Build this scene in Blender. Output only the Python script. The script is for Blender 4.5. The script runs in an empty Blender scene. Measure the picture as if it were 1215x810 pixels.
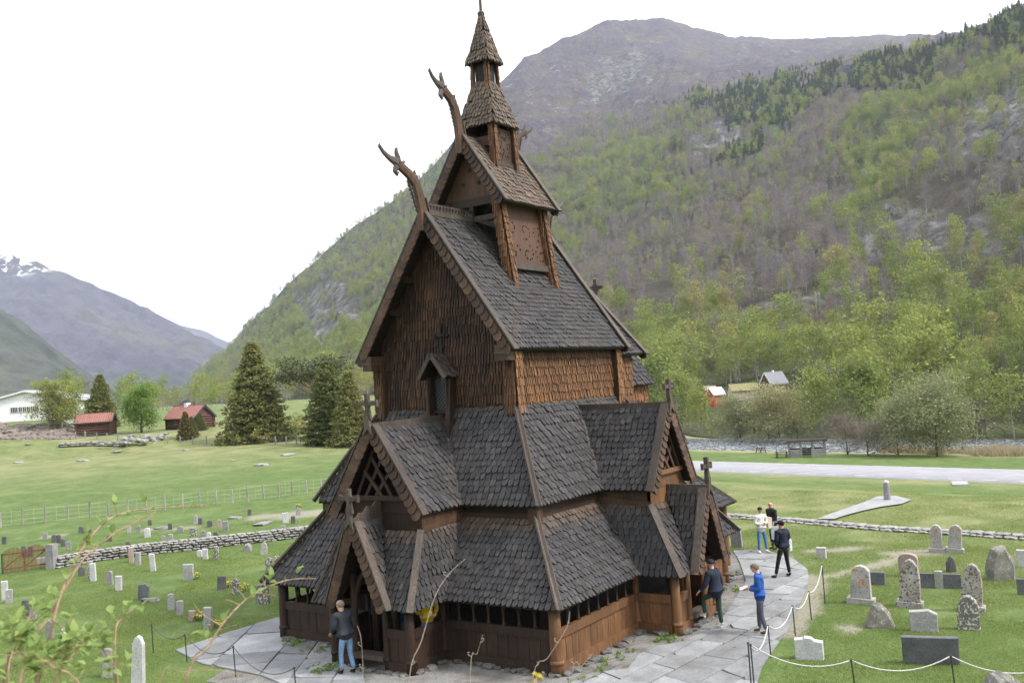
import bpy, bmesh, math, random
import numpy as np
from mathutils import Vector, Matrix, noise
random.seed(7); np.random.seed(7)
R = math.radians
S = bpy.context.scene
COL = S.collection
# ------------------------------------------------------------------ camera
CAM = dict(F=1123.809, yaw=-.599, pitch=.044, roll=-.065)
CP = np.array([-20.951, -16.649, 6.806])
def _axes():
    cy, sy = math.cos(CAM['yaw']), math.sin(CAM['yaw']); cp, sp = math.cos(CAM['pitch']), math.sin(CAM['pitch'])
    fw = np.array([cy*cp, -sy*cp, sp]); rt = np.array([-sy, -cy, 0.]); up = np.array([-cy*sp, sy*sp, cp]); r = CAM['roll']
    return fw, math.cos(r)*rt+math.sin(r)*up, -math.sin(r)*rt+math.cos(r)*up
FW, RT, UP = _axes()
cam = bpy.data.cameras.new('camera'); co = bpy.data.objects.new('camera', cam); COL.objects.link(co)
cam.sensor_width = 36; cam.lens = 36*CAM['F']/1215; cam.clip_start = .05; cam.clip_end = 30000
cam.dof.use_dof = True; cam.dof.focus_distance = 27; cam.dof.aperture_fstop = 6.3
M = Matrix(((RT[0], UP[0], -FW[0], CP[0]), (RT[1], UP[1], -FW[1], CP[1]), (RT[2], UP[2], -FW[2], CP[2]), (0, 0, 0, 1)))
co.matrix_world = M
S.camera = co
# ------------------------------------------------------------------ world and sun (bright overcast)
SUN_EL, SUN_AZ = R(48), R(-75)          # direction the light comes from: azimuth measured from +X towards +Y
W = bpy.data.worlds.new('World'); S.world = W; W.use_nodes = True
nt = W.node_tree; nt.nodes.clear()
sky = nt.nodes.new('ShaderNodeTexSky'); sky.sky_type = 'NISHITA'; sky.sun_disc = False
sky.sun_elevation = SUN_EL; sky.sun_rotation = R(90)-SUN_AZ; sky.dust_density = 6; sky.air_density = 1; sky.ozone_density = 1
hs = nt.nodes.new('ShaderNodeHueSaturation'); hs.inputs['Saturation'].default_value = .30
mx = nt.nodes.new('ShaderNodeMix'); mx.data_type = 'RGBA'; mx.inputs[0].default_value = .75
mx.inputs[7].default_value = (9.0, 9.2, 9.7, 1)     # cloud deck
bg = nt.nodes.new('ShaderNodeBackground'); bg.inputs['Strength'].default_value = .115
out = nt.nodes.new('ShaderNodeOutputWorld')
nt.links.new(sky.outputs[0], hs.inputs['Color']); nt.links.new(hs.outputs[0], mx.inputs[6])
nt.links.new(mx.outputs[2], bg.inputs['Color']); nt.links.new(bg.outputs[0], out.inputs[0])
sl = bpy.data.lights.new('sun', 'SUN'); sl.energy = 2.2; sl.angle = R(9); sl.color = (1, .95, .87)
so = bpy.data.objects.new('sun', sl); COL.objects.link(so)
sd = Vector((math.cos(SUN_EL)*math.cos(SUN_AZ), math.cos(SUN_EL)*math.sin(SUN_AZ), math.sin(SUN_EL)))
so.rotation_euler = sd.to_track_quat('Z', 'Y').to_euler(); so.location = (0, 0, 60)
S.view_settings.view_transform = 'Standard'; S.view_settings.look = 'None'
S.view_settings.exposure = 1.2; S.view_settings.gamma = 1
S.cycles.max_bounces = 6; S.cycles.diffuse_bounces = 3; S.cycles.glossy_bounces = 2; S.cycles.transparent_max_bounces = 8
S.cycles.volume_bounces = 1; S.cycles.use_denoising = True
# ------------------------------------------------------------------ helpers
def ray(px, py):
    v = FW+RT*(px-607.5)/CAM['F']-UP*(py-405)/CAM['F']; return v/np.linalg.norm(v)
def at(px, py, d):
    return CP+(FW+RT*(px-607.5)/CAM['F']-UP*(py-405)/CAM['F'])*d
def sst(a, b, x):
    t = min(1, max(0, (x-a)/(b-a))); return t*t*(3-2*t)
def depth_of(p):
    return float((np.array(p)-CP) @ FW)
def props(o, label=None, cat=None, group=None, kind=None):
    if label: o['label'] = label
    if cat: o['category'] = cat
    if group: o['group'] = group
    if kind: o['kind'] = kind
    return o
def empty(name, loc=(0, 0, 0), rz=0, parent=None, **k):
    o = bpy.data.objects.new(name, None); COL.objects.link(o); o.location = loc; o.rotation_euler = (0, 0, rz)
    o.empty_display_size = .2
    if parent: o.parent = parent
    return props(o, **k)
class MB:
    """collects faces, then links them as one mesh object"""
    def __init__(s): s.v = []; s.f = []; s.t = []
    def add(s, vs, fs, tint=0.):
        n = len(s.v); s.v.extend([tuple(p) for p in vs]); s.f.extend([tuple(i+n for i in f) for f in fs]); s.t.extend([tint]*len(vs)); return s
    def box(s, c, sz, ax=None, tint=0., jit=0):
        c = Vector(c); X, Y, Z = ax if ax else (Vector((1, 0, 0)), Vector((0, 1, 0)), Vector((0, 0, 1)))
        X, Y, Z = Vector(X)*sz[0]/2, Vector(Y)*sz[1]/2, Vector(Z)*sz[2]/2
        vs = [c+X*i+Y*j+Z*k for k in (-1, 1) for j in (-1, 1) for i in (-1, 1)]
        if jit: vs = [v+Vector((random.uniform(-jit, jit), random.uniform(-jit, jit), random.uniform(-jit, jit))) for v in vs]
        return s.add(vs, [(0, 2, 3, 1), (4, 5, 7, 6), (0, 1, 5, 4), (2, 6, 7, 3), (0, 4, 6, 2), (1, 3, 7, 5)], tint)
    def beam(s, a, b, w, h, up=(0, 0, 1), tint=0., w2=None, h2=None):
        a = Vector(a); b = Vector(b); d = (b-a).normalized(); u = Vector(up)
        if abs(d.dot(u)) > .98: u = Vector((1, 0, 0))
        x = d.cross(u).normalized(); u = x.cross(d).normalized(); w2 = w if w2 is None else w2; h2 = h if h2 is None else h2
        vs = [a-x*w/2-u*h/2, a+x*w/2-u*h/2, a+x*w/2+u*h/2, a-x*w/2+u*h/2, b-x*w2/2-u*h2/2, b+x*w2/2-u*h2/2, b+x*w2/2+u*h2/2, b-x*w2/2+u*h2/2]
        return s.add(vs, [(3, 2, 1, 0), (4, 5, 6, 7), (0, 1, 5, 4), (1, 2, 6, 5), (2, 3, 7, 6), (3, 0, 4, 7)], tint)
    def tube(s, pts, rad, n=8, tint=0., cap=True, flat=1.0, side=None):
        pts = [Vector(p) for p in pts]; base = len(s.v)
        if not isinstance(rad, (list, tuple)): rad = [rad]*len(pts)
        prev = Vector(side) if side is not None else None; vs = []
        for i, p in enumerate(pts):
            d = (pts[min(i+1, len(pts)-1)]-pts[max(i-1, 0)]).normalized()
            if prev is None: prev = Vector((1, 0, 0)) if abs(d.x) < .8 else Vector((0, 1, 0))
            x = (prev-d*prev.dot(d)).normalized(); y = d.cross(x); prev = x
            for k in range(n):
                a = 2*math.pi*k/n; vs.append(p+(x*math.cos(a)*flat+y*math.sin(a))*rad[i])
        fs = [(i*n+k, i*n+(k+1) % n, (i+1)*n+(k+1) % n, (i+1)*n+k) for i in range(len(pts)-1) for k in range(n)]
        if cap: fs += [tuple(reversed(range(n))), tuple((len(pts)-1)*n+k for k in range(n))]
        return s.add(vs, fs, tint)
    def prism(s, outline, O, X, Y, N, th, tint=0.):
        """2D outline extruded by th along N (from O)"""
        O, X, Y, N = Vector(O), Vector(X), Vector(Y), Vector(N); n = len(outline)
        a = [O+X*p[0]+Y*p[1] for p in outline]; vs = a+[p+N*th for p in a]
        fs = [tuple(reversed(range(n))), tuple(range(n, 2*n))]+[(i, (i+1) % n, n+(i+1) % n, n+i) for i in range(n)]
        return s.add(vs, fs, tint)
    def poly(s, pts, th, tint=0.):
        """3D planar polygon given thickness downwards along its normal"""
        p = [Vector(q) for q in pts]; n = Vector((0, 0, 0))
        for i in range(len(p)): n += p[i].cross(p[(i+1) % len(p)])
        n.normalize()
        if n.z < 0: n = -n
        k = len(p); vs = p+[q-n*th for q in p]
        return s.add(vs, [tuple(range(k)), tuple(reversed(range(k, 2*k)))]+[(i, k+i, k+(i+1) % k, (i+1) % k) for i in range(k)], tint)
    def mesh(s, name, mat, smooth=False, fixn=True):
        me = bpy.data.meshes.new(name); me.from_pydata(s.v, [], s.f); me.update()
        if fixn:
            bm = bmesh.new(); bm.from_mesh(me); bmesh.ops.recalc_face_normals(bm, faces=bm.faces); bm.to_mesh(me); bm.free()
        if any(s.t):
            a = me.attributes.new('tint', 'FLOAT', 'POINT'); a.data.foreach_set('value', np.array(s.t, dtype=np.float32))
        if mat:
            for m_ in (mat if isinstance(mat, (list, tuple)) else [mat]): me.materials.append(m_)
        if smooth: me.polygons.foreach_set('use_smooth', [True]*len(me.polygons))
        return me
    def build(s, name, mat, parent=None, smooth=False, loc=None, rz=0, fixn=True, **k):
        o = bpy.data.objects.new(name, s.mesh(name, mat, smooth, fixn)); COL.objects.link(o)
        if loc is not None: o.location = loc; o.rotation_euler = (0, 0, rz)
        if parent: o.parent = parent
        return props(o, **k)
def inst(name, me, loc=(0, 0, 0), rz=0, sc=1, parent=None, **k):
    o = bpy.data.objects.new(name, me); COL.objects.link(o); o.location = loc; o.rotation_euler = (0, 0, rz)
    o.scale = sc if isinstance(sc, (tuple, list)) else (sc, sc, sc)
    if parent: o.parent = parent
    return props(o, **k)
# ------------------------------------------------------------------ materials
def nmat(name, rough=.8, spec=.3):
    m = bpy.data.materials.new(name); m.use_nodes = True; t = m.node_tree; b = t.nodes['Principled BSDF']
    b.inputs['Roughness'].default_value = rough; b.inputs['Specular IOR Level'].default_value = spec
    return m, t, b
def nd(t, ty, **k):
    n = t.nodes.new(ty)
    for a, v in k.items():
        if a.startswith('i_'): n.inputs[a[2:].replace('_', ' ')].default_value = v
        else: setattr(n, a, v)
    return n
def c4(c): return (c[0], c[1], c[2], 1)
def noise_n(t, scale, detail=4, rough=.55, coord='obj', vscale=None, dist=0):
    tc = nd(t, 'ShaderNodeNewGeometry') if coord == 'world' else nd(t, 'ShaderNodeTexCoord')
    src = tc.outputs['Position'] if coord == 'world' else tc.outputs['Object']
    if vscale:
        mp = nd(t, 'ShaderNodeMapping'); mp.inputs['Scale'].default_value = vscale; t.links.new(src, mp.inputs['Vector']); src = mp.outputs[0]
    n = nd(t, 'ShaderNodeTexNoise'); n.inputs['Scale'].default_value = scale; n.inputs['Detail'].default_value = detail
    n.inputs['Roughness'].default_value = rough; n.inputs['Distortion'].default_value = dist
    t.links.new(src, n.inputs['Vector']); return n.outputs['Fac']
def ramp(t, src, stops, interp='LINEAR'):
    r = nd(t, 'ShaderNodeValToRGB'); r.color_ramp.interpolation = interp; e = r.color_ramp.elements
    while len(e) > 1: e.remove(e[-1])
    e[0].position = stops[0][0]; e[0].color = c4(stops[0][1]) if not isinstance(stops[0][1], (int, float)) else (stops[0][1],)*3+(1,)
    for p, c in stops[1:]:
        x = e.new(p); x.color = c4(c) if not isinstance(c, (int, float)) else (c, c, c, 1)
    t.links.new(src, r.inputs[0]); return r.outputs[0]
def mixc(t, f, a, b, mode='MIX'):
    m = nd(t, 'ShaderNodeMix', data_type='RGBA', blend_type=mode)
    for q, sock, v in ((0, m.inputs[0], f), (6, m.inputs[6], a), (7, m.inputs[7], b)):
        if isinstance(v, (int, float)): sock.default_value = v if q == 0 else (v, v, v, 1)
        elif isinstance(v, tuple): sock.default_value = c4(v)
        else: t.links.new(v, sock)
    return m.outputs[2]
def math_n(t, op, a, b=None, clamp=False):
    m = nd(t, 'ShaderNodeMath', operation=op, use_clamp=clamp)
    for i, v in enumerate((a, b)):
        if v is None: continue
        if isinstance(v, (int, float)): m.inputs[i].default_value = v
        else: t.links.new(v, m.inputs[i])
    return m.outputs[0]
def attr(t, name, out='Fac'):
    a = nd(t, 'ShaderNodeAttribute', attribute_name=name); return a.outputs[out]
def rnd(t):
    g = nd(t, 'ShaderNodeNewGeometry'); o = nd(t, 'ShaderNodeObjectInfo')
    return math_n(t, 'FRACT', math_n(t, 'ADD', g.outputs['Random Per Island'], o.outputs['Random']))
def bump(t, b, src, strength, dist=.02):
    n = nd(t, 'ShaderNodeBump'); n.inputs['Strength'].default_value = strength; n.inputs['Distance'].default_value = dist
    t.links.new(src, n.inputs['Height']); t.links.new(n.outputs[0], b.inputs['Normal'])
def vary(name, c, amt=.25, scale=6, rough=.8, c2=None, bmp=0, vscale=None, spec=.3, isl=.3, coord='obj'):
    """colour with noise between c and c2 (or dark/light c) plus a value step per piece"""
    m, t, b = nmat(name, rough, spec)
    n = noise_n(t, scale, 5, .6, coord, vscale)
    lo = tuple(x*(1-amt) for x in c); hi = c2 if c2 else tuple(min(1, x*(1+amt)) for x in c)
    col = ramp(t, n, [(.3, lo), (.7, hi)])
    if isl:
        col = mixc(t, 1.0, col, ramp(t, rnd(t), [(0, 1-isl), (1, 1+isl)]), 'MULTIPLY')
    t.links.new(col, b.inputs['Base Color'])
    if bmp: bump(t, b, n, bmp)
    return m
def shingle_mat(name, dark, brown, light):
    m, t, b = nmat(name, .72, .25)
    r = rnd(t); tint = attr(t, 'tint')
    n = noise_n(t, 3.2, 4, .6); f = math_n(t, 'ADD', tint, math_n(t, 'MULTIPLY', math_n(t, 'SUBTRACT', noise_n(t, .9, 5, .7), .50), .7), True)
    col = mixc(t, f, dark, brown)
    streak = noise_n(t, 9, 5, .75, 'obj', (3, 3, .7))
    col = mixc(t, math_n(t, 'MULTIPLY', ramp(t, streak, [(.57, 0.), (.72, .75)]), math_n(t, 'POWER', r, 1.5)), col, light)
    col = mixc(t, 1.0, col, ramp(t, r, [(0, .76), (.6, 1.0), (1, 1.32)]), 'MULTIPLY')
    t.links.new(col, b.inputs['Base Color']); bump(t, b, noise_n(t, 40, 3, .6, 'obj', (1, 1, .15)), .35, .01)
    return m
def wood(name, c, c2, amt=.35, rough=.65, grain=(14, 14, .8), isl=.22):
    m, t, b = nmat(name, rough, .3)
    n = noise_n(t, 2.2, 6, .65, 'obj', grain, .3); n2 = noise_n(t, 1.1, 3, .5)
    col = ramp(t, n, [(.25, tuple(x*(1-amt) for x in c)), (.5, c), (.75, c2)])
    col = mixc(t, 1.0, col, ramp(t, n2, [(.3, .75), (.7, 1.2)]), 'MULTIPLY')
    col = mixc(t, 1.0, col, ramp(t, rnd(t), [(0, 1-isl), (1, 1+isl)]), 'MULTIPLY')
    t.links.new(col, b.inputs['Base Color']); bump(t, b, n, .4, .01)
    return m
MT = {}
MT['roof'] = shingle_mat('tarred_shingle', (.038, .0365, .0385), (.115, .075, .048), (.20, .18, .165))
MT['tower'] = shingle_mat('weathered_shingle', (.080, .066, .055), (.15, .10, .065), (.27, .235, .20))
MT['wallshingle'] = shingle_mat('wall_shingle', (.024, .0125, .0095), (.20, .098, .044), (.31, .20, .105))
MT['wood_dark'] = wood('tarred_wood', (.029, .0155, .0105), (.064, .032, .020))
MT['wood_warm'] = wood('sunlit_tarred_pine', (.125, .060, .027), (.235, .122, .055))  # orange-brown pine tar, the south side's sunlight put into its colour too
MT['wood_grey'] = wood('weathered_board', (.062, .047, .039), (.125, .10, .083), .4)
MT['wood_black'] = wood('old_black_wood', (.018, .011, .008), (.035, .02, .013))
MT['wood_trim'] = wood('carved_board', (.052, .028, .017), (.12, .068, .040))
MT['verge'] = wood('verge_shingle_wood', (.058, .032, .020), (.14, .08, .046), .4, isl=.45)
MT['glass'] = vary('window_glass', (.03, .04, .045), .2, 3, .12, spec=.6, isl=0)
MT['lead'] = vary('lead_came', (.10, .12, .12), .2, 8, .5, isl=0)
# ================================================================== TERRAIN
def cray(px, py):   # horizontal helpers
    v = ray(px, py); return v
RA = at(870, 548, 112.)[:2]; RB = at(1215, 557, 87.)[:2]           # two points of the road's far edge
RD = (RB-RA)/np.linalg.norm(RB-RA); RN = np.array([-RD[1], RD[0]])  # along the road / across it
if (CP[:2]-RA) @ RN < 0: RN = -RN                                   # RN points to the churchyard
RWID = float((at(1215, 573.4, 78.1)[:2]-RA) @ RN); print('road width', RWID, [round(float((at(*q)[:2]-RA) @ RN), 1) for q in ((1190, 548, 116), (1190, 528, 137), (860, 533, 160), (860, 522, 181))])
FWH = FW[:2]/np.linalg.norm(FW[:2]); RTH = np.array([FWH[1], -FWH[0]])
PZ = [(-400, -7.0), (-55, -7.4), (-53, -8.2), (-35, -8.2), (-31.5, -6.4), (-25, -5.4), (-13, -4.9), (-2, -4.35), (11, -4.15), (20, -3.6), (33, -2.0), (42, -.45), (47, 0), (9000, 0)]
LZ = [(0, 0), (78, 0), (112, .35), (136, 1.1), (146, 3.1), (175, 4.0), (260, 5.4), (600, 5.6), (20000, 5.6)]
def pw(tab, x):
    for (a, za), (b, zb) in zip(tab, tab[1:]):
        if x <= b:
            t = max(0, (x-a)/(b-a)); return za+(zb-za)*t
    return tab[-1][1]
def H(x, y):
    d = np.array([x, y])-CP[:2]; f = d @ FWH; r_ = d @ RTH; r = math.hypot(f, r_)
    az = math.atan2(r_, f)
    m = sst(-.03, .15, az)*sst(0, 25, f+abs(r_)*.2) if f > -50 else 0
    zr = pw(PZ, (np.array([x, y])-RA) @ RN)
    zl = pw(LZ, r) if f > 0 else 0
    z = zl*(1-m)+zr*m
    if r > 30 and m < .9: z += (1-m)*.35*sst(60, 120, r)*noise.noise(Vector((x*.03, y*.03, 0)))*2
    if f > 100: z += 2.1*sst(-.42, -.455, az)*sst(150, 166, r)*(1-m)
    t = (f-1.2)/13.5
    bank = 5.15*(1-sst(0, 1, t)) if f > 1.2 else 5.15+min(60, .32*(1.2-f))
    return z+bank
def ghit(px, py, extra=0.):
    v = ray(px, py); t = 2.; 
    while t < 900:
        p = CP+v*t
        if p[2] < H(p[0], p[1])+extra:
            a, b = t-max(.5, t*.01), t
            for _ in range(18):
                m = (a+b)/2; p = CP+v*m
                if p[2] < H(p[0], p[1])+extra: b = m
                else: a = m
            p = CP+v*b; return np.array([p[0], p[1], H(p[0], p[1])])
        t += max(.5, t*.01)
    return CP+v*900
def grid_mesh(name, P, mat, kind='structure', attrs=None, smooth=True):
    """P: array rows x cols x 3"""
    nr, nc = P.shape[:2]
    me = bpy.data.meshes.new(name); v = P.reshape(-1, 3)
    i = np.arange(nr*nc).reshape(nr, nc)
    f = np.stack([i[:-1, :-1], i[:-1, 1:], i[1:, 1:], i[1:, :-1]], -1).reshape(-1, 4)
    me.from_pydata(v.tolist(), [], f.tolist()); me.update()
    for k, a in (attrs or {}).items():
        at_ = me.attributes.new(k, 'FLOAT', 'POINT'); at_.data.foreach_set('value', np.asarray(a, dtype=np.float32).ravel())
    if smooth: me.polygons.foreach_set('use_smooth', [True]*len(me.polygons))
    me.materials.append(mat)
    o = bpy.data.objects.new(name, me); COL.objects.link(o); return props(o, kind=kind)
# ---- lawn
m, t, b = nmat('grass_ground', .9, .15)
n1 = noise_n(t, .06, 5, .6, 'world'); n2 = noise_n(t, .9, 5, .65, 'world'); n3 = noise_n(t, 9, 4, .7, 'world'); n4 = noise_n(t, .22, 5, .62, 'world', dist=.6)
g = ramp(t, n2, [(.3, (.052, .088, .020)), (.5, (.080, .122, .032)), (.7, (.115, .150, .052))])
g = mixc(t, ramp(t, n4, [(.50, 0.), (.68, .45)]), g, (.165, .20, .07))
g = mixc(t, math_n(t, 'MULTIPLY', attr(t, 'dry'), ramp(t, n4, [(.30, .15), (.6, 1.)])), g, (.26, .235, .125))
g = mixc(t, math_n(t, 'MULTIPLY', ramp(t, n2, [(.66, 0.), (.78, .6)]), attr(t, 'dry')), g, (.30, .23, .17))
g = mixc(t, 1., g, ramp(t, n3, [(.25, .6), (.75, 1.35)]), 'MULTIPLY')
g = mixc(t, attr(t, 'bare'), g, ramp(t, n3, [(.2, (.14, .12, .10)), (.5, (.26, .225, .19)), (.8, (.36, .32, .28))]))
t.links.new(g, b.inputs['Base Color']); bump(t, b, n3, .5, .06)
MT['ground'] = m
sandy = [(1085, 655, 1.3, .5), (990, 652, 1.3, .4), (372, 609, 4.5, 1.5), (200, 627, 2, .4), (57, 636, 1.6, .3),
         (1010, 745, .4, .3)]
SP = [(ghit(a, b_), w, h_) for a, b_, w, h_ in sandy+[(float(np.interp(k, [0, .3, .7, 1], [962, 1000, 1045, 1088])), float(np.interp(k, [0, .3, .7, 1], [688, 680, 669, 654])), .5, .12+.14*k) for k in np.linspace(0, 1, 17)]+[(float(np.interp(k, [0, .35, 1], [968, 955, 898])), float(np.interp(k, [0, .35, 1], [688, 722, 812])), .34, .7) for k in np.linspace(0, 1, 16)]]
nr, na = 250, 420
rr = np.concatenate([np.linspace(0, 26, 60)[:-1], np.geomspace(26, 260, 130)[:-1], np.geomspace(260, 3600, nr-188)])
aa = np.concatenate([np.linspace(-.58, .58, 300), np.linspace(.58, 2*math.pi-.58, na-299)[1:]])
P = np.zeros((len(rr), len(aa), 3)); dry = np.zeros(P.shape[:2]); bare = np.zeros(P.shape[:2])
for j, a in enumerate(aa):
    d = FWH*math.cos(a)+RTH*math.sin(a)
    for i, r in enumerate(rr):
        x, y = CP[:2]+d*r; P[i, j] = (x, y, H(x, y))
        s_ = (np.array([x, y])-RA) @ RN
        q = 0
        if a < -.05 or a > 5: q = max(q, sst(85, 125, r)*(.6 if r < 150 else .3))
        if 0 < a < 1.2: q = max(q, .55*sst(35, 48, s_)*sst(70, 50, s_), sst(-17, -24, s_)*.95, .6*sst(20, 8, s_)*sst(0, 6, s_))
        if r < 19: q = .4
        dry[i, j] = q
        w = 0
        if 25 < r < 90:
            for p, sx, sy in SP:
                e = ((x-p[0])*RTH[0]+(y-p[1])*RTH[1])/sx; e2 = ((x-p[0])*FWH[0]+(y-p[1])*FWH[1])/(sy*1.3)
                k = math.sqrt(e*e+e2*e2)+.35*noise.noise(Vector((x*1.1, y*1.1, 3))); w = max(w, sst(1.15, .75, k))
        bare[i, j] = w*.7
grid_mesh('ground', P, MT['ground'], attrs=dict(dry=dry, bare=bare))
GPTS = (P, dry, bare)
# ---- road
def road_pt(s, d, dz=.1):
    x, y = RA+RD*s+RN*d; return (x, y, H(x, y)+dz)
m, t, b = nmat('road_asphalt', .85, .25)
n = noise_n(t, .5, 5, .6, 'world'); n2 = noise_n(t, 30, 3, .6, 'world')
g = mixc(t, 1., ramp(t, n, [(.3, (.225, .22, .235)), (.7, (.285, .28, .30))]), ramp(t, n2, [(.3, .85), (.7, 1.15)]), 'MULTIPLY')
t.links.new(g, b.inputs['Base Color']); bump(t, b, n2, .2)
MT['road'] = m; MT['paint'] = vary('road_paint', (.62, .62, .60), .2, 4, .7, isl=0)
ss = np.linspace(-60, 90, 160); ds = [-.4, -.1, RWID*.5, RWID, RWID+.3]
P = np.array([[road_pt(s, d, (.16 if 0 < k < 4 else -.25)) for k, d in enumerate(ds)] for s in ss])
road = grid_mesh('road', P, MT['road'])
mk = MB()
for d in (.22, RWID-.35):
    for s in np.arange(-60, 88, 2.0 if d < 3 else 3.0):
        q = [road_pt(s, d, .168), road_pt(s+1.1, d, .168), road_pt(s+1.1, d+.12, .168), road_pt(s, d+.12, .168)]
        mk.add(q, [(0, 1, 2, 3)])
o = mk.build('edge_marking', MT['paint'], road)
# ---- river
m, t, b = nmat('river_water', .18, .5)
n = noise_n(t, .35, 6, .7, 'world', (1, 1, 1), 1.2); n2 = noise_n(t, 1.6, 5, .75, 'world', dist=.8)
f = math_n(t, 'MULTIPLY', ramp(t, n2, [(.46, 0.), (.62, .8)]), ramp(t, n, [(.38, .15), (.60, 1.)]))
t.links.new(mixc(t, f, (.07, .085, .10), (.72, .75, .78)), b.inputs['Base Color'])
t.links.new(mixc(t, f, .12, .7), b.inputs['Roughness']); bump(t, b, n2, .9, .5)
MT['river'] = m
ss = np.linspace(-260, 200, 140); dd = np.linspace(-60, -31, 18)
P = np.array([[(*(RA+RD*s+RN*d), -6.75+.16*noise.noise(Vector((s*.35, d*.5, 0)))) for d in dd] for s in ss])
grid_mesh('river', P, MT['river'])
# ---- mountains
def resample(col, n):
    c = np.array(col, float); x = np.linspace(0, 1, len(c)); y = np.linspace(0, 1, n)
    return np.stack([np.interp(y, x, c[:, 0]), np.interp(y, x, c[:, 1])], 1)
def loft(cols, pxs, nrow, amp, seed, back=.35, fr=1.0):
    """cols {px: [(py, distance) from foot to ridge]} -> grid of world points and the image coordinates it started from"""
    keys = sorted(cols); R_ = {k: resample(cols[k], nrow) for k in keys}
    G_ = np.zeros((nrow+4, len(pxs), 3)); UV = np.zeros((nrow+4, len(pxs), 2))
    for j, px in enumerate(pxs):
        px_ = min(max(px, keys[0]), keys[-1]); k = max(i for i in range(len(keys)) if keys[i] <= px_); k2 = min(k+1, len(keys)-1)
        t_ = 0 if k == k2 else (px_-keys[k])/(keys[k2]-keys[k])
        c = R_[keys[k]]*(1-t_)+R_[keys[k2]]*t_
        for i in range(nrow):
            py, d = c[i]; p = at(px, py, d); G_[i, j] = p; UV[i, j] = (px, py)
        p = G_[nrow-1, j].copy(); h = (p-CP)[:2]; h /= np.linalg.norm(h)
        for q in range(4):
            G_[nrow+q, j] = (p[0]+h[0]*back*c[-1][1]*(q+1)*.4, p[1]+h[1]*back*c[-1][1]*(q+1)*.4, p[2]-(q+1)*(q+1)*.035*c[-1][1]*back); UV[nrow+q, j] = UV[nrow-1, j]
    for i in range(nrow+4):
        for j in range(len(pxs)):
            p = G_[i, j]; d = np.linalg.norm(p-CP); e = min(1, i/6)
            q = Vector(p)*fr
            n_ = noise.fractal(q/130+Vector((seed, 0, 0)), 1.0, 2.1, 4)*.6+abs(noise.noise(q/38))*.35-.15+.25*noise.noise(q/14)
            G_[i, j, 2] += amp*n_*e*min(1., d/700)*(1-.55*(i >= nrow-2))
    return G_, UV
MAIN = {
 -60: [(505, 1500), (500, 1900), (497, 2300), (494, 2700)], 150: [(486, 1300), (482, 1800), (478, 2200), (474, 2600)],
 215: [(482, 1000), (476, 1500), (470, 1900), (464, 2300)], 270: [(480, 620), (462, 900), (440, 1300), (414, 1900)],
 300: [(478, 560), (450, 800), (415, 1200), (381, 1750)], 350: [(476, 480), (430, 760), (385, 1150), (330, 1650)],
 400: [(472, 420), (410, 700), (345, 1100), (284, 1600)], 450: [(470, 380), (395, 680), (320, 1100), (250, 1600)],
 500: [(470, 360), (380, 650), (290, 1050), (210, 1600)], 530: [(470, 350), (360, 620), (270, 1000), (180, 1600)],
 590: [(470, 330), (340, 600), (220, 1050), (101, 1900)], 620: [(470, 320), (330, 600), (200, 1050), (70, 2050)],
 680: [(475, 300), (340, 560), (200, 1050), (40, 2300)], 720: [(480, 290), (340, 540), (190, 1050), (24, 2400)],
 785: [(506, 235), (440, 300), (350, 460), (260, 680), (170, 1000), (110, 1500), (22, 2500)],
 825: [(517, 205), (450, 275), (360, 410), (270, 600), (180, 880), (115, 1250), (33, 2600)],
 870: [(521, 190), (455, 255), (380, 365), (290, 540), (200, 780), (110, 1150), (42, 2700)],
 940: [(526, 172), (458, 232), (385, 320), (300, 450), (200, 680), (95, 1100), (46, 2800)],
 1010: [(527, 160), (458, 220), (385, 295), (300, 400), (200, 600), (78, 1050), (43, 2800)],
 1080: [(529, 152), (458, 208), (385, 275), (300, 360), (190, 540), (66, 980), (42, 2800)],
 1150: [(530, 145), (460, 200), (390, 255), (300, 335), (180, 480), (45, 900), (40, 1100)],
 1215: [(532, 138), (460, 190), (390, 240), (300, 305), (170, 430), (40, 760), (10, 850)],
 1420: [(534, 130), (460, 165), (390, 205), (300, 265), (150, 390), (-40, 700), (-120, 850)],
 1700: [(530, 122), (460, 140), (390, 180), (300, 240), (150, 340), (-80, 600), (-250, 800)]}
PXS = np.concatenate([np.linspace(-60, 250, 26)[:-1], np.linspace(250, 1240, 270)[:-1], np.linspace(1240, 1700, 45)])
G1, UV1 = loft(MAIN, PXS, 150, 26, 1.0)
def inpoly(x, y, pg):
    c = False; n = len(pg)
    for i in range(n):
        (x1, y1), (x2, y2) = pg[i], pg[i-1]
        if (y1 > y) != (y2 > y) and x < (x2-x1)*(y-y1)/(y2-y1)+x1: c = not c
    return c
TREELINE = [(150, 440), (300, 365), (400, 272), (500, 205), (560, 175), (600, 200), (640, 195), (700, 150), (780, 130), (860, 112), (950, 95), (1050, 72), (1160, 46), (1300, -40), (1700, -300)]
CONIF = [[(770, 118), (840, 100), (862, 96), (934, 82), (1045, 74), (1100, 66), (1230, 5), (1230, 50), (1140, 66), (1070, 86), (1046, 116), (985, 118), (934, 150), (862, 155), (840, 130), (790, 125)], [(840, 190), (895, 158), (905, 180), (870, 200)], [(1062, 80), (1110, 75), (1090, 112), (1066, 110)]]
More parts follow.
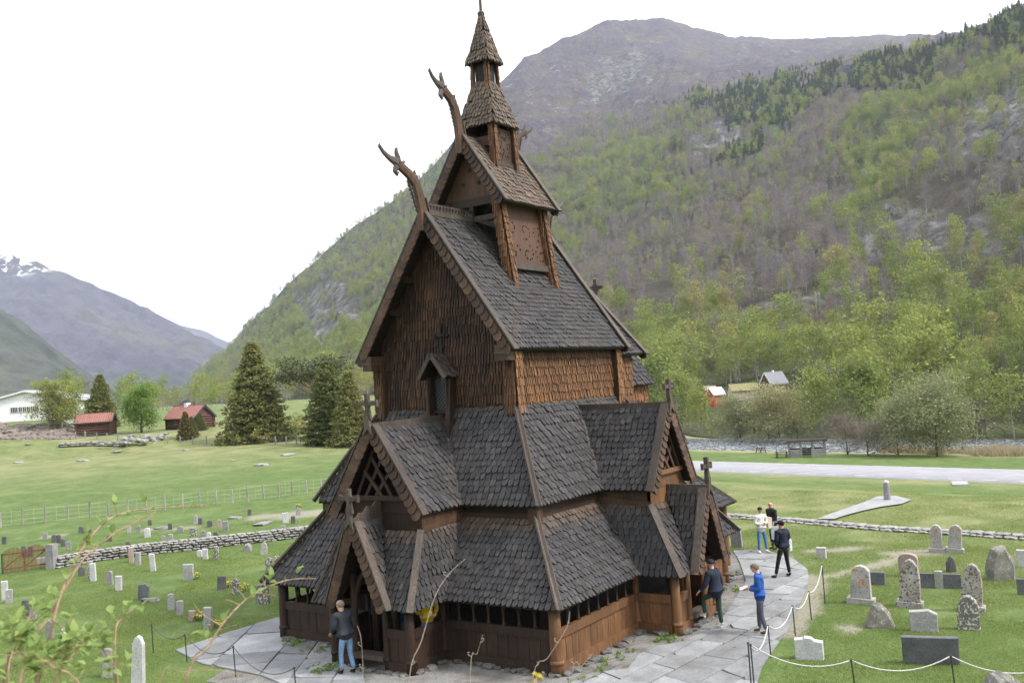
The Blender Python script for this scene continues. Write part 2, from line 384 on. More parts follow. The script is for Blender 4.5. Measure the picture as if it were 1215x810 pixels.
GREEN = [[(1000, 215), (1010, 130), (1110, 95), (1215, 40), (1300, 20), (1300, 170), (1130, 130), (1060, 200)], [(985, 290), (990, 225), (1050, 215), (1075, 260), (1060, 280)], [(740, 450), (760, 395), (900, 365), (1000, 330), (1110, 290), (1300, 250), (1700, 200), (1700, 540), (700, 540)], [(290, 400), (400, 330), (430, 420), (330, 450)],
         [(760, 310), (850, 300), (860, 330), (780, 345)], [(650, 240), (700, 185), (770, 160), (790, 230), (700, 290)], [(1150, 240), (1215, 215), (1300, 200), (1300, 260), (1160, 290)]]
BARE = [[(770, 285), (820, 240), (985, 190), (1015, 230), (1000, 300), (920, 360), (760, 400), (730, 370)], [(640, 330), (720, 250), (790, 235), (780, 300), (700, 380)], [(900, 395), (1000, 350), (1110, 330), (1215, 300), (1215, 340), (1080, 370), (960, 410)], [(960, 85), (1040, 118), (1000, 180), (930, 200), (890, 180), (940, 150)], [(1060, 290), (1110, 200), (1300, 160), (1300, 215), (1130, 285)], [(850, 345), (1000, 290), (1100, 285), (1000, 325), (900, 360)]]
ROCK = [[(995, 285), (1050, 240), (1110, 230), (1180, 262), (1190, 290), (1090, 285), (1020, 300)], [(1125, 180), (1150, 130), (1215, 92), (1320, 80), (1320, 160), (1200, 175)], [(815, 170), (862, 135), (880, 150), (835, 180)], [(840, 395), (880, 372), (1000, 340), (1010, 352), (900, 385)], [(690, 75), (760, 60), (770, 100), (700, 120)], [(340, 350), (395, 330), (425, 370), (370, 400)]]
def wob(x, y, s, a, k):
    return x+a*noise.noise(Vector((x/s, y/s, k))), y+a*noise.noise(Vector((x/s, y/s, k+9)))
Zc = np.zeros(UV1.shape[:2]); Zg = Zc.copy(); Zb = Zc.copy(); Zr = Zc.copy(); Zh = Zc.copy()
for i in range(UV1.shape[0]):
    for j in range(UV1.shape[1]):
        x, y = UV1[i, j]; x, y = wob(x, y, 22, 16, 2)
        Zh[i, j] = sst(14, -14, y-pw(TREELINE, x))
        Zc[i, j] = any(inpoly(x, y, p) for p in CONIF); Zg[i, j] = any(inpoly(x, y, p) for p in GREEN)
        Zb[i, j] = any(inpoly(x, y, p) for p in BARE); Zr[i, j] = any(inpoly(x, y, p) for p in ROCK)
m, t, b = nmat('mountain_ground', .95, .1)
n1 = noise_n(t, .012, 6, .62, 'world', dist=.4); n2 = noise_n(t, .09, 6, .7, 'world', (1, 1, .45)); n3 = noise_n(t, .035, 5, .7, 'world', (1, 1, 1.6), .8)
g = ramp(t, n1, [(.35, (.046, .038, .030)), (.5, (.064, .056, .036)), (.65, (.062, .076, .028))])
g = mixc(t, 1., g, ramp(t, n2, [(.25, .6), (.75, 1.4)]), 'MULTIPLY')
g = mixc(t, math_n(t, 'MULTIPLY', attr(t, 'green'), .5), g, (.062, .082, .026))
g = mixc(t, math_n(t, 'MULTIPLY', attr(t, 'bare'), .75), g, (.072, .060, .048))
hth = mixc(t, 1., ramp(t, n1, [(.3, (.045, .036, .052)), (.5, (.066, .052, .060)), (.62, (.080, .068, .050)), (.72, (.060, .066, .034))]), ramp(t, n2, [(.28, .55), (.72, 1.45)]), 'MULTIPLY')
g = mixc(t, attr(t, 'heath'), g, hth)
rock = mixc(t, 1., ramp(t, n3, [(.3, (.028, .026, .026)), (.5, (.085, .08, .078)), (.7, (.17, .165, .16))]), ramp(t, n2, [(.38, .3), (.62, 1.6)]), 'MULTIPLY')
rk = math_n(t, 'ADD', math_n(t, 'MULTIPLY', attr(t, 'rock'), ramp(t, n3, [(.36, 0.), (.47, .95)])), math_n(t, 'MULTIPLY', attr(t, 'heath'), ramp(t, n3, [(.56, 0.), (.66, .75)])), True)
g = mixc(t, rk, g, rock)
t.links.new(g, b.inputs['Base Color']); bump(t, b, n2, .9, 6)
MT['mountain'] = m
grid_mesh('mountainside', G1, m, attrs=dict(conifer=Zc, green=Zg, bare=Zb, rock=Zr, heath=Zh))
def mhit(px, py):
    j = int(np.argmin(abs(PXS-px))); col = UV1[:150, j, 1]; i = int(np.argmin(abs(col-py)))
    return G1[i, j].copy()
# far valley sides on the left
m, t, b = nmat('far_mountain', .95, .1)
n1 = noise_n(t, .0028, 6, .65, 'world', dist=.5); n2 = noise_n(t, .02, 6, .7, 'world', (1, 1, .6))
g = mixc(t, 1., ramp(t, n1, [(.35, (.046, .042, .066)), (.55, (.068, .060, .076)), (.7, (.072, .072, .056))]), ramp(t, n2, [(.3, .55), (.7, 1.45)]), 'MULTIPLY')
g = mixc(t, math_n(t, 'MULTIPLY', attr(t, 'low'), .8), g, mixc(t, ramp(t, n2, [(.4, 0.), (.6, 1.)]), (.034, .046, .026), (.07, .085, .036)))
g = mixc(t, math_n(t, 'MULTIPLY', attr(t, 'snow'), ramp(t, n2, [(.52, 0.), (.58, 1.)])), g, (.85, .86, .9))
t.links.new(g, b.inputs['Base Color']); bump(t, b, n2, 1, 14)
MT['farmountain'] = m
def fm(name, ridge, foot, d0, d1, nr_, amp, seed, snow=None, low=None, step=6):
    xs = [r[0] for r in ridge]; pxs = np.arange(xs[0], xs[-1]+1, step, float)
    cols = {x: [(foot, d0), (foot*.55+y*.45, d0*.55+d1*.45), (y, d1)] for x, y in ridge}
    G_, UV = loft(cols, pxs, nr_, amp, seed, fr=.45)
    sn = np.zeros(UV.shape[:2]); lw = np.zeros(UV.shape[:2])
    for i in range(UV.shape[0]):
        for j in range(UV.shape[1]):
            x, y = UV[i, j]
            if snow: sn[i, j] = snow(x, y)
            if low: lw[i, j] = low(x, y)
    return grid_mesh(name, G_, m, attrs=dict(snow=sn, low=lw))
fm('far_mountain', [(-400, 330), (-150, 285), (-60, 292), (0, 300), (30, 303), (45, 310), (60, 320), (100, 336), (150, 351), (200, 377), (240, 396), (262, 408), (285, 425), (330, 460)], 488, 2300, 3300, 70, 60, 5., snow=lambda x, y: sst(332, 312, y)*sst(80, 40, x), low=lambda x, y: sst(430, 470, y), step=5)
fm('near_valley_side', [(-400, 250), (-150, 320), (-60, 345), (0, 364), (30, 384), (60, 408), (90, 432), (120, 452), (150, 470), (185, 488)], 497, 900, 1500, 50, 34, 8., low=lambda x, y: .65, step=4)
fm('distant_mountain', [(120, 360), (200, 385), (225, 389), (245, 394), (265, 403), (285, 411), (310, 404), (340, 398)], 470, 4300, 5600, 30, 40, 12., step=8)
# ================================================================== STAVE CHURCH
MT['carved'] = wood('carved_panel_wood', (.068, .034, .020), (.125, .064, .037))
CH = empty('stave_church', (0, 0, 0), label='tall dark stave church with tiered shingled roofs and dragon heads', cat='church')
AN, LN, US = 2.307, 5.62, 3.03
V = Vector
SHN = []           # every roof shingle: (score, roof part, frame, width, length, thickness, tint, style)
def plane_frame(pts, updir):
    n = V((0, 0, 0)); k = len(pts)
    for i in range(k): n += V(pts[i]).cross(V(pts[(i+1) % k]))
    n.normalize()
    return n
def lay(pts, outward, w=.16, ex=.17, th=.027, part=None, tint=lambda u, p: 0., style=0, sink=None, store=None, tilt=1.1, gap=.026, lenk=1.8, jit=1.):
    """lays rows of shingles on the convex planar polygon pts; outward tells which way its face looks"""
    P_ = [V(p) for p in pts]; n = plane_frame(P_, None)
    if n.dot(V(outward)) < 0: n = -n
    up = V((0, 0, 1)); t_ = (up-n*up.dot(n)).normalized(); s_ = t_.cross(n).normalized()
    O = P_[0]; q = [((p-O).dot(s_), (p-O).dot(t_)) for p in P_]
    t0 = min(y for _, y in q); t1 = max(y for _, y in q)
    rows = max(1, int(round((t1-t0)/ex))); ex = (t1-t0)/rows
    for r in range(rows):
        y = t0+r*ex; ym = y+ex*.45; xs = []
        for i in range(len(q)):
            (xa, ya), (xb, yb) = q[i], q[(i+1) % len(q)]
            if (ya > ym) != (yb > ym): xs.append(xa+(xb-xa)*(ym-ya)/(yb-ya))
        if len(xs) < 2: continue
        a, b_ = min(xs), max(xs); x = a-(w*.5 if r % 2 else 0)-random.uniform(0, .3)*w
        while x < b_-.02:
            ww = w*random.uniform(.9, 1.1) if jit else w; x0, x1 = max(x, a-.01), min(x+ww, b_+.01); x += ww
            if x1-x0 < w*.25: continue
            L = min(ex*lenk, t1-y+.02)*1.0; yb = y-random.uniform(-.012, .018)*jit*(2.2 if style == 1 else 1)
            o = O+s_*((x0+x1)/2)+t_*yb
            u = (yb-t0)/(t1-t0+1e-6)
            (store if store is not None else SHN).append((o, s_, t_, n, (x1-x0)-gap, L, th*random.uniform(.8, 1.25), tint(u, o)+random.uniform(-.08, .08), style, part, tilt*random.uniform(.85, 1.2)))
def shingle_geo(rec, local=False):
    o, s_, t_, n, w, L, th, ti, style, part, tilt = rec
    if local: o, s_, t_, n = V((0, 0, 0)), V((1, 0, 0)), V((0, 1, 0)), V((0, 0, 1))
    h = w/2
    if style == 0: bot = [(-h, w*.38), (-h*.62, w*.08), (-h*.2, -w*.04), (h*.2, -w*.04), (h*.62, w*.08), (h, w*.38)]       # rounded
    elif style == 1: bot = [(-h, w*.55), (-h*.25, 0), (h*.25, 0), (h, w*.55)]                                        # pointed
    else: bot = [(-h, 0), (h, 0)]
    ol = bot+[(h*.96, L), (-h*.96, L)]
    lift = lambda y: n*(th*(.25+tilt*1.15*max(0, 1-y/L)))
    top = [o+s_*x+t_*y+lift(y)+n*th for x, y in ol]; low = [o+s_*x+t_*y+lift(y) for x, y in ol]; k = len(ol)
    vs = top+low; fs = [tuple(range(k))]+[(i, k+i, k+(i+1) % k, (i+1) % k) for i in range(k-1)]
    return vs, fs, ti
# -------- helpers in a side's own frame: a = sideways, b = outwards from the main wall, z
def fW(a, b, z): return V((-b, -a, z))
def fE(a, b, z): return V((LN+b, a, z))
def fS(a, b, z): return V((US+a, -AN-b, z))
def fN(a, b, z): return V((US-a, AN+b, z))
def roof(name, parent, pts, outward, th=.05, tintf=None, lab=None, **k):
    mb = MB(); mb.poly(pts, th); r = mb.build(name, MT['wood_black'], parent)
    lay(pts, outward, part=r, tint=tintf or (lambda u, p: 0.), **k); return r
def board(parent, a, b, w, h, up, mat='wood_grey', name='ridge_board', tint=0.):
    return MB().beam(a, b, w, h, up).build(name, MT[mat], parent)
t1tint = lambda u, p: max(0, (u-.72)*2.6)
t2tint = lambda u, p: max(0, (u-.85)*1.6)
# heights and rings
Z1, Z1T, Z2, Z3B, Z3T, ZH = 1.57, 3.405, 3.73, 6.23, 7.66, 3.29
D1, W2, D2, G = 2.62, 1.247, 1.481, 2.27
SIDE = {'W': (fW, dict(q=1.604, p=3.904, e=3.208, f=1.441, h=4.054, j=.85, hw=AN)), 'S': (fS, dict(q=1.569, p=3.788, e=3.062, f=1.247, h=4.007, j=.887, hw=(LN)/2)),
        'N': (fN, dict(q=1.569, p=3.788, e=3.062, f=1.247, h=4.007, j=.887, hw=(LN)/2))}
ZG2, ZG1, ZB1 = 5.90, 3.63, 1.62
def hwl(s):   # left/right half extents of the main wall on this side (a measured from side centre)
    return (-AN, AN) if s in 'WE' else ((-US, LN-US) if s == 'S' else (-(LN-US), US))
def porch(s, full=True):
    F, d = SIDE[s]; q, p, e, f, h, j = (d[k] for k in 'qpefhj'); al, ar = hwl(s); O_ = (F(0, 1, 0)-F(0, 0, 0)); X_ = (F(1, 0, 0)-F(0, 0, 0)); Zv = V((0, 0, 1))
    wa = f-.16; we = e-.25                              # wall of the gabled arm
    part = lambda nm, mb, mat='wood_dark', **k: mb.build(nm, MT[mat], CH, **k)
    # --- main lower roof, both halves, ending at the valleys
    for sg, ae in ((-1, al), (1, ar)):
        c = lambda a, b, z: F(a, b, z)
        roof('lower_roof', CH, [c(ae+sg*D1, D1, Z1), c(sg*q, D1, Z1), c(sg*wa, W2, Z1T), c(ae+sg*W2, W2, Z1T)], O_+Zv, tintf=t1tint)
        # side faces of the porch arm
        roof('porch_arm_roof', CH, [c(sg*q, p, Z1), c(sg*q, D1, Z1), c(sg*wa, W2, Z1T), c(sg*wa, we, ZH)], X_*sg+Zv*.2, tintf=t1tint)
        # front faces of the arm on each side of the portal gable
        roof('porch_front_roof', CH, [c(sg*q, p, Z1), c(sg*j*.95, p, Z1), c(sg*.12, we+.04, ZH-.02), c(sg*wa, we, ZH)], O_+Zv, tintf=t1tint)
        # hip and valley boards
        part('hip_board', MB().beam(c(sg*(q+.03), p+.05, Z1+.02), c(sg*(wa+.03), we+.03, ZH+.07), .17, .06, (O_+X_*sg+Zv*.5)), 'wood_grey')
        part('valley_board', MB().beam(c(sg*(q+.03), D1+.06, Z1+.01), c(sg*(wa+.02), W2+.05, Z1T+.04), .14, .05, (O_+X_*sg+Zv*.7)), 'wood_black')
        # upper (tier two) main roof
        roof('middle_roof', CH, [c(ae+sg*D2, D2, Z2), c(sg*f, D2, Z2), c(0, .2, 5.89), c(0, 0, Z3B), c(ae, 0, Z3B)], O_+Zv, tintf=t2tint, w=.175, ex=.185)
        # gable arm roof of tier two
        roof('gable_roof', CH, [c(sg*f, e, Z2), c(sg*f, D2, Z2), c(0, .2, ZG2), c(0, e, ZG2)], X_*sg+Zv, tintf=lambda u, p_: 0., w=.175, ex=.185)
        part('valley_board', MB().beam(c(sg*(f+.02), D2+.06, Z2+.02), c(sg*.06, .22, ZG2+.02), .14, .05, (O_+X_*sg+Zv)), 'wood_grey')
        # wall bands between the tiers
        part('wall_band', MB().poly([c(sg*wa, W2-.02, Z1T-.5), c(ae+sg*(W2-.02), W2-.02, Z1T-.5), c(ae+sg*(W2-.02), W2-.02, Z2+.26), c(sg*wa, W2-.02, Z2+.26)], .06), 'wood_dark' if s == 'W' else 'wood_dark')
        part('wall_band', MB().poly([c(sg*wa, W2, ZH-.4), c(sg*wa, we, ZH-.4), c(sg*wa, we, Z2+.10), c(sg*wa, W2, Z2+.10)], .06), 'wood_trim')
        part('band_rail', MB().beam(c(sg*(wa+.05), W2, Z1T+.07), c(sg*(wa+.05), we, ZH+.07), .05, .15), 'wood_trim')
        part('band_rail', MB().beam(c(sg*(wa+.05), W2+.02, Z1T+.08), c(ae+sg*W2, W2+.02, Z1T+.08), .05, .12), 'wood_dark')
    # portal gable
    for sg in (-1, 1):
        c = lambda a, b, z: F(a, b, z)
        roof('portal_roof', CH, [c(sg*j, h, ZB1), c(sg*j, p-.02, ZB1), c(0, we, ZG1), c(0, h, ZG1)], X_*sg+Zv, tintf=lambda u, p_: .05, w=.15, ex=.165)
    part('ridge_board', MB().beam(F(0, h+.02, ZG1+.02), F(0, we-.05, ZG1+.04), .07, .2), 'wood_grey')
    if s == 'W':
        part('broken_ridge_crest', MB().prism([(0, 0), (0, .28), (.2, .34), (.33, .22), (.5, .26), (.66, .12), (.8, .14), (.95, 0)], F(0, we+.02, ZG1+.1), O_, Zv, X_, .04), 'wood_grey')
    part('ridge_board', MB().beam(F(0, e+.03, ZG2+.03), F(0, .15, ZG2+.06), .09, .19), 'wood_grey')
    # corner boards of the main wall, tier two gable wall
    gb = lambda z0, z1, col='wood_dark': part('gable_board', MB().poly([F(-gw(z0), we, z0), F(gw(z0), we, z0), F(gw(z1), we, z1), F(-gw(z1), we, z1)], .07), col)
    gw = lambda z: min(wa, max(.02, (ZG2-.12-z)/(ZG2-Z2)*f-.02)) if z > Z2-.1 else wa
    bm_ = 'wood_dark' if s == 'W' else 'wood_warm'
    gb(ZH-.45, ZH+.02, bm_); gb(ZH+.03, ZH+.42, bm_); gb(ZH+.43, ZH+.8, bm_)
    zl = ZH+.8
    part('gable_rail', MB().beam(F(-gw(zl), we+.05, zl+.03), F(gw(zl), we+.05, zl+.03), .09, .12), bm_)
    # cross braces in the gable opening
    top = ZG2-.25
    for i, (x0, x1) in enumerate(((-.75, -.12), (-.45, .2), (-.12, .45), (.12, -.45), (.45, -.2), (.75, .12))):
        zt = top-abs(x1)*1.5-.15
        part('lattice_brace', MB().beam(F(x0, we+.02+.03*(i > 2), zl+.08), F(x1, we+.02+.03*(i > 2), zt), .05, .09, X_), 'wood_trim' if s == 'S' else 'wood_dark')
    part('gable_back_wall', MB().poly([F(-gw(zl), we-.75, zl-.5), F(gw(zl), we-.75, zl-.5), F(0, we-.75, top)], .05), 'wood_black')
    # verge boards with overlapping scallops
    def verge(ax, bx, az, bz, out, n, wd=.26, nm='barge_board', mat='verge', rise=.05):
        """from eave (ax, az) to apex (bx, bz) at distance out"""
        for sg in (-1, 1):
            A = F(sg*ax, out, az); B = F(0, out, bz); dr = (B-A).normalized(); nn = dr.cross(O_).normalized()
            if nn.z < 0: nn = -nn
            bb = MB().beam(A+nn*.02-O_*.03-dr*.05, B+nn*.02-O_*.03, .05, wd, nn).build(nm, MT['wood_black'], CH)
            L = (B-A).length
            for i in range(n):
                c0 = A+dr*(L*i/n)
                ol = [(-L/n*.35, -wd*.40), (-L/n*.1, -wd*.62), (L/n*.3, -wd*.70), (L/n*1.0, -wd*.56), (L/n*1.0, wd*.5), (-L/n*.1, wd*.5), (-L/n*.42, wd*.1)]
                MB().prism(ol, c0+O_*.004, (dr-O_*.16).normalized(), nn, O_, .04).build('verge_shingle', MT[mat], bb)
            # shingled edge on top
            part('verge_cap', MB().beam(A+nn*(wd*.5+.045)-dr*.08-O_*.06, B+nn*(wd*.5+.045)-O_*.06, .22, .045, nn), 'wood_grey')
    verge(f, 0, Z2, ZG2, e, 13)
    verge(j, 0, ZB1, ZG1, h, 12, .24)
    # finial crosses
    def cross(b, z, hgt, w_):
        cr = MB(); cr.beam(F(0, b, z-.1), F(0, b, z+hgt), .10, .09, X_, w2=.11, h2=.10)
        cr.prism([(-.1, 0), (.1, 0), (.06, .22), (-.06, .22)], F(0, b-.05, z+.02), X_, Zv, O_, .1)
        cr.beam(F(-w_, b, z+hgt*.62), F(w_, b, z+hgt*.62), .07, .10, Zv)
        for sg in (-1, 1): cr.box(F(sg*w_, b, z+hgt*.62), (.06, .08, .17), (X_, O_, Zv))
        cr.box(F(0, b, z+hgt*.62), (.15, .09, .15), (X_, O_, Zv))
        part('gable_cross', cr, 'wood_grey')
        part('cross_foot', MB().prism([(-.16, -.42), (-.07, -.1), (-.07, .08), (.07, .08), (.07, -.1), (.16, -.42), (0, -.25)], F(0, b+.02, z+.02), X_, Zv, O_, .05), 'wood_grey')
    if s == 'W': cross(e+.02, ZG2+.22, .66, .31); cross(h+.02, ZG1+.24, .62, .29)
    else: cross(e+.02, ZG2+.2, .55, .27); cross(h+.02, ZG1+.24, .62, .27)
    # ---------------- gallery walls of this side
    pw_, pb = q-(D1-G), p-(D1-G)
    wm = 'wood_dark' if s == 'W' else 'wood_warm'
    def run(A, B, out, openz=(1.05, 1.56), cols=True, gapd=None):
        """low panelled wall with an open arcade above, from A to B (z = 0)"""
        A = V(A); B = V(B); dr = (B-A).normalized(); L = (B-A).length; out = V(out)
        part('sill_beam', MB().beam(A+Zv*.13, B+Zv*.13, .17, .27), wm if s != 'W' else 'wood_dark')
        n = max(1, round(L/.31)); es = [0.]
        for i in range(n): es.append(es[-1]+random.uniform(.85, 1.15))
        es = [x/es[-1]*L for x in es]
        for x0, x1 in zip(es, es[1:]):
            pl = MB().box(A+dr*((x0+x1)/2)+Zv*.54+out*random.uniform(-.006, .006), (x1-x0-.012, .045, .58), (dr, out, Zv)); part('plank', pl, wm)
        part('top_rail', MB().beam(A+Zv*.93+out*.02, B+Zv*.93+out*.02, .10, .21), wm)
        part('eave_beam', MB().beam(A+Zv*1.60, B+Zv*1.60, .14, .12), 'wood_dark')
        if cols:
            n = max(1, round(L/.46))
            for i in range(1, n):
                o = A+dr*(L*i/n); cb = MB()
                cb.tube([o+Zv*1.03, o+Zv*1.06, o+Zv*1.1, o+Zv*1.3, o+Zv*1.38, o+Zv*1.41, o+Zv*1.46, o+Zv*1.55], [.055, .06, .034, .03, .045, .06, .04, .06], 8)
                part('colonnette', cb, 'wood_dark', smooth=True)
    def post(p_, r=.125, top=1.72, nm='corner_post'):
        pb_ = MB().tube([V(p_)+Zv*-.03, V(p_)+Zv*.3, V(p_)+Zv*.9, V(p_)+Zv*top], [r*1.06, r, r*.97, r*.92], 14); part(nm, pb_, wm, smooth=True)
        part('post_collar', MB().tube([V(p_)+Zv*.24, V(p_)+Zv*.29, V(p_)+Zv*.34], [r*1.12, r*1.2, r*1.12], 14), wm, smooth=True)
    for sg, ae in ((-1, al), (1, ar)):
        run(F(ae+sg*(G-.1), G, 0), F(sg*(pw_+.08), G, 0), O_)
        run(F(sg*pw_, G+.1, 0), F(sg*pw_, pb-.12, 0), X_*sg, cols=False)
        run(F(sg*(pw_-.1), pb, 0), F(sg*.58, pb, 0), O_, cols=False)
        post(F(sg*pw_, pb, 0)); post(F(sg*pw_, G, 0), .10)
        post(F(sg*.52, pb+.02, 0), .09, 2.3, 'portal_post')
    # portal: threshold, arch braces, inner columns, dark back
    part('threshold', MB().beam(F(-.5, pb+.02, .33), F(.5, pb+.02, .33), .34, .12), 'wood_grey')
    for sg in (-1, 1):
        pts = [F(sg*(.5-.02), pb, 1.45), F(sg*.44, pb, 1.85), F(sg*.28, pb, 2.2), F(0, pb, 2.5)]
        part('portal_arch', MB().tube(pts, .075, 6), 'wood_dark')
        part('inner_column', MB().tube([F(sg*.34, pb-.55, .2), F(sg*.34, pb-.55, 1.15), F(sg*.34, pb-.55, 1.2), F(sg*.34, pb-.55, 1.3), F(sg*.34, pb-.55, 2.2)], [.10, .09, .12, .12, .10], 10), wm, smooth=True)
for s in 'WSN': porch(s)
# east side main tiers (around the chancel, simplified)
c = fE
roof('lower_roof', CH, [c(-AN-D1, D1, Z1), c(AN+D1, D1, Z1), c(AN+W2, W2, Z1T), c(-AN-W2, W2, Z1T)], V((1, 0, 1)), tintf=t1tint)
roof('middle_roof', CH, [c(-AN-D2, D2, Z2), c(AN+D2, D2, Z2), c(AN, 0, Z3B), c(-AN, 0, Z3B)], V((1, 0, 1)), tintf=t2tint, w=.175, ex=.185)
MB().poly([c(-AN-W2, W2-.02, Z1T-.4), c(AN+W2, W2-.02, Z1T-.4), c(AN+W2, W2-.02, Z2+.4), c(-AN-W2, W2-.02, Z2+.4)], .06).build('wall_band', MT['wood_dark'], CH)
# hips at the four main corners
for sx, sy in ((0, -1), (0, 1), (1, -1), (1, 1)):
    X0 = LN if sx else 0.; ox = 1 if sx else -1; Y0 = sy*AN
    dg = V((ox, sy, .9))
    for d0, z0, d1_, z1_, w_ in ((D1+.03, Z1+.01, W2+.02, Z1T+.08, .24), (D2+.03, Z2+.01, .03, Z3B+.06, .24)):
        A = V((X0+ox*d0, Y0+sy*d0, z0+.03)); B = V((X0+ox*d1_, Y0+sy*d1_, z1_)); dr = (B-A).normalized()
        for s1, v_ in ((1, V((ox, 0, 0))), (-1, V((0, sy, 0)))):     # two boards meeting over the hip
            nn = (v_+V((0, 0, .65))).normalized(); side = dr.cross(nn).normalized()
            if side.dot(V((ox, -sy, 0)) if s1 < 0 else V((-ox, sy, 0))) < 0: side = -side
            MB().beam(A+side*.06+nn*.05-dr*.05, B+side*.05+nn*.05, .15, .05, nn).build('hip_board', MT['wood_grey'], CH)
    # shingled corner of the band
    cb = MB().beam(V((X0+ox*(W2+.02), Y0+sy*(W2+.02), Z1T-.2)), V((X0+ox*(W2+.02), Y0+sy*(W2+.02), Z2+.3)), .26, .26, V((1, 0, 0))); cb.build('corner_casing', MT['wood_trim'], CH)
    p_ = V((X0+ox*G, Y0+sy*G, 0))
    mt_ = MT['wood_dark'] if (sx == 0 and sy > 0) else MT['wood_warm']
    MB().tube([p_+V((0, 0, -.03)), p_+V((0, 0, .3)), p_+V((0, 0, .9)), p_+V((0, 0, 1.7))], [.165, .15, .145, .14], 16).build('corner_post', mt_, CH, smooth=True)
    MB().tube([p_+V((0, 0, .25)), p_+V((0, 0, .3)), p_+V((0, 0, .36))], [.165, .18, .165], 16).build('post_collar', mt_, CH, smooth=True)
# core walls (inside of the gallery) and floor
mb = MB()
for (xa, ya), (xb, yb) in (((-.95, -AN-.95), (-.95, AN+.95)), ((-.95, AN+.95), (LN+.95, AN+.95)), ((LN+.95, AN+.95), (LN+.95, -AN-.95)), ((LN+.95, -AN-.95), (-.95, -AN-.95))):
    A, B = V((xa, ya, 0)), V((xb, yb, 0)); d_ = (B-A); n_ = int(d_.length/.3); u_ = d_.normalized()
    for i in range(n_): mb.box(A+u_*((i+.5)*d_.length/n_)+V((0, 0, 1.85)), (d_.length/n_-.01, .06, 3.7), (u_, V((-u_.y, u_.x, 0)), V((0, 0, 1))))
o = mb.build('inner_wall_planks', MT['wood_black'], CH, kind='stuff')
MB().box((LN/2, 0, .12), (LN+4.3, AN*2+4.3, .16)).build('gallery_floor', MT['wood_dark'], CH)
# wooden doors behind the portals
MB().box((-.99, 0, 1.15), (.05, .9, 1.9)).build('door', MT['wood_dark'], CH)
MB().box((US, -AN-.99, 1.15), (.9, .05, 1.9)).build('door', MT['wood_dark'], CH)
# ---------------------------------------------------------------- raised nave
WSH = []          # wall shingles
ZE, OV, O2, Z4, LE = 7.70, .606, .369, 11.64, 5.925
gz = lambda y: ZE+(Z4-ZE)*(1-abs(y)/(AN+O2))-.12          # underside of the roof over the gable
core = MB()
pts = [(-AN, 5.9), (AN, 5.9), (AN, gz(AN)), (0, gz(0)), (-AN, gz(AN))]
core.prism([(a, z) for a, z in pts], V((.0, 0, 0)), V((0, 1, 0)), V((0, 0, 1)), V((1, 0, 0)), LN)
core.build('nave_wall', MT['wood_dark'], CH)
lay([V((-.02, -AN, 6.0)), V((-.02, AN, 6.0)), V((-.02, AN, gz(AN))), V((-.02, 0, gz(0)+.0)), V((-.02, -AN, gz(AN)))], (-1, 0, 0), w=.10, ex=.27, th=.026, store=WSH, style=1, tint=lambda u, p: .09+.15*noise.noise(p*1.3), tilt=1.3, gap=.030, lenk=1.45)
for sy in (-1, 1):
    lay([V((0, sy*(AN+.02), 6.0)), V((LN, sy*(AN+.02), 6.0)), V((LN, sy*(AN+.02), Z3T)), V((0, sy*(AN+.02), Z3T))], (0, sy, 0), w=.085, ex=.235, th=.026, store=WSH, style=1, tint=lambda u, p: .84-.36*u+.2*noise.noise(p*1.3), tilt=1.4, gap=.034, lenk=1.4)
# corner pilasters, shingled
for x, y, ox, oy in ((0, -AN, -1, -1), (LN, -AN, 1, -1), (0, AN, -1, 1), (LN, AN, 1, 1)):
    MB().box((x+ox*.02, y+oy*.02, 6.85), (.34, .34, 1.75)).build('corner_casing', MT['wood_trim'], CH)
    for (dx, dy) in ((ox, 0), (0, oy)):
        cx, cy = x+ox*.02+dx*.18, y+oy*.02+dy*.18; u_ = V((-dy, dx, 0))
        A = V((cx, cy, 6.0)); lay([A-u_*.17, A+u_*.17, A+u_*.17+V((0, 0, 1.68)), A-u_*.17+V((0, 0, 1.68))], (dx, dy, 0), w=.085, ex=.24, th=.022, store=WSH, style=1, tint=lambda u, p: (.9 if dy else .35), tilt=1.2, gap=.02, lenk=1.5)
# peep holes under the eave
for x in (.55, 1.75, 2.85, 4.0):
    mb = MB().box((x, -AN-.065, 7.32), (.09, .05, .10)); mb.prism([(-.05, 0), (.05, 0), (0, .1)], V((x, -AN-.09, 7.37)), V((1, 0, 0)), V((0, 0, 1)), V((0, 1, 0)), .04); mb.build('wall_opening', MT['wood_black'], CH)
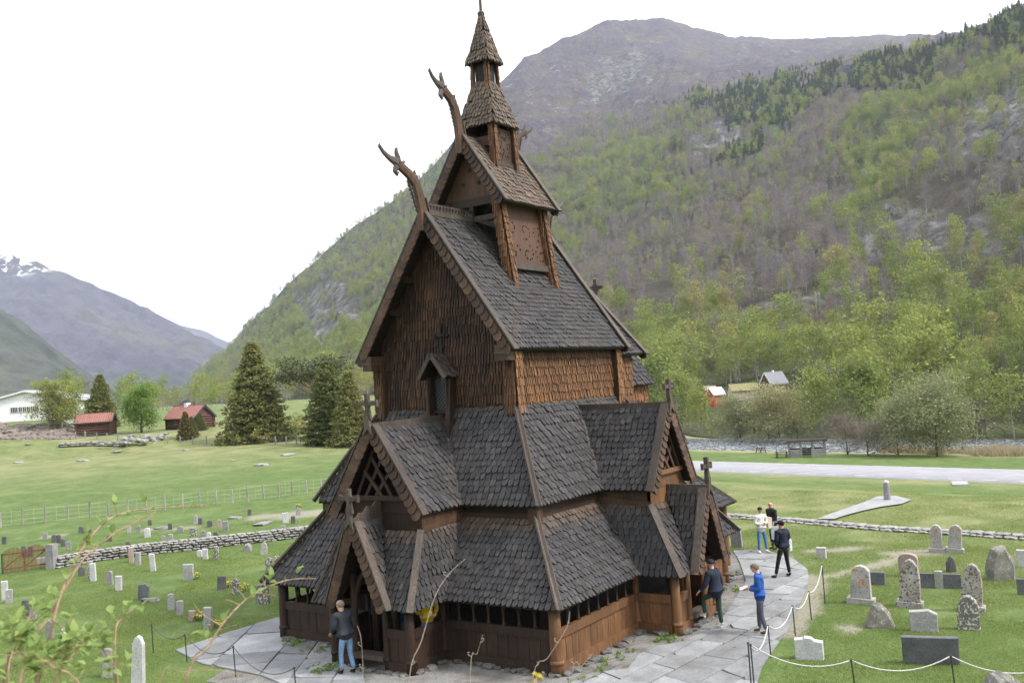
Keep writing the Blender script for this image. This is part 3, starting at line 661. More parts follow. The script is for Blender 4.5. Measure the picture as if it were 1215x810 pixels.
# roof
for sy in (-1, 1):
    roof('nave_roof', CH, [V((-OV, sy*(AN+O2), ZE)), V((LE, sy*(AN+O2), ZE)), V((LE, 0, Z4)), V((-OV, 0, Z4))], (0, sy, 1), th=.09, w=.155, ex=.165, tintf=lambda u, p: .05+.1*noise.noise(p*.7))
def big_verge(F, ax, az, bz, out, n, wd, O_, X_, mat='verge', foot=.05):
    Zv = V((0, 0, 1))
    for sg in (-1, 1):
        A = F(sg*ax, out, az); B = F(0, out, bz); dr = (B-A).normalized(); nn = dr.cross(O_).normalized()
        if nn.z < 0: nn = -nn
        bb = MB().beam(A-nn*(wd*.25)-O_*.05-dr*foot, B-nn*(wd*.25)-O_*.05, .06, wd, nn).build('barge_board', MT['wood_black'], CH); L = (B-A).length
        for i in range(n):
            c0 = A+dr*(L*i/n)-nn*wd*.25
            ol = [(-L/n*.35, -wd*.30), (-L/n*.1, -wd*.52), (L/n*.3, -wd*.60), (L/n*1.0, -wd*.5), (L/n*1.0, wd*.5), (-L/n*.1, wd*.5), (-L/n*.42, wd*.1)]
            MB().prism(ol, c0+O_*.004, (dr-O_*.28*.24/(L/n)*.5).normalized(), nn, O_, .045).build('verge_shingle', MT[mat], bb)
        MB().beam(A+nn*(wd*.25+.06)-dr*.1-O_*.08, B+nn*(wd*.25+.06)-O_*.08, .2, .05, nn).build('verge_cap', MT['wood_grey'], CH)
big_verge(fW, AN+O2, ZE, Z4, OV, 21, .25, V((-1, 0, 0)), V((0, -1, 0)))
big_verge(fE, AN+O2, ZE, Z4, LE-LN, 21, .26, V((1, 0, 0)), V((0, 1, 0)))
# purlin ends with boxed corner, rafters' brackets under the west gable overhang
for sy in (-1, 1):
    MB().box((-.32, sy*(AN+.06), 7.63), (.62, .34, .42)).build('eave_bracket', MT['wood_trim'], CH)
    MB().box((-.36, sy*(AN+.06), 7.63), (.60, .36, .06)).build('bracket_moulding', MT['wood_grey'], CH)
    for y, z in ((1.5, 9.05), (.95, 9.95)):
        MB().beam((0.1, sy*y, z), (-.42, sy*y, z), .13, .16).build('purlin_end', MT['wood_dark'], CH)
# pierced ridge crests
def crest(x0, x1, z, hgt=.2, y=0., mat='wood_grey'):
    MB().beam((x0, y, z+.02), (x1, y, z+.02), .12, .12).build('ridge_board', MT[mat], CH)
    c_ = MB(); c_.beam((x0, y, z+hgt), (x1, y, z+hgt), .05, .045); c_.beam((x0, y, z+.10), (x1, y, z+.10), .05, .04); n = int((x1-x0)/.14)
    for i in range(n+1):
        x = x0+(x1-x0)*i/n; c_.beam((x-.03, y, z+.1), (x+.03, y, z+hgt), .04, .05, (0, 1, 0)); c_.beam((x+.03, y, z+.1), (x-.03, y, z+hgt), .035, .04, (0, 1, 0))
    c_.build('ridge_crest', MT[mat], CH)
crest(-.45, 1.75, Z4+.06, .28); crest(4.1, LE-.1, Z4+.06, .28)
# dragon heads
def dragon(x, z, sx, k=1.0, xs=1.0):
    """neck, gaping head, horn and frill growing from a gable apex, looking along sx"""
    P2 = lambda a, b: V((x+sx*a*k*xs, 0, z+b*k))
    d = MB()
    d.tube([P2(-.12, -.6), P2(-.05, 0), P2(.05, .50), P2(.22, .98), P2(.55, 1.28), P2(.98, 1.50), P2(1.16, 1.60)], [r*k for r in (.32, .27, .235, .22, .21, .20, .17)], 8, flat=.5, side=(0, 1, 0))
    root = d.build('dragon_neck', MT['wood_trim'], CH)
    h = MB(); h.tube([P2(1.0, 1.52), P2(1.2, 1.62), P2(1.42, 1.66), P2(1.62, 1.74), P2(1.82, 1.86), P2(2.0, 2.04), P2(1.97, 2.12)], [r*k for r in (.19, .18, .13, .105, .09, .075, .025)], 7, flat=.55, side=(0, 1, 0)); h.build('dragon_snout', MT['wood_grey'], root)
    h = MB(); h.tube([P2(1.1, 1.52), P2(1.22, 1.40), P2(1.28, 1.28), P2(1.18, 1.20), P2(1.08, 1.28)], [r*k for r in (.14, .13, .11, .09, .03)], 7, flat=.55, side=(0, 1, 0)); h.build('dragon_jaw', MT['wood_grey'], root)
    h = MB(); h.tube([P2(1.06, 1.62), P2(1.08, 1.78), P2(1.15, 1.93), P2(1.15, 2.06), P2(1.08, 2.12)], [r*k for r in (.12, .11, .095, .07, .02)], 6, flat=.6, side=(0, 1, 0)); h.build('dragon_horn', MT['wood_grey'], root)
    h = MB(); h.tube([P2(.86, 1.58), P2(.80, 1.68), P2(.70, 1.70)], [r*k for r in (.07, .06, .02)], 6, flat=.6, side=(0, 1, 0)); h.build('dragon_ear', MT['wood_grey'], root)
    e = MB()
    for s_ in (-1, 1): e.tube([P2(1.10, 1.58)+V((0, .06*s_*k, 0)), P2(1.10, 1.58)+V((0, .11*s_*k, 0))], [.04*k, .03*k], 8)
    e.build('dragon_eye', MT['wood_black'], root)
    for i in range(8):      # scrolled mane hanging under the throat
        a, b_ = .66-.055*i, 1.06-.135*i; f_ = MB(); sc_ = random.uniform(.8, 1.3); f_.tube([P2(a-.14, b_+.03), P2(a-.02*sc_, b_+.02), P2(a+.03*sc_, b_-.05), P2(a-.06, b_-.085), P2(a-.05, b_-.04)], .034*k, 5, flat=.7, side=(0, 1, 0)); f_.build('mane_scroll', MT['wood_black'], root)
    f_ = MB(); f_.beam(P2(.22, .0), P2(.60, 1.06), .04*k, .045*k, (0, 1, 0)); f_.build('mane_rod', MT['wood_black'], root)
    for i in range(9):     # carved crest down the back of the neck
        t_ = i/8; a = .50*(1-t_)**1.6-.16; b_ = 1.36-1.25*t_
        MB().prism([(-.06*k, -.07*k), (.10*k, -.08*k), (.06*k, .09*k)], P2(a-.03, b_)-V((0, .04*k, 0)), V((-sx, 0, .35)), V((0, 0, 1)), V((0, 1, 0)), .08*k).build('crest_scale', MT['wood_trim'], root)
    MB().beam(P2(-.16, .55), P2(-.42, -.25), .26*k, .05*k, (sx, 0, .3)).build('carved_plate', MT['wood_grey'], root)
dragon(-OV, Z4+.05, -1, .80); dragon(LE, Z4+.05, 1, .62)
# ---- west dormer window with its little gable
dy = 0.62; DW = []
yc = -.02
lay2 = []
for sg in (-1, 1):
    A = V((-.62, yc+sg*.48, 7.08)); pts = [A, V((.0, yc+sg*.48, 7.08)), V((.0, yc, 7.72)), V((-.62, yc, 7.72))]
    roof('window_gable_roof', CH, pts, (0, sg, 1), w=.10, ex=.14, tintf=lambda u, p: .4, style=1)
    MB().beam(A+V((-.02, 0, 0)), V((-.64, yc, 7.74)), .05, .12, (0, sg, .6)).build('barge_board', MT['wood_grey'], CH)
    MB().beam((-.5, yc+sg*.36, 5.15), (-.26, yc+sg*.36, 7.12), .12, .16, (1, 0, 0)).build('window_post', MT['wood_dark'], CH)
    MB().prism([(-.02, 5.7), (-.5, 5.35), (-.42, 7.1), (-.02, 7.1)], V((0, yc+sg*.33, 0)), V((1, 0, 0)), V((0, 0, 1)), V((0, 1, 0)), .04).build('window_cheek', MT['wood_dark'], CH)
wn = MB().box((-.10, yc, 6.62), (.03, .6, .92)).build('window', MT['glass'], CH)
MB().box((-.12, yc, 6.14), (.2, .68, .08)).build('window_sill', MT['wood_dark'], wn)
ld = MB()
for i in range(-5, 6):
    for sg in (-1, 1):
        y0, y1 = i*.12-sg*.46, i*.12+sg*.46; t0, t1 = 0, 1
        def cl(y): return (y-y0)/(y1-y0)
        ta, tb = sorted((cl(-.3), cl(.3))); ta, tb = max(0, ta), min(1, tb)
        if tb > ta: ld.beam((-.125, yc+y0+(y1-y0)*ta, 6.16+.92*ta), (-.125, yc+y0+(y1-y0)*tb, 6.16+.92*tb), .012, .012)
ld.build('lead_lattice', MT['lead'], wn)
mb = MB().beam((-.12, yc, 7.78), (-.12, yc, 8.55), .05, .06, (1, 0, 0)); mb.beam((-.12, yc-.2, 8.28), (-.12, yc+.2, 8.28), .05, .06)
for q in ((-.2, 8.28), (.2, 8.28), (0, 8.55), (0, 7.95)): mb.box((-.12, yc+q[0], q[1]), (.05, .11, .11), (V((1, 0, 0)), V((0, .7, .7)), V((0, -.7, .7))))
mb.build('wall_cross', MT['wood_black'], CH)
# ---------------------------------------------------------------- ridge turret, three stages
UA, UB, VA, ZA, ZAE, UC = 1.376, 4.42, 1.36, 14.18, 12.10, 2.90
for sy in (-1, 1):
    roof('turret_roof', CH, [V((UA, sy*VA, ZAE)), V((UB, sy*VA, ZAE)), V((UB, 0, ZA)), V((UA, 0, ZA))], (0, sy, 1), th=.06, w=.135, ex=.16, tintf=lambda u, p: .35+.2*noise.noise(p*1.2))
XW, XE, YW = 1.78, 4.05, 1.0
big_verge(lambda a, b, z: V((UC-b, -a, z)), VA, ZAE, ZA, UC-UA, 14, .24, V((-1, 0, 0)), V((0, -1, 0)))
big_verge(lambda a, b, z: V((UC+b, a, z)), VA, ZAE, ZA, UB-UC, 14, .24, V((1, 0, 0)), V((0, 1, 0)))
nz = lambda y: ZE+(Z4-ZE)*(1-abs(y)/(AN+O2))      # nave roof surface height
for x, ox in ((XW, -1), (XE, 1)):
    for sy in (-1, 1):
        yb = YW+.28; cb = MB().beam((x, sy*yb, nz(yb)-.35), (x, sy*(YW-.05), ZAE+.25), .24, .24, (1, 0, 0)); cb.build('turret_post', MT['wood_trim'], CH)
        for (dx, dy2) in ((ox, 0), (0, sy), (-ox, 0)):
            A = V((x+dx*.13, sy*yb+dy2*.13, nz(yb)-.3)); B = V((x+dx*.13, sy*(YW-.05)+dy2*.13, ZAE+.15)); u_ = V((-dy2, dx, 0))*.12
            lay([A-u_, A+u_, B+u_, B-u_], (dx, dy2, .02), w=.07, ex=.2, th=.025, store=WSH, style=1, tint=lambda u, p: .62, tilt=1.3, gap=.018, lenk=1.4)
for sy in (-1, 1):
    zb_ = nz(YW)+.10
    pn = MB().poly([V((XW+.1, sy*(YW+.16), zb_+.05)), V((XE-.1, sy*(YW+.16), zb_+.05)), V((XE-.1, sy*(YW-.06), ZAE+.12)), V((XW+.1, sy*(YW-.06), ZAE+.12))], .05).build('carved_panel', MT['wood_dark'] if sy > 0 else MT['carved'], CH)
    MB().beam((XW, sy*(YW+.2), zb_-.02), (XE, sy*(YW+.2), zb_-.02), .12, .18).build('panel_sill', MT['wood_grey'], CH)
    hb = MB(); rg = random.Random(3)
    for ci in range(6):     # pierced curls: short slits following interlaced spirals
        cx, cz = .36+(ci % 3)*.74, (.42 if ci < 3 else 1.12); sp_ = 1 if ci % 2 else -1
        for k in range(11):
            a = k*.62*sp_+rg.uniform(0, .3)+ci; r_ = .06+.022*k; ux = cx+math.cos(a)*r_*1.2; uz = cz+math.sin(a)*r_
            if .08 < ux < XE-XW-.3 and .05 < uz < ZAE-zb_-.02:
                f_ = uz/(ZAE-zb_); y_ = sy*((YW+.16)*(1-f_)+(YW-.06)*f_+.008); s1 = rg.uniform(.022, .042); b2 = a+1.57+rg.uniform(-.5, .5)
                hb.tube([(XW+.1+ux-math.cos(b2)*s1*.8, y_, zb_+uz-math.sin(b2)*s1*.8), (XW+.1+ux+math.cos(b2)*s1*.8, y_, zb_+uz+math.sin(b2)*s1*.8)], s1*.7, 6)
    hb.build('pierced_carving', MT['wood_black'], pn)
# west gable filling of the turret: recessed triangle with three holes, tie beams over an open slot
for xf, ox in ((XW+.02, -1), (XE-.02, 1)):
    g1 = MB().prism([(-1.02, ZAE+.30), (1.02, ZAE+.30), (0, ZA-.16)], V((xf, 0, 0)), V((0, 1, 0)), V((0, 0, 1)), V((1, 0, 0)), .05).build('gable_panel', MT['carved'], CH)
    for y, z in ((-.28, 12.85), (.28, 12.85), (0, 13.25)): MB().tube([(xf+ox*.02-(0 if ox < 0 else -.05), y, z), (xf+ox*.035+(0.05 if ox > 0 else 0), y, z)], .06, 12).build('round_hole', MT['wood_black'], g1)
    MB().beam((xf, -1.05, ZAE+.16), (xf, 1.05, ZAE+.16), .16, .24).build('tie_beam', MT['wood_dark'], CH)
    MB().beam((xf, -.98, ZAE-.35), (xf, .98, ZAE-.35), .12, .16).build('tie_beam', MT['wood_grey'], CH)
    MB().box((xf+ox*.02, .0, ZAE-.05), (.1, .14, .6)).build('king_post', MT['wood_dark'], CH)
    for sy in (-1, 1): MB().beam((xf, sy*.95, ZAE-.7), (xf, sy*.15, ZAE-.35), .1, .14).build('brace', MT['wood_dark'], CH)
dragon(UA, ZA+.02, -1, .84, .74); dragon(UB, ZA+.02, 1, .5)
MB().beam((UA, 0, ZA+.03), (UB, 0, ZA+.03), .12, .12).build('ridge_board', MT['wood_grey'], CH)
def pyramid(cx, b, z0, prof, apex, w, ex, tint, name):
    """four sided roof: prof = [(half width, z)] from eave upwards"""
    for (dx, dy2) in ((-1, 0), (0, -1), (1, 0), (0, 1)):
        u_ = V((-dy2, dx, 0)); n_ = V((dx, dy2, 0)); pr = [(b, z0)]+prof
        for (r0, za_), (r1, zb_) in zip(pr, pr[1:]):
            o_ = V((cx, 0, 0)); pts = [o_+n_*r0-u_*r0+V((0, 0, za_)), o_+n_*r0+u_*r0+V((0, 0, za_)), o_+n_*r1+u_*r1+V((0, 0, zb_)), o_+n_*r1-u_*r1+V((0, 0, zb_))]
            roof(name, CH, pts, n_+V((0, 0, .5)), th=.04, w=w, ex=ex, tintf=lambda u, p: tint+.2*noise.noise(p*2), style=1)
def shaft(cx, r, z0, z1, hole=True):
    for sx in (-1, 1):
        for sy in (-1, 1):
            MB().beam((cx+sx*r*1.08, sy*r*1.08, z0), (cx+sx*r, sy*r, z1), r*.34, r*.34, (1, 0, 0)).build('turret_post', MT['wood_trim'], CH)
            for dx, dy2 in ((sx, 0), (0, sy)):
                A = V((cx+sx*r*1.08+dx*r*.18, sy*r*1.08+dy2*r*.18, z0)); B = V((cx+sx*r+dx*r*.18, sy*r+dy2*r*.18, z1)); u_ = V((-dy2, dx, 0))*r*.17
                lay([A-u_, A+u_, B+u_, B-u_], (dx, dy2, .02), w=.06, ex=.2, th=.02, store=WSH, style=1, tint=lambda u, p: .6, tilt=1.2, gap=.015, lenk=1.4)
shaft(UC, .50, 13.15, 14.75)
for dx, dy2 in ((0, -1), (0, 1)):
    pn = MB().box((UC, dy2*.50, 14.05), (.9, .04, 1.1)).build('carved_panel', MT['wood_trim'], CH)
    hb = MB(); rg = random.Random(5)
    for k in range(60):
        ux, uz = rg.uniform(-.34, .34), rg.uniform(-.42, .42)
        hb.box((UC+ux, dy2*.525, 14.07+uz), (rg.uniform(.025, .05), .02, rg.uniform(.02, .05)))
    hb.build('pierced_carving', MT['wood_black'], pn)
    MB().beam((UC-.5, dy2*.53, 13.5), (UC+.5, dy2*.53, 13.5), .08, .12).build('panel_sill', MT['wood_grey'], CH)
for dx in (-1, 1): MB().beam((UC+dx*.5, -.5, 14.2), (UC+dx*.5, .5, 14.2), .1, .3).build('tie_beam', MT['wood_trim'], CH)
pyramid(UC, .69, 14.66, [(.60, 14.95), (.44, 15.5), (.26, 16.12)], 16.12, .12, .16, .35, 'turret_roof')
shaft(UC, .25, 15.9, 16.85)
for dx in (-1, 1): MB().box((UC+dx*.23, 0, 16.4), (.03, .34, .8)).build('turret_wall', MT['wood_black'], CH); MB().box((UC, dx*.23, 16.4), (.34, .03, .8)).build('turret_wall', MT['wood_black'], CH)
pyramid(UC, .42, 16.72, [(.30, 17.1), (.15, 17.75), (.03, 18.3)], 18.3, .10, .14, .4, 'spire_roof')
MB().tube([(UC, 0, 18.15), (UC, 0, 18.3), (UC, 0, 18.38), (UC, 0, 18.45), (UC, 0, 19.6)], [.09, .11, .12, .05, .035], 8).build('spire_pole', MT['wood_grey'], CH)
# ---------------------------------------------------------------- chancel and apse behind
mb = MB(); mb.prism([(-1.9, 3.0), (1.9, 3.0), (1.9, 7.6), (0, 9.9), (-1.9, 7.6)], V((LN, 0, 0)), V((0, 1, 0)), V((0, 0, 1)), V((1, 0, 0)), 2.0); mb.build('chancel_wall', MT['wood_dark'], CH)
lay([V((LN, -1.92, 5.5)), V((LN+2, -1.92, 5.5)), V((LN+2, -1.92, 7.55)), V((LN, -1.92, 7.55))], (0, -1, 0), w=.105, ex=.235, th=.024, store=WSH, style=1, tint=lambda u, p: .95-.3*u, tilt=1.4, gap=.034, lenk=1.4)
for sy in (-1, 1): roof('chancel_roof', CH, [V((LN+.2, sy*2.25, 7.5)), V((LN+2.4, sy*2.25, 7.5)), V((LN+2.4, 0, 10.1)), V((LN+.2, 0, 10.1))], (0, sy, 1), w=.155, ex=.165)
big_verge(fE, 2.25, 7.5, 10.1, 2.4, 12, .22, V((1, 0, 0)), V((0, 1, 0)))
AX, AR = LN+3.4, 1.55
MB().tube([(AX, 0, 2.5), (AX, 0, 6.9)], AR, 20).build('apse_wall', MT['wood_dark'], CH)
for k in range(20):
    a0, a1 = 2*math.pi*k/20, 2*math.pi*(k+1)/20; cc = lambda a, r, z: V((AX+math.cos(a)*r, math.sin(a)*r, z)); am = (a0+a1)/2
    lay([cc(a0, AR+.02, 4.5), cc(a1, AR+.02, 4.5), cc(a1, AR+.02, 6.5), cc(a0, AR+.02, 6.5)], (math.cos(am), math.sin(am), 0), w=.12, ex=.2, th=.024, store=WSH, style=1, tint=lambda u, p: 1.1, tilt=1.2, gap=.02, lenk=1.5)
    roof('apse_roof', CH, [cc(a0, AR+.3, 6.45), cc(a1, AR+.3, 6.45), cc(a1, .75, 8.3), cc(a0, .75, 8.3)], (math.cos(am), math.sin(am), .6), w=.15, ex=.17)
    if k % 2 == 0:
        a1 = 2*math.pi*(k+2)/20; roof('apse_roof', CH, [cc(a0, .75, 8.3), cc(a1, .75, 8.3), cc(a1, .06, 9.6), cc(a0, .06, 9.6)], (math.cos(am), math.sin(am), .6), w=.15, ex=.17)
mb = MB().beam((AX, 0, 9.5), (AX, 0, 10.35), .12, .12, (1, 0, 0)); mb.beam((AX, -.3, 10.05), (AX, .3, 10.05), .09, .12); mb.box((AX, 0, 10.05), (.14, .2, .2)); mb.build('apse_cross', MT['wood_grey'], CH)
# chancel gallery with its own low roof
mb = MB(); Yc, Xc = 3.6, LN+4.9
for sy in (-1, 1):
    roof('chancel_gallery_roof', CH, [V((LN+2.2, sy*(Yc+.35), 2.15)), V((Xc+.3, sy*(Yc+.35), 2.15)), V((Xc-1.2, sy*2.0, 3.9)), V((LN+2.2, sy*2.0, 3.9))], (0, sy, 1), tintf=t1tint)
    roof('chancel_aisle_roof', CH, [V((LN+1.2, sy*2.9, 4.35)), V((Xc-.9, sy*2.9, 4.35)), V((Xc-2, sy*1.6, 5.9)), V((LN+1.2, sy*1.6, 5.9))], (0, sy, 1), tintf=t2tint)
    MB().beam((Xc+.33, sy*(Yc+.38), 2.17), (Xc-1.15, sy*2.0, 4.0), .2, .06, (1, sy, 1)).build('hip_board', MT['wood_grey'], CH)
    MB().tube([(Xc, sy*Yc, 0), (Xc, sy*Yc, 2.2)], .14, 12).build('corner_post', MT['wood_warm'], CH)
    MB().box(((LN+2.3+Xc)/2, sy*Yc, .55), (Xc-LN-2.3, .08, 1.1)).build('gallery_panel', MT['wood_warm'], CH)
    MB().box(((LN+1+Xc-1.4)/2, sy*2.0, 2.6), (Xc-LN-1.6, .08, 4.2)).build('chancel_lower_wall', MT['wood_black'], CH)
roof('chancel_gallery_roof', CH, [V((Xc+.3, -Yc-.35, 2.15)), V((Xc+.3, Yc+.35, 2.15)), V((Xc-1.2, 2.0, 3.9)), V((Xc-1.2, -2.0, 3.9))], (1, 0, 1), tintf=t1tint)
roof('chancel_aisle_roof', CH, [V((Xc-.9, -2.9, 4.35)), V((Xc-.9, 2.9, 4.35)), V((Xc-2, 1.6, 5.9)), V((Xc-2, -1.6, 5.9))], (1, 0, 1), tintf=t2tint)
# ---------------------------------------------------------------- link the shingles: the 300 that show largest singly, the rest in one mesh
def score(r):
    o, s_, t_, n = r[:4]; d = V(CP)-o; L = d.length; c_ = n.dot(d/L)
    return (c_ if c_ > .15 else 0)*r[4]/(L*L) if o.z < 6.3 else 0
order = sorted(range(len(SHN)), key=lambda i: -score(SHN[i])); big = set(order[:300]); rest = MB()
for i, r in enumerate(SHN):
    if i in big:
        vs, fs, ti = shingle_geo(r); k = MB(); c0 = r[0]; k.add([v-c0 for v in vs], fs, max(1e-4, ti)); o = bpy.data.objects.new('shingle', k.mesh('shingle', MT['roof'], fixn=False)); COL.objects.link(o); o.location = c0; o.parent = r[9]
    elif r[0].z < 11.7:
        rest.add(*shingle_geo(r))
tw = MB()
for i, r in enumerate(SHN):
    if i not in big and r[0].z >= 11.7: tw.add(*shingle_geo(r))
rest.build('roof_shingles', MT['roof'], CH, kind='stuff', fixn=False); tw.build('turret_shingles', MT['tower'], CH, kind='stuff', fixn=False)
ws = MB()
for r in WSH: ws.add(*shingle_geo(r))
ws.build('wall_shingles', MT['wallshingle'], CH, kind='stuff', fixn=False)
print('shingles', len(SHN), len(WSH))
# ================================================================== TREES
def leafmat(name, c, c2, rough=.7, trans=.35):
    m = bpy.data.materials.new(name); m.use_nodes = True; t = m.node_tree; b = t.nodes['Principled BSDF']; o = t.nodes['Material Output']
    b.inputs['Roughness'].default_value = rough; b.inputs['Specular IOR Level'].default_value = .2
    g = nd(t, 'ShaderNodeNewGeometry'); oi = nd(t, 'ShaderNodeObjectInfo')
    col = ramp(t, g.outputs['Random Per Island'], [(0, c), (1, c2)])
    col = mixc(t, 1., col, ramp(t, oi.outputs['Random'], [(0, (.80, .84, .80)), (.5, (1., 1., 1.)), (1, (1.25, 1.14, 1.1))]), 'MULTIPLY')
    t.links.new(col, b.inputs['Base Color'])
    tr = nd(t, 'ShaderNodeBsdfTranslucent'); t.links.new(col, tr.inputs['Color'])
    mx_ = nd(t, 'ShaderNodeMixShader'); mx_.inputs[0].default_value = trans
    t.links.new(b.outputs[0], mx_.inputs[1]); t.links.new(tr.outputs[0], mx_.inputs[2]); t.links.new(mx_.outputs[0], o.inputs['Surface'])
    return m
MT['leaf_birch'] = leafmat('birch_leaves', (.160, .205, .045), (.262, .298, .088))
MT['leaf_yellow'] = leafmat('yellow_green_leaves', (.20, .205, .06), (.28, .272, .10))
MT['leaf_willow'] = leafmat('willow_leaves', (.19, .21, .095), (.29, .30, .16))
MT['leaf_fresh'] = leafmat('fresh_leaves', (.12, .20, .035), (.19, .28, .07))
MT['leaf_bush'] = leafmat('bush_leaves', (.19, .27, .075), (.31, .41, .15), trans=.5)
MT['needle'] = leafmat('spruce_needles', (.105, .125, .040), (.20, .205, .072), trans=.35)
MT['needle_brown'] = leafmat('thuja_needles', (.08, .070, .025), (.13, .11, .035), trans=.15)
MT['needle_pine'] = leafmat('pine_needles', (.050, .068, .032), (.095, .112, .052), trans=.2)
MT['twig_grey'] = leafmat('bare_twigs', (.150, .130, .132), (.235, .205, .205), trans=0)
MT['twig_brown'] = leafmat('brown_twigs', (.15, .122, .10), (.23, .185, .15), trans=0)
MT['bark_birch'] = vary('birch_bark', (.25, .235, .215), .5, 4, .8, vscale=(1, 1, 3), isl=0)
MT['bark'] = vary('bark', (.10, .075, .06), .4, 8, .9, isl=0)
MT['bark_pine'] = vary('pine_bark', (.22, .12, .08), .4, 6, .9, isl=0)
def leaves(rg, cen, spread, n, size, flat=.6, up=0.):
    """n small folded quads around each centre"""
    cen = np.repeat(np.asarray(cen, float), n, 0); N = len(cen)
    c = cen+rg.normal(size=(N, 3))*spread*np.array([1, 1, flat])
    a = rg.normal(size=(N, 3)); a /= np.linalg.norm(a, axis=1)[:, None]; b_ = rg.normal(size=(N, 3)); b_ = np.cross(a, b_); b_ /= np.linalg.norm(b_, axis=1)[:, None]
    s = size*rg.uniform(.6, 1.4, (N, 1)); a = a*s; b_ = b_*s*.6
    v = np.stack([c-a, c-b_, c+a, c+b_], 1).reshape(-1, 3); f = np.arange(N*4).reshape(N, 4)
    return v, f
def sticks(rg, cen, spread, n, ln, th, bias=(0, 0, .5)):
    cen = np.repeat(np.asarray(cen, float), n, 0); N = len(cen); c = cen+rg.normal(size=(N, 3))*spread
    a = rg.normal(size=(N, 3))*.6+np.array(bias); a /= np.linalg.norm(a, axis=1)[:, None]; b_ = np.cross(a, rg.normal(size=(N, 3))); b_ /= np.linalg.norm(b_, axis=1)[:, None]
    L = ln*rg.uniform(.5, 1.4, (N, 1)); v = np.stack([c-b_*th, c+b_*th, c+a*L], 1).reshape(-1, 3); return v, np.arange(N*3).reshape(N, 3)
def meshvf(name, parts_, mat):
    vs, fs, n = [], [], 0
    for v, f in parts_:
        vs.append(v); fs.extend((f+n).tolist()); n += len(v)
    me = bpy.data.meshes.new(name); me.from_pydata(np.concatenate(vs).tolist(), [], fs); me.update(); me.materials.append(mat); return me
def trunk_mb(rg, h, r, nb, z0=.25, spread=.35, lean=.03, up=.5, tipr=.15):
    mb = MB(); pts = []; x = y = 0.
    for i in range(7):
        pts.append((x, y, h*.95*i/6)); x += rg.normal()*lean*h/6; y += rg.normal()*lean*h/6
    mb.tube(pts, [r*(1-.88*i/6) for i in range(7)], 7); tips = []
    for k in range(nb):
        u = z0+(1-z0)*(k+rg.uniform())/nb*.95; i = min(5, int(u*6)); f = u*6-i; p = np.array(pts[i])*(1-f)+np.array(pts[i+1])*f
        a = rg.uniform(0, 6.28); L = h*spread*(1-.55*u)*rg.uniform(.6, 1.1); d = np.array([math.cos(a), math.sin(a), up*rg.uniform(.6, 1.5)]); d /= np.linalg.norm(d)
        q = p+d*L*.5; e = p+d*L+np.array([0, 0, L*.15]); rb = r*(1-.8*u)*.45
        mb.tube([p, q, e], [rb, rb*.6, rb*.2], 5, cap=False); tips += [q*.6+e*.4, e, q]
    return mb, np.array(tips+[pts[-1]])
def broad(seed, h, r, nb, spread, lf, n, size, lmat, bmat, z0=.25, sp=.07, up=.5, extra=0, name=('trunk', 'crown'), twigs=0, flat=.7):
    rg = np.random.RandomState(seed); mb, tips = trunk_mb(rg, h, r, nb, z0, spread, up=up)
    k = rg.randint(0, len(tips), lf); cen = tips[k]+rg.normal(size=(lf, 3))*h*sp*np.array([1, 1, .8])
    cen = cen[cen[:, 2] > h*z0*.6]
    ps = [leaves(rg, cen, h*sp*.55, n, size, flat)]
    if twigs: ps.append(sticks(rg, cen[::2], h*sp*.6, twigs, h*.07, h*.0012))
    return mb.mesh(name[0], bmat, True), meshvf(name[1], ps, lmat)
def bare(seed, h, r, nb, spread, n, lmat, bmat, th=.0022, z0=.2, up=.9):
    rg = np.random.RandomState(seed); mb, tips = trunk_mb(rg, h, r, nb, z0, spread, up=up)
    cen = tips[rg.randint(0, len(tips), n)]; return mb.mesh('trunk', bmat, True), meshvf('crown', [sticks(rg, cen, h*.05, 9, h*.11, h*th, (0, 0, .7))], lmat)
def conifer(seed, h, wid, layers, per, lmat, bmat, top=1.0, z0=.03, lfs=.028, n=14, dense=1.0):
    rg = np.random.RandomState(seed); mb = MB().tube([(0, 0, 0), (0, 0, h*.5), (0, 0, h*.98)], [h*.018, h*.011, h*.002], 7); V_, F_ = [], []
    cen = []; tri = []
    for i in range(layers):
        u = z0+(1-z0)*(i/layers); R_ = wid/2*((1-u)**.72)*(.85+.28*rg.uniform()); m = max(4, int(per*(1-u*.6)))
        for k in range(m):
            a = 6.283*(k+rg.uniform(-.3, .3))/m+i; L = R_*rg.uniform(.72, 1.12); ns = max(2, int(4*L/(wid/2)+1.5))
            for q in range(ns):
                f = (q+.7)/ns; drop = -.16*L*f+.10*L*f*f
                cen.append((math.cos(a)*L*f, math.sin(a)*L*f, h*u*top+drop+rg.uniform(-.01, .01)*h))
    cen = np.array(cen); ps = [leaves(rg, cen, h*.016, n, h*lfs, .55)]
    ps.append(leaves(rg, [(0, 0, h*(.92+.02*k)) for k in range(4)], h*.006, 8, h*.014, 2))
    return mb.mesh('trunk', bmat, True), meshvf('crown', ps, lmat)
PROTO = {}
PROTO['birch'] = [broad(s, 13, .16, 15, .30, 130, 9, .24, MT['leaf_birch'], MT['bark_birch'], twigs=2) for s in (1, 2, 3)]
PROTO['yellow'] = [broad(s, 12, .15, 14, .30, 110, 8, .24, MT['leaf_yellow'], MT['bark_birch'], twigs=3) for s in (4, 5)]
PROTO['bare'] = [bare(s, 11, .13, 16, .27, 110, MT['twig_grey'], MT['bark_birch']) for s in (6, 7)]
PROTO['shrub'] = [bare(s, 6, .08, 16, .45, 120, MT['twig_brown'], MT['bark'], th=.004, z0=.05) for s in (8,)]+[broad(9, 6, .08, 14, .5, 70, 8, .2, MT['leaf_willow'], MT['bark'], z0=.05, twigs=3)]
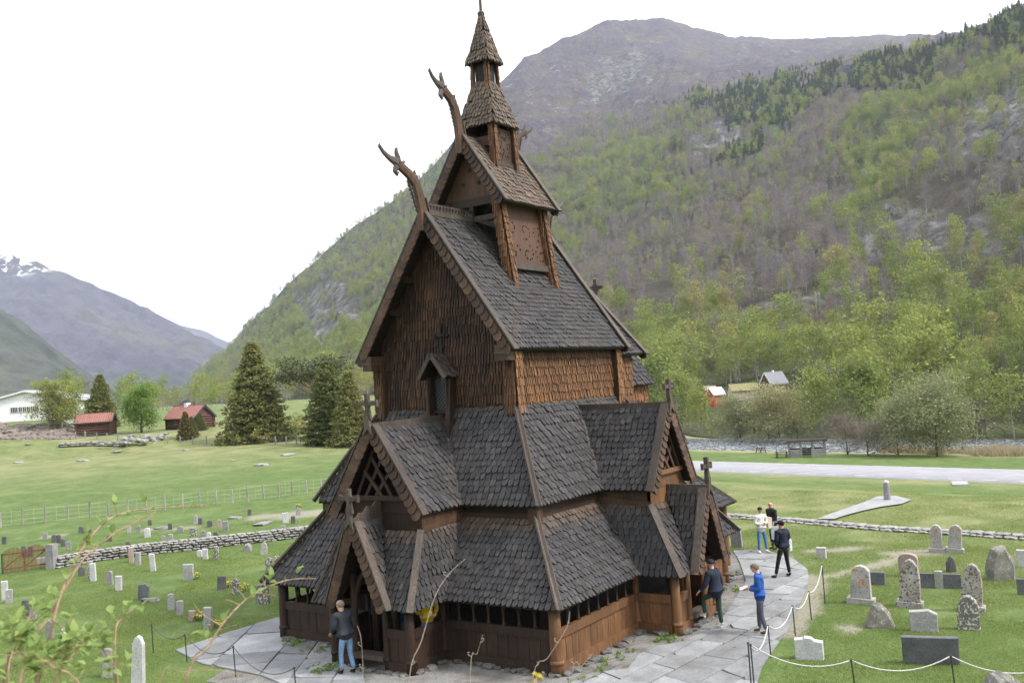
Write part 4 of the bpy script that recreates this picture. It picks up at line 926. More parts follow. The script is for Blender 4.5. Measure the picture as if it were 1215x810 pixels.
PROTO['pine'] = [conifer(s, 12, 5.5, 11, 8, MT['needle_pine'], MT['bark'], n=7, lfs=.04, z0=.18) for s in (10, 11)]
def tree(name, tm, cm, p, rz, sc, **k):
    r = empty(name, p, rz, **k); r.scale = (sc, sc, sc) if isinstance(sc, (int, float)) else sc
    inst('trunk', tm, parent=r); inst('crown', cm, parent=r); return r
# ---- the forest on the mountainside
rg = np.random.RandomState(11)
def hash_noise(p, s, k): return noise.noise(Vector((p[0]/s, p[1]/s, k)))
cells = []; nrw, ncl = G1.shape[:2]
A_ = G1[:149, :-1]; Bv = G1[:149, 1:]; Cv = G1[1:150, :-1]
area = np.linalg.norm(np.cross(Bv-A_, Cv-A_), axis=2); area[:, PXS[:-1] > 1330] *= .5; area[:, PXS[:-1] < 215] *= .3
dist = np.linalg.norm(A_-CP, axis=2)
dens = .022*(1-Zh[:149, :-1])+.0010*Zh[:149, :-1]; dens *= 1-.86*Zr[:149, :-1]; dens *= np.where(dist > 900, .75, 1); dens *= 1+.9*Zc[:149, :-1]
ex_ = area*dens; tot = ex_.sum(); cap = 60000
if tot > cap: ex_ *= cap/tot
print('forest expected', tot)
cnt = rg.poisson(ex_); FT = []
for i, j in zip(*np.nonzero(cnt)):
    for _ in range(cnt[i, j]):
        u, w_ = rg.uniform(size=2); p = G1[i, j]*(1-u)*(1-w_)+G1[i, j+1]*u*(1-w_)+G1[i+1, j]*(1-u)*w_+G1[i+1, j+1]*u*w_
        px, py = UV1[i, j]; zc, zg, zb, zr, zh = Zc[i, j], Zg[i, j], Zb[i, j], Zr[i, j], Zh[i, j]
        q = rg.uniform(); n_ = hash_noise(p, 45, 1)
        if hash_noise(p, 19, 5)+.5*hash_noise(p, 60, 8) < -.13 and not zc: continue
        if zc: sp = 'pine' if q < .8 else 'birch'
        elif zb: sp = 'bare' if q < .42 else ('shrub' if q < .93 else ('birch' if q < .97 else 'yellow'))
        elif zg: sp = 'birch' if q < .62+n_*.3 else ('yellow' if q < .82 else ('bare' if q < .95 else 'shrub'))
        elif zh > .5: sp = 'bare' if q < .6 else 'shrub'
        else: sp = ('birch' if n_ > .12 else 'bare') if q < .5 else ('yellow' if q < .66 else ('bare' if q < .9 else 'shrub'))
        if px < 600 and sp == 'bare' and q > .3: sp = 'birch'
        FT.append((p, sp, (rg.uniform(.7, 1.15)+.45*(rg.uniform() < .12))*(.8 if dist[min(i, 148), min(j, dist.shape[1]-1)] > 500 else 1.0)*(.62 if zh > .5 else 1), rg.uniform(0, 6.28), px, py))
keep = []
for f in FT:   # keep clear of the houses, poles and open grass on the slope
    px, py = f[4], f[5]
    if (822 < px < 955 and 464 < py < 530) or (925 < px < 1010 and 470 < py < 500): continue
    keep.append(f)
FT = keep
vis = [k for k, f in enumerate(FT) if 735 < f[4] < 1235 and f[5] > 250]
vis.sort(key=lambda k: np.linalg.norm(FT[k][0]-CP)/(1.4 if FT[k][1] != 'shrub' else .6)); near = set(vis[:290])
LAB = {'birch': ('pale green birch on the lower wooded slope across the river', 'birches on the slope across the river'),
       'yellow': ('yellowish budding birch on the lower wooded slope across the river', 'yellowish birches on the slope across the river'),
       'bare': ('bare grey birch among the green ones across the river', 'bare birches on the slope across the river'),
       'shrub': ('low greyish shrub on the slope across the river', 'shrubs on the slope across the river'),
       'pine': ('dark pine on the wooded slope across the river', 'pines on the slope across the river')}
NM = {'birch': 'birch_tree', 'yellow': 'birch_tree', 'bare': 'bare_tree', 'shrub': 'shrub', 'pine': 'pine_tree'}
ob_of = {}
for k in near:
    p, sp, s, rz, px, py = FT[k]; v = rg.randint(len(PROTO[sp])); tm, cm = PROTO[sp][v]
    ar_ = ('above the far bank left of the red house' if px < 832 else 'behind the red house and the moss roofed barn' if px < 895 else 'behind the slate roofed house' if px < 950 else 'above the picnic shelter' if px < 1010 else 'behind the smaller willow by the river' if px < 1085 else 'above the large willow bush' if px < 1150 else 'at the right edge above the river')
    hi_ = 'low' if py > 470 else ('halfway upslope' if py > 400 else 'high upslope'); w_ = {'birch': 'pale green birch', 'yellow': 'yellowish budding birch', 'bare': 'bare grey birch', 'shrub': 'greyish shrub', 'pine': 'dark pine'}[sp]
    r = tree(NM[sp], tm, cm, (p[0], p[1], p[2]-.2), rz, s, label=w_+(' low down ' if hi_ == 'low' else ' '+hi_+' ')+ar_, cat='shrub' if sp == 'shrub' else 'tree', group=w_+'es '+ar_ if w_.endswith('h') else w_+'s '+ar_)
# the rest: one point cloud, geometry nodes put a tree on each point
kinds = [(sp, v) for sp in PROTO for v in range(len(PROTO[sp]))]
vs, va, sc, ro = [], [], [], []
for k, (p, sp, s, rz, px, py) in enumerate(FT):
    if k in near: continue
    vs.append((p[0], p[1], p[2]-.2)); va.append(kinds.index((sp, rg.randint(len(PROTO[sp]))))); sc.append(s); ro.append(rz)
me = bpy.data.meshes.new('forest'); me.from_pydata(vs, [], [])
for nm, ty, d in (('variant', 'INT', va), ('size', 'FLOAT', sc), ('turn', 'FLOAT', ro)):
    a = me.attributes.new(nm, ty, 'POINT'); a.data.foreach_set('value', d)
forest = bpy.data.objects.new('forest', me); COL.objects.link(forest); props(forest, 'mixed wood of pale birch, bare trees and dark pines covering the mountainside', 'forest', kind='stuff')
def scatter_nodes(o, items, name):
    """items: list of lists of meshes; instances the joined meshes of item k on points with variant == k"""
    ng = bpy.data.node_groups.new(name, 'GeometryNodeTree'); ng.interface.new_socket('Geometry', in_out='INPUT', socket_type='NodeSocketGeometry'); ng.interface.new_socket('Geometry', in_out='OUTPUT', socket_type='NodeSocketGeometry')
    N = ng.nodes; L = ng.links; gi = N.new('NodeGroupInput'); go = N.new('NodeGroupOutput'); jn = N.new('GeometryNodeJoinGeometry')
    def na(n, ty):
        a = N.new('GeometryNodeInputNamedAttribute'); a.data_type = ty; a.inputs['Name'].default_value = n; return a.outputs['Attribute']
    var, siz, trn = na('variant', 'INT'), na('size', 'FLOAT'), na('turn', 'FLOAT')
    cx = N.new('ShaderNodeCombineXYZ'); L.new(trn, cx.inputs['Z'])
    for k, objs in enumerate(items):
        ip = N.new('GeometryNodeInstanceOnPoints'); cmp_ = N.new('FunctionNodeCompare'); cmp_.data_type = 'INT'; cmp_.operation = 'EQUAL'
        L.new(var, [s for s in cmp_.inputs if s.name == 'A' and s.type == 'INT'][0]); [s for s in cmp_.inputs if s.name == 'B' and s.type == 'INT'][0].default_value = k
        L.new(cmp_.outputs[0], ip.inputs['Selection']); L.new(gi.outputs[0], ip.inputs['Points']); L.new(siz, ip.inputs['Scale']); L.new(cx.outputs[0], ip.inputs['Rotation'])
        j2 = N.new('GeometryNodeJoinGeometry')
        for ob in objs:
            oi = N.new('GeometryNodeObjectInfo'); oi.inputs['Object'].default_value = ob; oi.transform_space = 'ORIGINAL'; L.new(oi.outputs['Geometry'], j2.inputs[0])
        L.new(j2.outputs[0], ip.inputs['Instance']); L.new(ip.outputs[0], jn.inputs[0])
    L.new(jn.outputs[0], go.inputs[0]); md = o.modifiers.new('scatter', 'NODES'); md.node_group = ng
# one standing tree of each kind lends its meshes
donor = {}
for o in bpy.data.objects:
    if o.parent and o.name.split('.')[0] in ('trunk', 'crown'): donor.setdefault(o.data.name, o)
items = []
for sp, v in kinds:
    tm, cm = PROTO[sp][v]
    if tm.name not in donor:      # stands at the far end of the wood, behind the right edge of the photograph
        p = mhit(1290+12*len(items), 380); r = tree(NM[sp], tm, cm, tuple(p), 0, 1, label=LAB[sp][0], cat='tree' if sp != 'shrub' else 'shrub', group=LAB[sp][1])
        for c_ in r.children: donor[c_.data.name] = c_
    items.append([donor[tm.name], donor[cm.name]])
scatter_nodes(forest, items, 'forest_scatter')
print('forest', len(vs), 'near', len(near))
# ---- single trees near the far houses (left) and along the river (right)
def place_px(px, py, d=None): return ghit(px, py) if d is None else at(px, py, d)
def sized(name, pr, px, py, hpx, h0, wmul=1., rz=0, **k):
    p = ghit(px, py); s = hpx*depth_of(p)/CAM['F']/h0; return tree(name, pr[0], pr[1], (p[0], p[1], p[2]-.1), rz, (s*wmul, s*wmul, s), **k)
SPR = [conifer(s, 12, 7.0, 40, 19, MT['needle'], MT['bark'], n=26, lfs=.0120, z0=.02) for s in (21, 22)]
SPB = conifer(23, 12, 6.8, 26, 13, MT['needle_brown'], MT['bark'], n=12, lfs=.026, z0=.02)
sized('spruce_tree', SPR[0], 305, 524, 119, 12, 1.28, 1, label='tallest spruce, wide and dark, behind the far wire fence left of the church', cat='tree')
sized('spruce_tree', SPR[1], 392, 527, 100, 12, 1.3, 2, label='slim dark spruce close beside the church roof, left of its darker neighbour', cat='tree')
sized('spruce_tree', SPR[0], 418, 529, 90, 12, 1.15, 4, label='dark spruce half hidden behind the church roof at far left', cat='tree')
sized('spruce_tree', SPR[1], 121, 507, 64, 12, 1.25, 3, label='olive brown spruce rising behind the red roofed shed', cat='tree')
RND = broad(31, 8, .2, 30, .50, 620, 20, .13, MT['leaf_fresh'], MT['bark'], z0=.12, sp=.09)
sized('broadleaf_tree', RND, 168, 513, 54, 8, 1.0, 0, label='round fresh green tree between the red roofed shed and the log house', cat='tree')
LBP = [broad(60+s, 13, .15, 20, .30, 330, 15, .17, MT['leaf_birch'] if s else MT['leaf_yellow'], MT['bark_birch'], z0=.12, sp=.075, twigs=3) for s in (0, 1, 2)]
for px, py, h, k, lb in ((58, 509, 56, 0, 'pale birch at the left of the clump beside the white building'), (74, 510, 60, 1, 'tall pale birch in the middle of the clump beside the white building'), (90, 510, 52, 2, 'pale birch at the right of the clump by the red roofed shed')):
    sized('birch_tree', LBP[k], px, py, h, 13, 1.3, k, label=lb, cat='tree')
sized('garden_shrub', SPB, 221, 520, 33, 12, 1.25, 0, label='brownish green cone shaped shrub standing before the log house', cat='shrub')
sized('garden_shrub', SPR[1], 228, 517, 24, 12, 1.3, 0, label='small green cone shaped shrub behind the brownish one', cat='shrub')
sized('garden_shrub', SPR[0], 238, 509, 20, 12, 1.5, 2, label='small dark conical shrub at the right end of the log house', cat='shrub')
rg2 = np.random.RandomState(40); mb = MB(); mb.tube([(0, 0, 0), (.1, 0, 4), (.5, 0, 7)], [.22, .17, .12], 8); cn = []
for k in range(12):
    a = k*2.4; L = 2.2+rg2.uniform(0, 3.2); z = 7.3+rg2.uniform(0, 1.4)+.5*(3.5-L*.5); mb.tube([(.4, 0, 5.2+k*.15), (math.cos(a)*L*.5, math.sin(a)*L*.5, z-.8), (math.cos(a)*L, math.sin(a)*L, z)], [.10, .06, .03], 5, cap=False)
    for q in range(12): cn.append((math.cos(a)*L*rg2.uniform(.4, 1.1)+rg2.normal()*.5, math.sin(a)*L*rg2.uniform(.4, 1.1)+rg2.normal()*.5, z+rg2.uniform(-.4, .5)))
PN = (mb.mesh('trunk', MT['bark_pine'], True), meshvf('crown', [leaves(rg2, np.array(cn), .75, 34, .16, .5)], MT['needle_pine']))
p = ghit(388, 527); s = 110*depth_of(p)/CAM['F']/10.2
tree('pine_tree', PN[0], PN[1], (p[0]+6, p[1]+8, p[2]-.2), 0, (s*.95, s*.95, s), label='broad umbrella shaped pine with reddish trunk behind the two slim spruces', cat='tree')
sized('broadleaf_tree', PROTO['birch'][0], 352, 523, 32, 13, 1.6, 1, label='small light green tree by the turf roofed hut', cat='tree')
# trees along the far valley floor on the left
rgf = np.random.RandomState(90)
for i in range(64):
    px = rgf.uniform(40, 445); d = rgf.uniform(230, 420); v = at(px, 480, d); z = H(v[0], v[1]); s = rgf.uniform(.5, .95); sp = ['birch', 'yellow', 'birch', 'shrub', 'bare'][rgf.randint(5)]; pr = PROTO[sp][rgf.randint(len(PROTO[sp]))]
    ar_ = 'behind the white hall and birch clump' if px < 130 else 'between the round green tree and the log house' if px < 200 else 'beyond the log house' if px < 270 else 'behind the tallest spruce' if px < 345 else 'behind the umbrella pine and slim spruces'
    tree('valley_tree', pr[0], pr[1], (v[0], v[1], z-.2), rgf.uniform(0, 6), s, label={'birch': 'small pale green tree', 'yellow': 'small yellowish tree', 'shrub': 'small grey shrub', 'bare': 'small bare tree'}[sp]+' far off '+ar_, cat='tree', group='valley trees '+ar_)
# river bank bushes
BW = [broad(s, 8, .10, 34, .60, 700, 16, .12, MT['leaf_willow'], MT['bark'], z0=.03, sp=.12, up=.5, twigs=4) for s in (51, 52)]
BB = bare(53, 8, .12, 34, .6, 420, MT['twig_brown'], MT['bark'], th=.0016, z0=.03, up=.5)
BG = broad(54, 8, .15, 20, .42, 220, 12, .17, MT['leaf_birch'], MT['bark_birch'], z0=.15, sp=.09, twigs=4)
def bankbush(name, pr, px, py, hpx, w_, rz, lb, d=None):
    p = ghit(px, py) if d is None else at(px, py, d); s = hpx*depth_of(p)/CAM['F']/8
    tree(name, pr[0], pr[1], (p[0], p[1], p[2]-.15), rz, (s*w_, s*w_, s), label=lb, cat='bush')
bankbush('willow_bush', BW[0], 1112, 541, 86, 1.1, 0, 'large pale willow bush on the river bank at the right')
bankbush('willow_bush', BW[1], 1066, 540, 62, 1.1, 2, 'smaller pale willow bush left of the large one by the river')
bankbush('willow_bush', BW[0], 925, 517, 54, 1.5, 3, 'wide greyish willow bush below the slate roofed house', 172)
bankbush('willow_bush', BW[1], 878, 518, 46, 1.35, 1, 'pale willow bush on the far bank below the red house', 182)
bankbush('birch_tree', BG, 782, 508, 92, 1.0, 1, 'tall light green tree beside the cross of the south gable', 205)
bankbush('birch_tree', BG, 812, 512, 72, .9, 3, 'light green tree on the far bank right of the south gable', 196)
bankbush('birch_tree', BG, 830, 515, 56, .8, 5, 'slender light green tree on the far bank left of the red house', 188)
bankbush('birch_tree', BG, 975, 514, 78, .9, 2, 'light green birch behind the open picnic shelter', 165)
bankbush('birch_tree', BG, 1030, 514, 88, 1., 4, 'light green birch left of the large willow bush', 160)
bankbush('bare_bush', BB, 1006, 539, 46, 1.6, 0, 'grey leafless bush on the river bank right of the picnic shelter')
bankbush('bare_bush', BB, 895, 513, 45, 1.3, 2, 'brown leafless bush on the far river bank below the houses', 178)
bankbush('bare_bush', BB, 1030, 541, 40, 1.6, 1, 'grey leafless bush by the river just left of the smaller willow')
bankbush('bare_bush', BB, 1165, 512, 38, 1.6, 4, 'brown leafless bush on the far bank right of the large willow', 150)
rgb2 = np.random.RandomState(92)
for i in range(46):
    s_, d_ = rgb2.uniform(-75, 55), rgb2.uniform(-64, -57); q = RA+RD*s_+RN*d_; k = rgb2.randint(3); pr = [BB, PROTO['shrub'][1], BB][k]
    tree('bank_shrub', pr[0], pr[1], (q[0], q[1], -7.0), rgb2.uniform(0, 6), rgb2.uniform(.35, .7), label=['brown leafless shrub', 'greyish green shrub', 'brown leafless shrub'][k]+' in the thicket along the far river bank', cat='shrub', group=['brown', 'green', 'brown'][k]+' shrubs on the far river bank')
# dry reeds along the near river bank
ps = []; rg3 = np.random.RandomState(60); cen = []
for _ in range(6000):
    s_, d_ = rg3.uniform(4, 66), rg3.uniform(-31.5, -15)
    if d_ > -26+ (s_-4)*.30: continue
    if hash_noise((s_, d_), 6, 3) < -.05: continue
    q = RA+RD*s_+RN*d_; cen.append((q[0], q[1], H(q[0], q[1])))
v, f = sticks(rg3, np.array(cen), np.array([.5, .5, .02]), 16, 1.15, .035, (0, 0, 1.4))
me = meshvf('dry_reeds', [(v, f)], leafmat('dry_grass', (.30, .25, .16), (.44, .37, .25), trans=.2)); o = bpy.data.objects.new('dry_reeds', me); COL.objects.link(o)
props(o, 'pale dry reeds along the near river bank', 'reeds', kind='stuff')
# short grass standing on the nearer lawns
blade = meshvf('grass_blades', [sticks(np.random.RandomState(3), np.zeros((1, 3)), np.array([.13, .13, 0.]), 15, .038, .007, (0, 0, .7))], leafmat('grass_blade', (.15, .21, .055), (.27, .33, .12), trans=.5))
# ================================================================== CHURCHYARD
def stone_mat(name, c, c2, spot=None, lich=None, ls=5, la=(.58, .64), sp=(.6, .66)):
    m, t, b = nmat(name, .85, .25)
    n = noise_n(t, 2.5, 6, .65, 'world'); n2 = noise_n(t, 22, 4, .6, 'world')
    g = mixc(t, 1., ramp(t, n, [(.3, c), (.7, c2)]), ramp(t, n2, [(.3, .8), (.7, 1.2)]), 'MULTIPLY')
    if spot: g = mixc(t, ramp(t, noise_n(t, 17, 3, .5, 'world'), [(sp[0], 0.), (sp[1], 1.)]), g, spot)
    if lich: g = mixc(t, ramp(t, noise_n(t, ls, 5, .7, 'world'), [(la[0], 0.), (la[1], .9)]), g, lich)
    t.links.new(g, b.inputs['Base Color']); bump(t, b, n2, .5, .02); return m
SM = {'pale': stone_mat('pale_gravestone', (.22, .215, .22), (.36, .35, .355), (.44, .43, .42)), 'grey': stone_mat('grey_gravestone', (.16, .155, .16), (.27, .26, .265), (.36, .35, .33)),
      'dark': stone_mat('dark_gravestone', (.065, .062, .066), (.125, .12, .125)), 'spot': stone_mat('lichen_spotted_gravestone', (.10, .092, .085), (.20, .185, .17), (.50, .49, .45), sp=(.54, .60)),
      'orange': stone_mat('orange_lichen_gravestone', (.26, .25, .245), (.42, .41, .40), (.14, .12, .11), (.45, .16, .035), 4.5), 'speck': stone_mat('speckled_gravestone', (.20, .18, .165), (.42, .39, .37), (.10, .085, .075), (.40, .16, .05), 6, (.62, .67), (.55, .60)),
      'pink': stone_mat('pinkish_gravestone', (.26, .19, .175), (.36, .28, .26)), 'white': stone_mat('white_gravestone', (.36, .355, .37), (.50, .49, .50), (.26, .25, .25), sp=(.62, .7)), 'bluedark': stone_mat('dark_slate_gravestone', (.085, .085, .095), (.15, .15, .165)),
      'rock': stone_mat('rough_rock', (.10, .095, .085), (.24, .225, .20), (.34, .33, .30)), 'wallstone': stone_mat('wall_stone', (.15, .145, .14), (.36, .345, .33), (.10, .09, .08)), 'slab': None}
def outline(style, w, h, rg_):
    if style == 'rect': return [(-w/2, -.15), (w/2, -.15), (w/2, h), (-w/2, h)]
    if style == 'round': return [(-w/2, -.15), (w/2, -.15), (w/2, h-w*.3)]+[(w/2*math.cos(a), h-w*.3+w*.3*math.sin(a)) for a in np.linspace(.25, math.pi-.25, 8)]+[(-w/2, h-w*.3)]
    if style == 'point': return [(-w/2, -.15), (w/2, -.15), (w*.40, h*.86), (w*.22, h*.96), (0, h), (-w*.22, h*.96), (-w*.40, h*.86)]
    if style == 'arch': return [(-w/2, -.15), (w/2, -.15), (w*.46, h*.62), (w*.36, h*.84), (w*.18, h*.96), (0, h), (-w*.18, h*.96), (-w*.36, h*.84), (-w*.46, h*.62)]
    if style == 'shoulder': return [(-w/2, -.15), (w/2, -.15), (w/2, h*.82), (w*.2, h), (-w*.5, h*.93)]
    if style == 'step': return [(-w/2, -.1), (w/2, -.1), (w/2, h*.8), (w*.2, h*.86), (w*.1, h*.97), (-w*.15, h), (-w*.2, h*.93), (-w/2, h*.9)]
    if style == 'rough':
        p = []; n = 13
        for i in range(n):
            a = math.pi*i/(n-1); p.append((w/2*math.cos(a)*rg_.uniform(.88, 1.05), h*(max(0, math.sin(a))**.75)*rg_.uniform(.9, 1.03)))
        return [(-w/2, -.15), (w/2, -.15)]+p
    if style == 'tri': return [(-w/2, -.15), (w/2, -.15), (w*.47, h*.12), (w*.34, h*.62), (w*.12, h*.93), (-w*.02, h), (-w*.16, h*.9), (-w*.34, h*.42), (-w*.48, h*.1)]
GR_ROT = math.atan2(-.35, -1.0)
def gravestone(px, py, wpx, hpx, style, mat, label, rot=0., lean=0., base=False, th=None, group=None, tilt=0., cat='gravestone'):
    p = ghit(px, py); k = depth_of(p)/CAM['F']; h = hpx*k; w = wpx*k; rg_ = random.Random(int(px*7+py))
    th = th or max(.10, min(.2, w*.32)); w = max(.22, w-th*.45) if style not in ('rough', 'tri') else w
    mb = MB(); ol = outline(style, w, h, rg_); n = len(ol)
    tk = 1.0 if style not in ('rough', 'tri') else 2.2; th *= tk; ch = .018 if tk == 1 else th*.25
    # face outline with a bevelled edge on both sides
    cx_, cz_ = 0, h*.5; ins = [(x*(1-2*ch/max(w, .2)), z-(ch if z > h*.3 else 0)) for x, z in ol]
    rings = [(-th/2, ins), (-th/2+ch, ol), (th/2-ch, ol), (th/2, ins)]; vs = []
    for y, o_ in rings: vs += [(x+(rg_.uniform(-.012, .012) if tk > 1 else 0), y+tilt*z, z) for x, z in o_]
    fs = [tuple(range(n))]+[(r*n+i, r*n+(i+1) % n, (r+1)*n+(i+1) % n, (r+1)*n+i) for r in range(3) for i in range(n)]+[tuple(reversed(range(3*n, 4*n)))]
    mb.add(vs, fs); rz = math.atan2(FWH[1], FWH[0])-math.pi/2+rot
    r = mb.build('gravestone' if cat == 'gravestone' else 'boulder', SM[mat], None, loc=(p[0], p[1], p[2]), label=label, cat=cat, group=group)
    r.rotation_euler = (0, lean, rz)
    if base: MB().box((0, tilt*.02, .05), (w*1.22, th*1.9, .2), jit=.01).build('plinth', SM[mat], r)
    return r
gy = gravestone
# -- right hand side
gy(1022, 715, 29, 45, 'point', 'orange', 'tall white pointed gravestone with orange lichen top, nearest the rope in the right graveyard', -.5, .05, True)
gy(1042, 693, 20, 15, 'rect', 'bluedark', 'small plain dark grey gravestone just right of the tall white pointed one', -.5)
gy(1079, 683, 25, 27, 'round', 'pink', 'pinkish rounded gravestone behind the tall speckled one', -.5)
gy(1080, 719, 28, 56, 'arch', 'speck', 'tall speckled arched gravestone on a plinth in front of the pinkish stone', -.5, .06, True)
gy(1129, 678, 12, 18, 'rough', 'dark', 'small jagged dark stone behind the low three part grave marker', 0)
gy(1153, 724, 28, 56, 'arch', 'speck', 'tall speckled arched gravestone rising behind the white spotted dark stone', -.5, .08, True)
gy(1150, 746, 30, 40, 'arch', 'spot', 'dark gravestone thickly spotted with white lichen, in front of a tall arched one', -.45, .03)
gy(1187, 687, 34, 40, 'rough', 'rock', 'large rough dark grey stone at the right of the graveyard', 0, .05)
gy(1214, 672, 14, 20, 'rect', 'white', 'white gravestone at the right edge of the photograph', -.5)
gy(1214, 705, 14, 19, 'rect', 'bluedark', 'dark gravestone at the right edge below the white one', -.5)
gy(1112, 655, 17, 33, 'point', 'orange', 'left one of two orange stained gravestones by the low stone wall', -.5, .02, True)
gy(1133, 655, 19, 33, 'point', 'orange', 'right one of two orange stained gravestones by the low stone wall', -.5, .10, True)
gy(1044, 743, 34, 28, 'tri', 'rock', 'rough triangular grey rock in the grass before the tall white stone', 0)
gy(1097, 748, 35, 25, 'shoulder', 'pale', 'low pale grey gravestone with sloping shoulders above the long dark one', -.4)
gy(1105, 786, 66, 33, 'rect', 'bluedark', 'long low dark gravestone leaning forwards behind the front rope', -.35, 0, th=.16, tilt=-.22)
gy(961, 781, 37, 26, 'step', 'white', 'low whitish broken gravestone beside the paved path and rope', -.35, th=.2)
gy(975, 662, 13, 13, 'rect', 'white', 'small white gravestone at the far end of the rope', -.5)
gy(1190, 824, 46, 27, 'rough', 'rock', 'rough mottled stone at the bottom right corner behind the rope', 0)
gy(875, 649, 15, 26, 'round', 'grey', 'tall grey gravestone half hidden behind the church corner near the visitors', -.5, -.05)
r = empty('gravestone', tuple(ghit(1115, 697)), 0, label='low grave marker of two dark panels and a pale middle block', cat='gravestone')
r.rotation_euler = (0, 0, math.atan2(FWH[1], FWH[0])-math.pi/2-.45); k = depth_of(r.location)/CAM['F']
for x, w_, h_, mt_, th_ in ((-14, 18, 18, 'bluedark', .1), (0, 8, 21, 'pale', .16), (14, 19, 18, 'bluedark', .1)):
    MB().box((x*k, 0, h_*k/2-.03), (w_*k, th_, h_*k), jit=.004).build('stone_panel' if mt_ != 'pale' else 'middle_block', SM[mt_], r)
# -- left hand side, churchyard inside the stone wall
LG = [(6, 711, 7, 22, 'rect', 'white', 'white gravestone at the left edge of the photograph below the iron gate'), (11, 715, 5, 16, 'rect', 'pale', 'thin pale gravestone touching the right side of the leftmost white one'),
 (31, 730, 9, 19, 'round', 'dark', 'dark gravestone among the leaves of the front bush, below the gate'), (40, 733, 8, 16, 'rect', 'grey', 'grey gravestone partly hidden behind bush leaves, right of a dark one'),
 (60, 757, 9, 22, 'round', 'grey', 'grey gravestone hidden behind the stems of the front bush'), (78, 765, 13, 21, 'rough', 'spot', 'spotted grey stone behind the bush, left of the tall white pillar'),
 (97, 683, 9, 11, 'round', 'dark', 'small dark stone left of the tall white twin slabs near the wall'), (107, 686, 8, 21, 'rect', 'speck', 'speckled white slab, left half of the twin slabs right of the gate'), (111, 689, 5, 21, 'rect', 'white', 'narrow white slab, right half of the twin slabs right of the gate'),
 (131, 693, 9, 16, 'round', 'grey', 'grey gravestone leaning beside a white one below the stone wall'), (141, 700, 9, 17, 'rect', 'white', 'white gravestone touching the grey one below the stone wall'),
 (156, 667, 7, 18, 'rect', 'pink', 'pinkish upright slab standing against the stone wall'), (164, 670, 6, 15, 'rect', 'pale', 'pale slab just right of the pinkish one by the stone wall'), (182, 677, 8, 20, 'rect', 'white', 'tall narrow white gravestone below the middle of the stone wall'),
 (224, 688, 14, 19, 'rect', 'pale', 'wide pale grey gravestone alone in the middle of the left lawn'), (170, 711, 14, 19, 'shoulder', 'bluedark', 'wide dark gravestone with a broken piece beside it, left lawn'),
 (203, 723, 8, 19, 'round', 'pale', 'pale rounded gravestone, left of three short ones in a row'), (214, 729, 8, 17, 'round', 'pale', 'pale rounded gravestone, middle of three short ones in a row'), (228, 736, 10, 12, 'rect', 'pink', 'small pinkish gravestone with yellow flowers, left of the tall pale one'),
 (247, 746, 12, 26, 'rect', 'pale', 'tall pale gravestone with yellow flowers, nearest the rope post on the left'), (237, 660, 5, 8, 'round', 'white', 'tiny white stone at the foot of the stone wall'), (244, 663, 6, 12, 'rect', 'white', 'small white slab at the foot of the wall, left of the dark spotted one'),
 (256, 664, 7, 16, 'rect', 'spot', 'dark spotted slab standing at the foot of the stone wall'), (294, 653, 11, 9, 'rough', 'grey', 'low dark stone by the wall, left of the pinkish white stone'), (313, 657, 10, 14, 'arch', 'orange', 'stained whitish stone by the wall near the church roof'),
 (320, 677, 10, 16, 'round', 'spot', 'spotted pale stone, left of the close pair beside the church roof'), (329, 677, 8, 18, 'round', 'spot', 'spotted darker stone, right of the close pair beside the church roof'), (263, 699, 12, 16, 'rect', 'dark', 'dark square topped gravestone with yellow flowers at its right'),
 (280, 704, 11, 19, 'arch', 'spot', 'dark lichened arched gravestone between two yellow flower clumps'), (313, 716, 18, 23, 'rect', 'spot', 'wide pale spotted gravestone next to the church corner, behind a twig'),
 (164, 823, 20, 69, 'point', 'white', 'big white pointed gravestone at the bottom left of the photograph'), (127, 803, 15, 34, 'round', 'grey', 'grey gravestone left of the big white pointed one, behind leaves')]
for px, py, w_, h_, st, mt_, lb in LG: gy(px, py, w_, h_, st, mt_, lb, .15+random.uniform(-.35, .25), random.uniform(-.07, .09), th=.13)
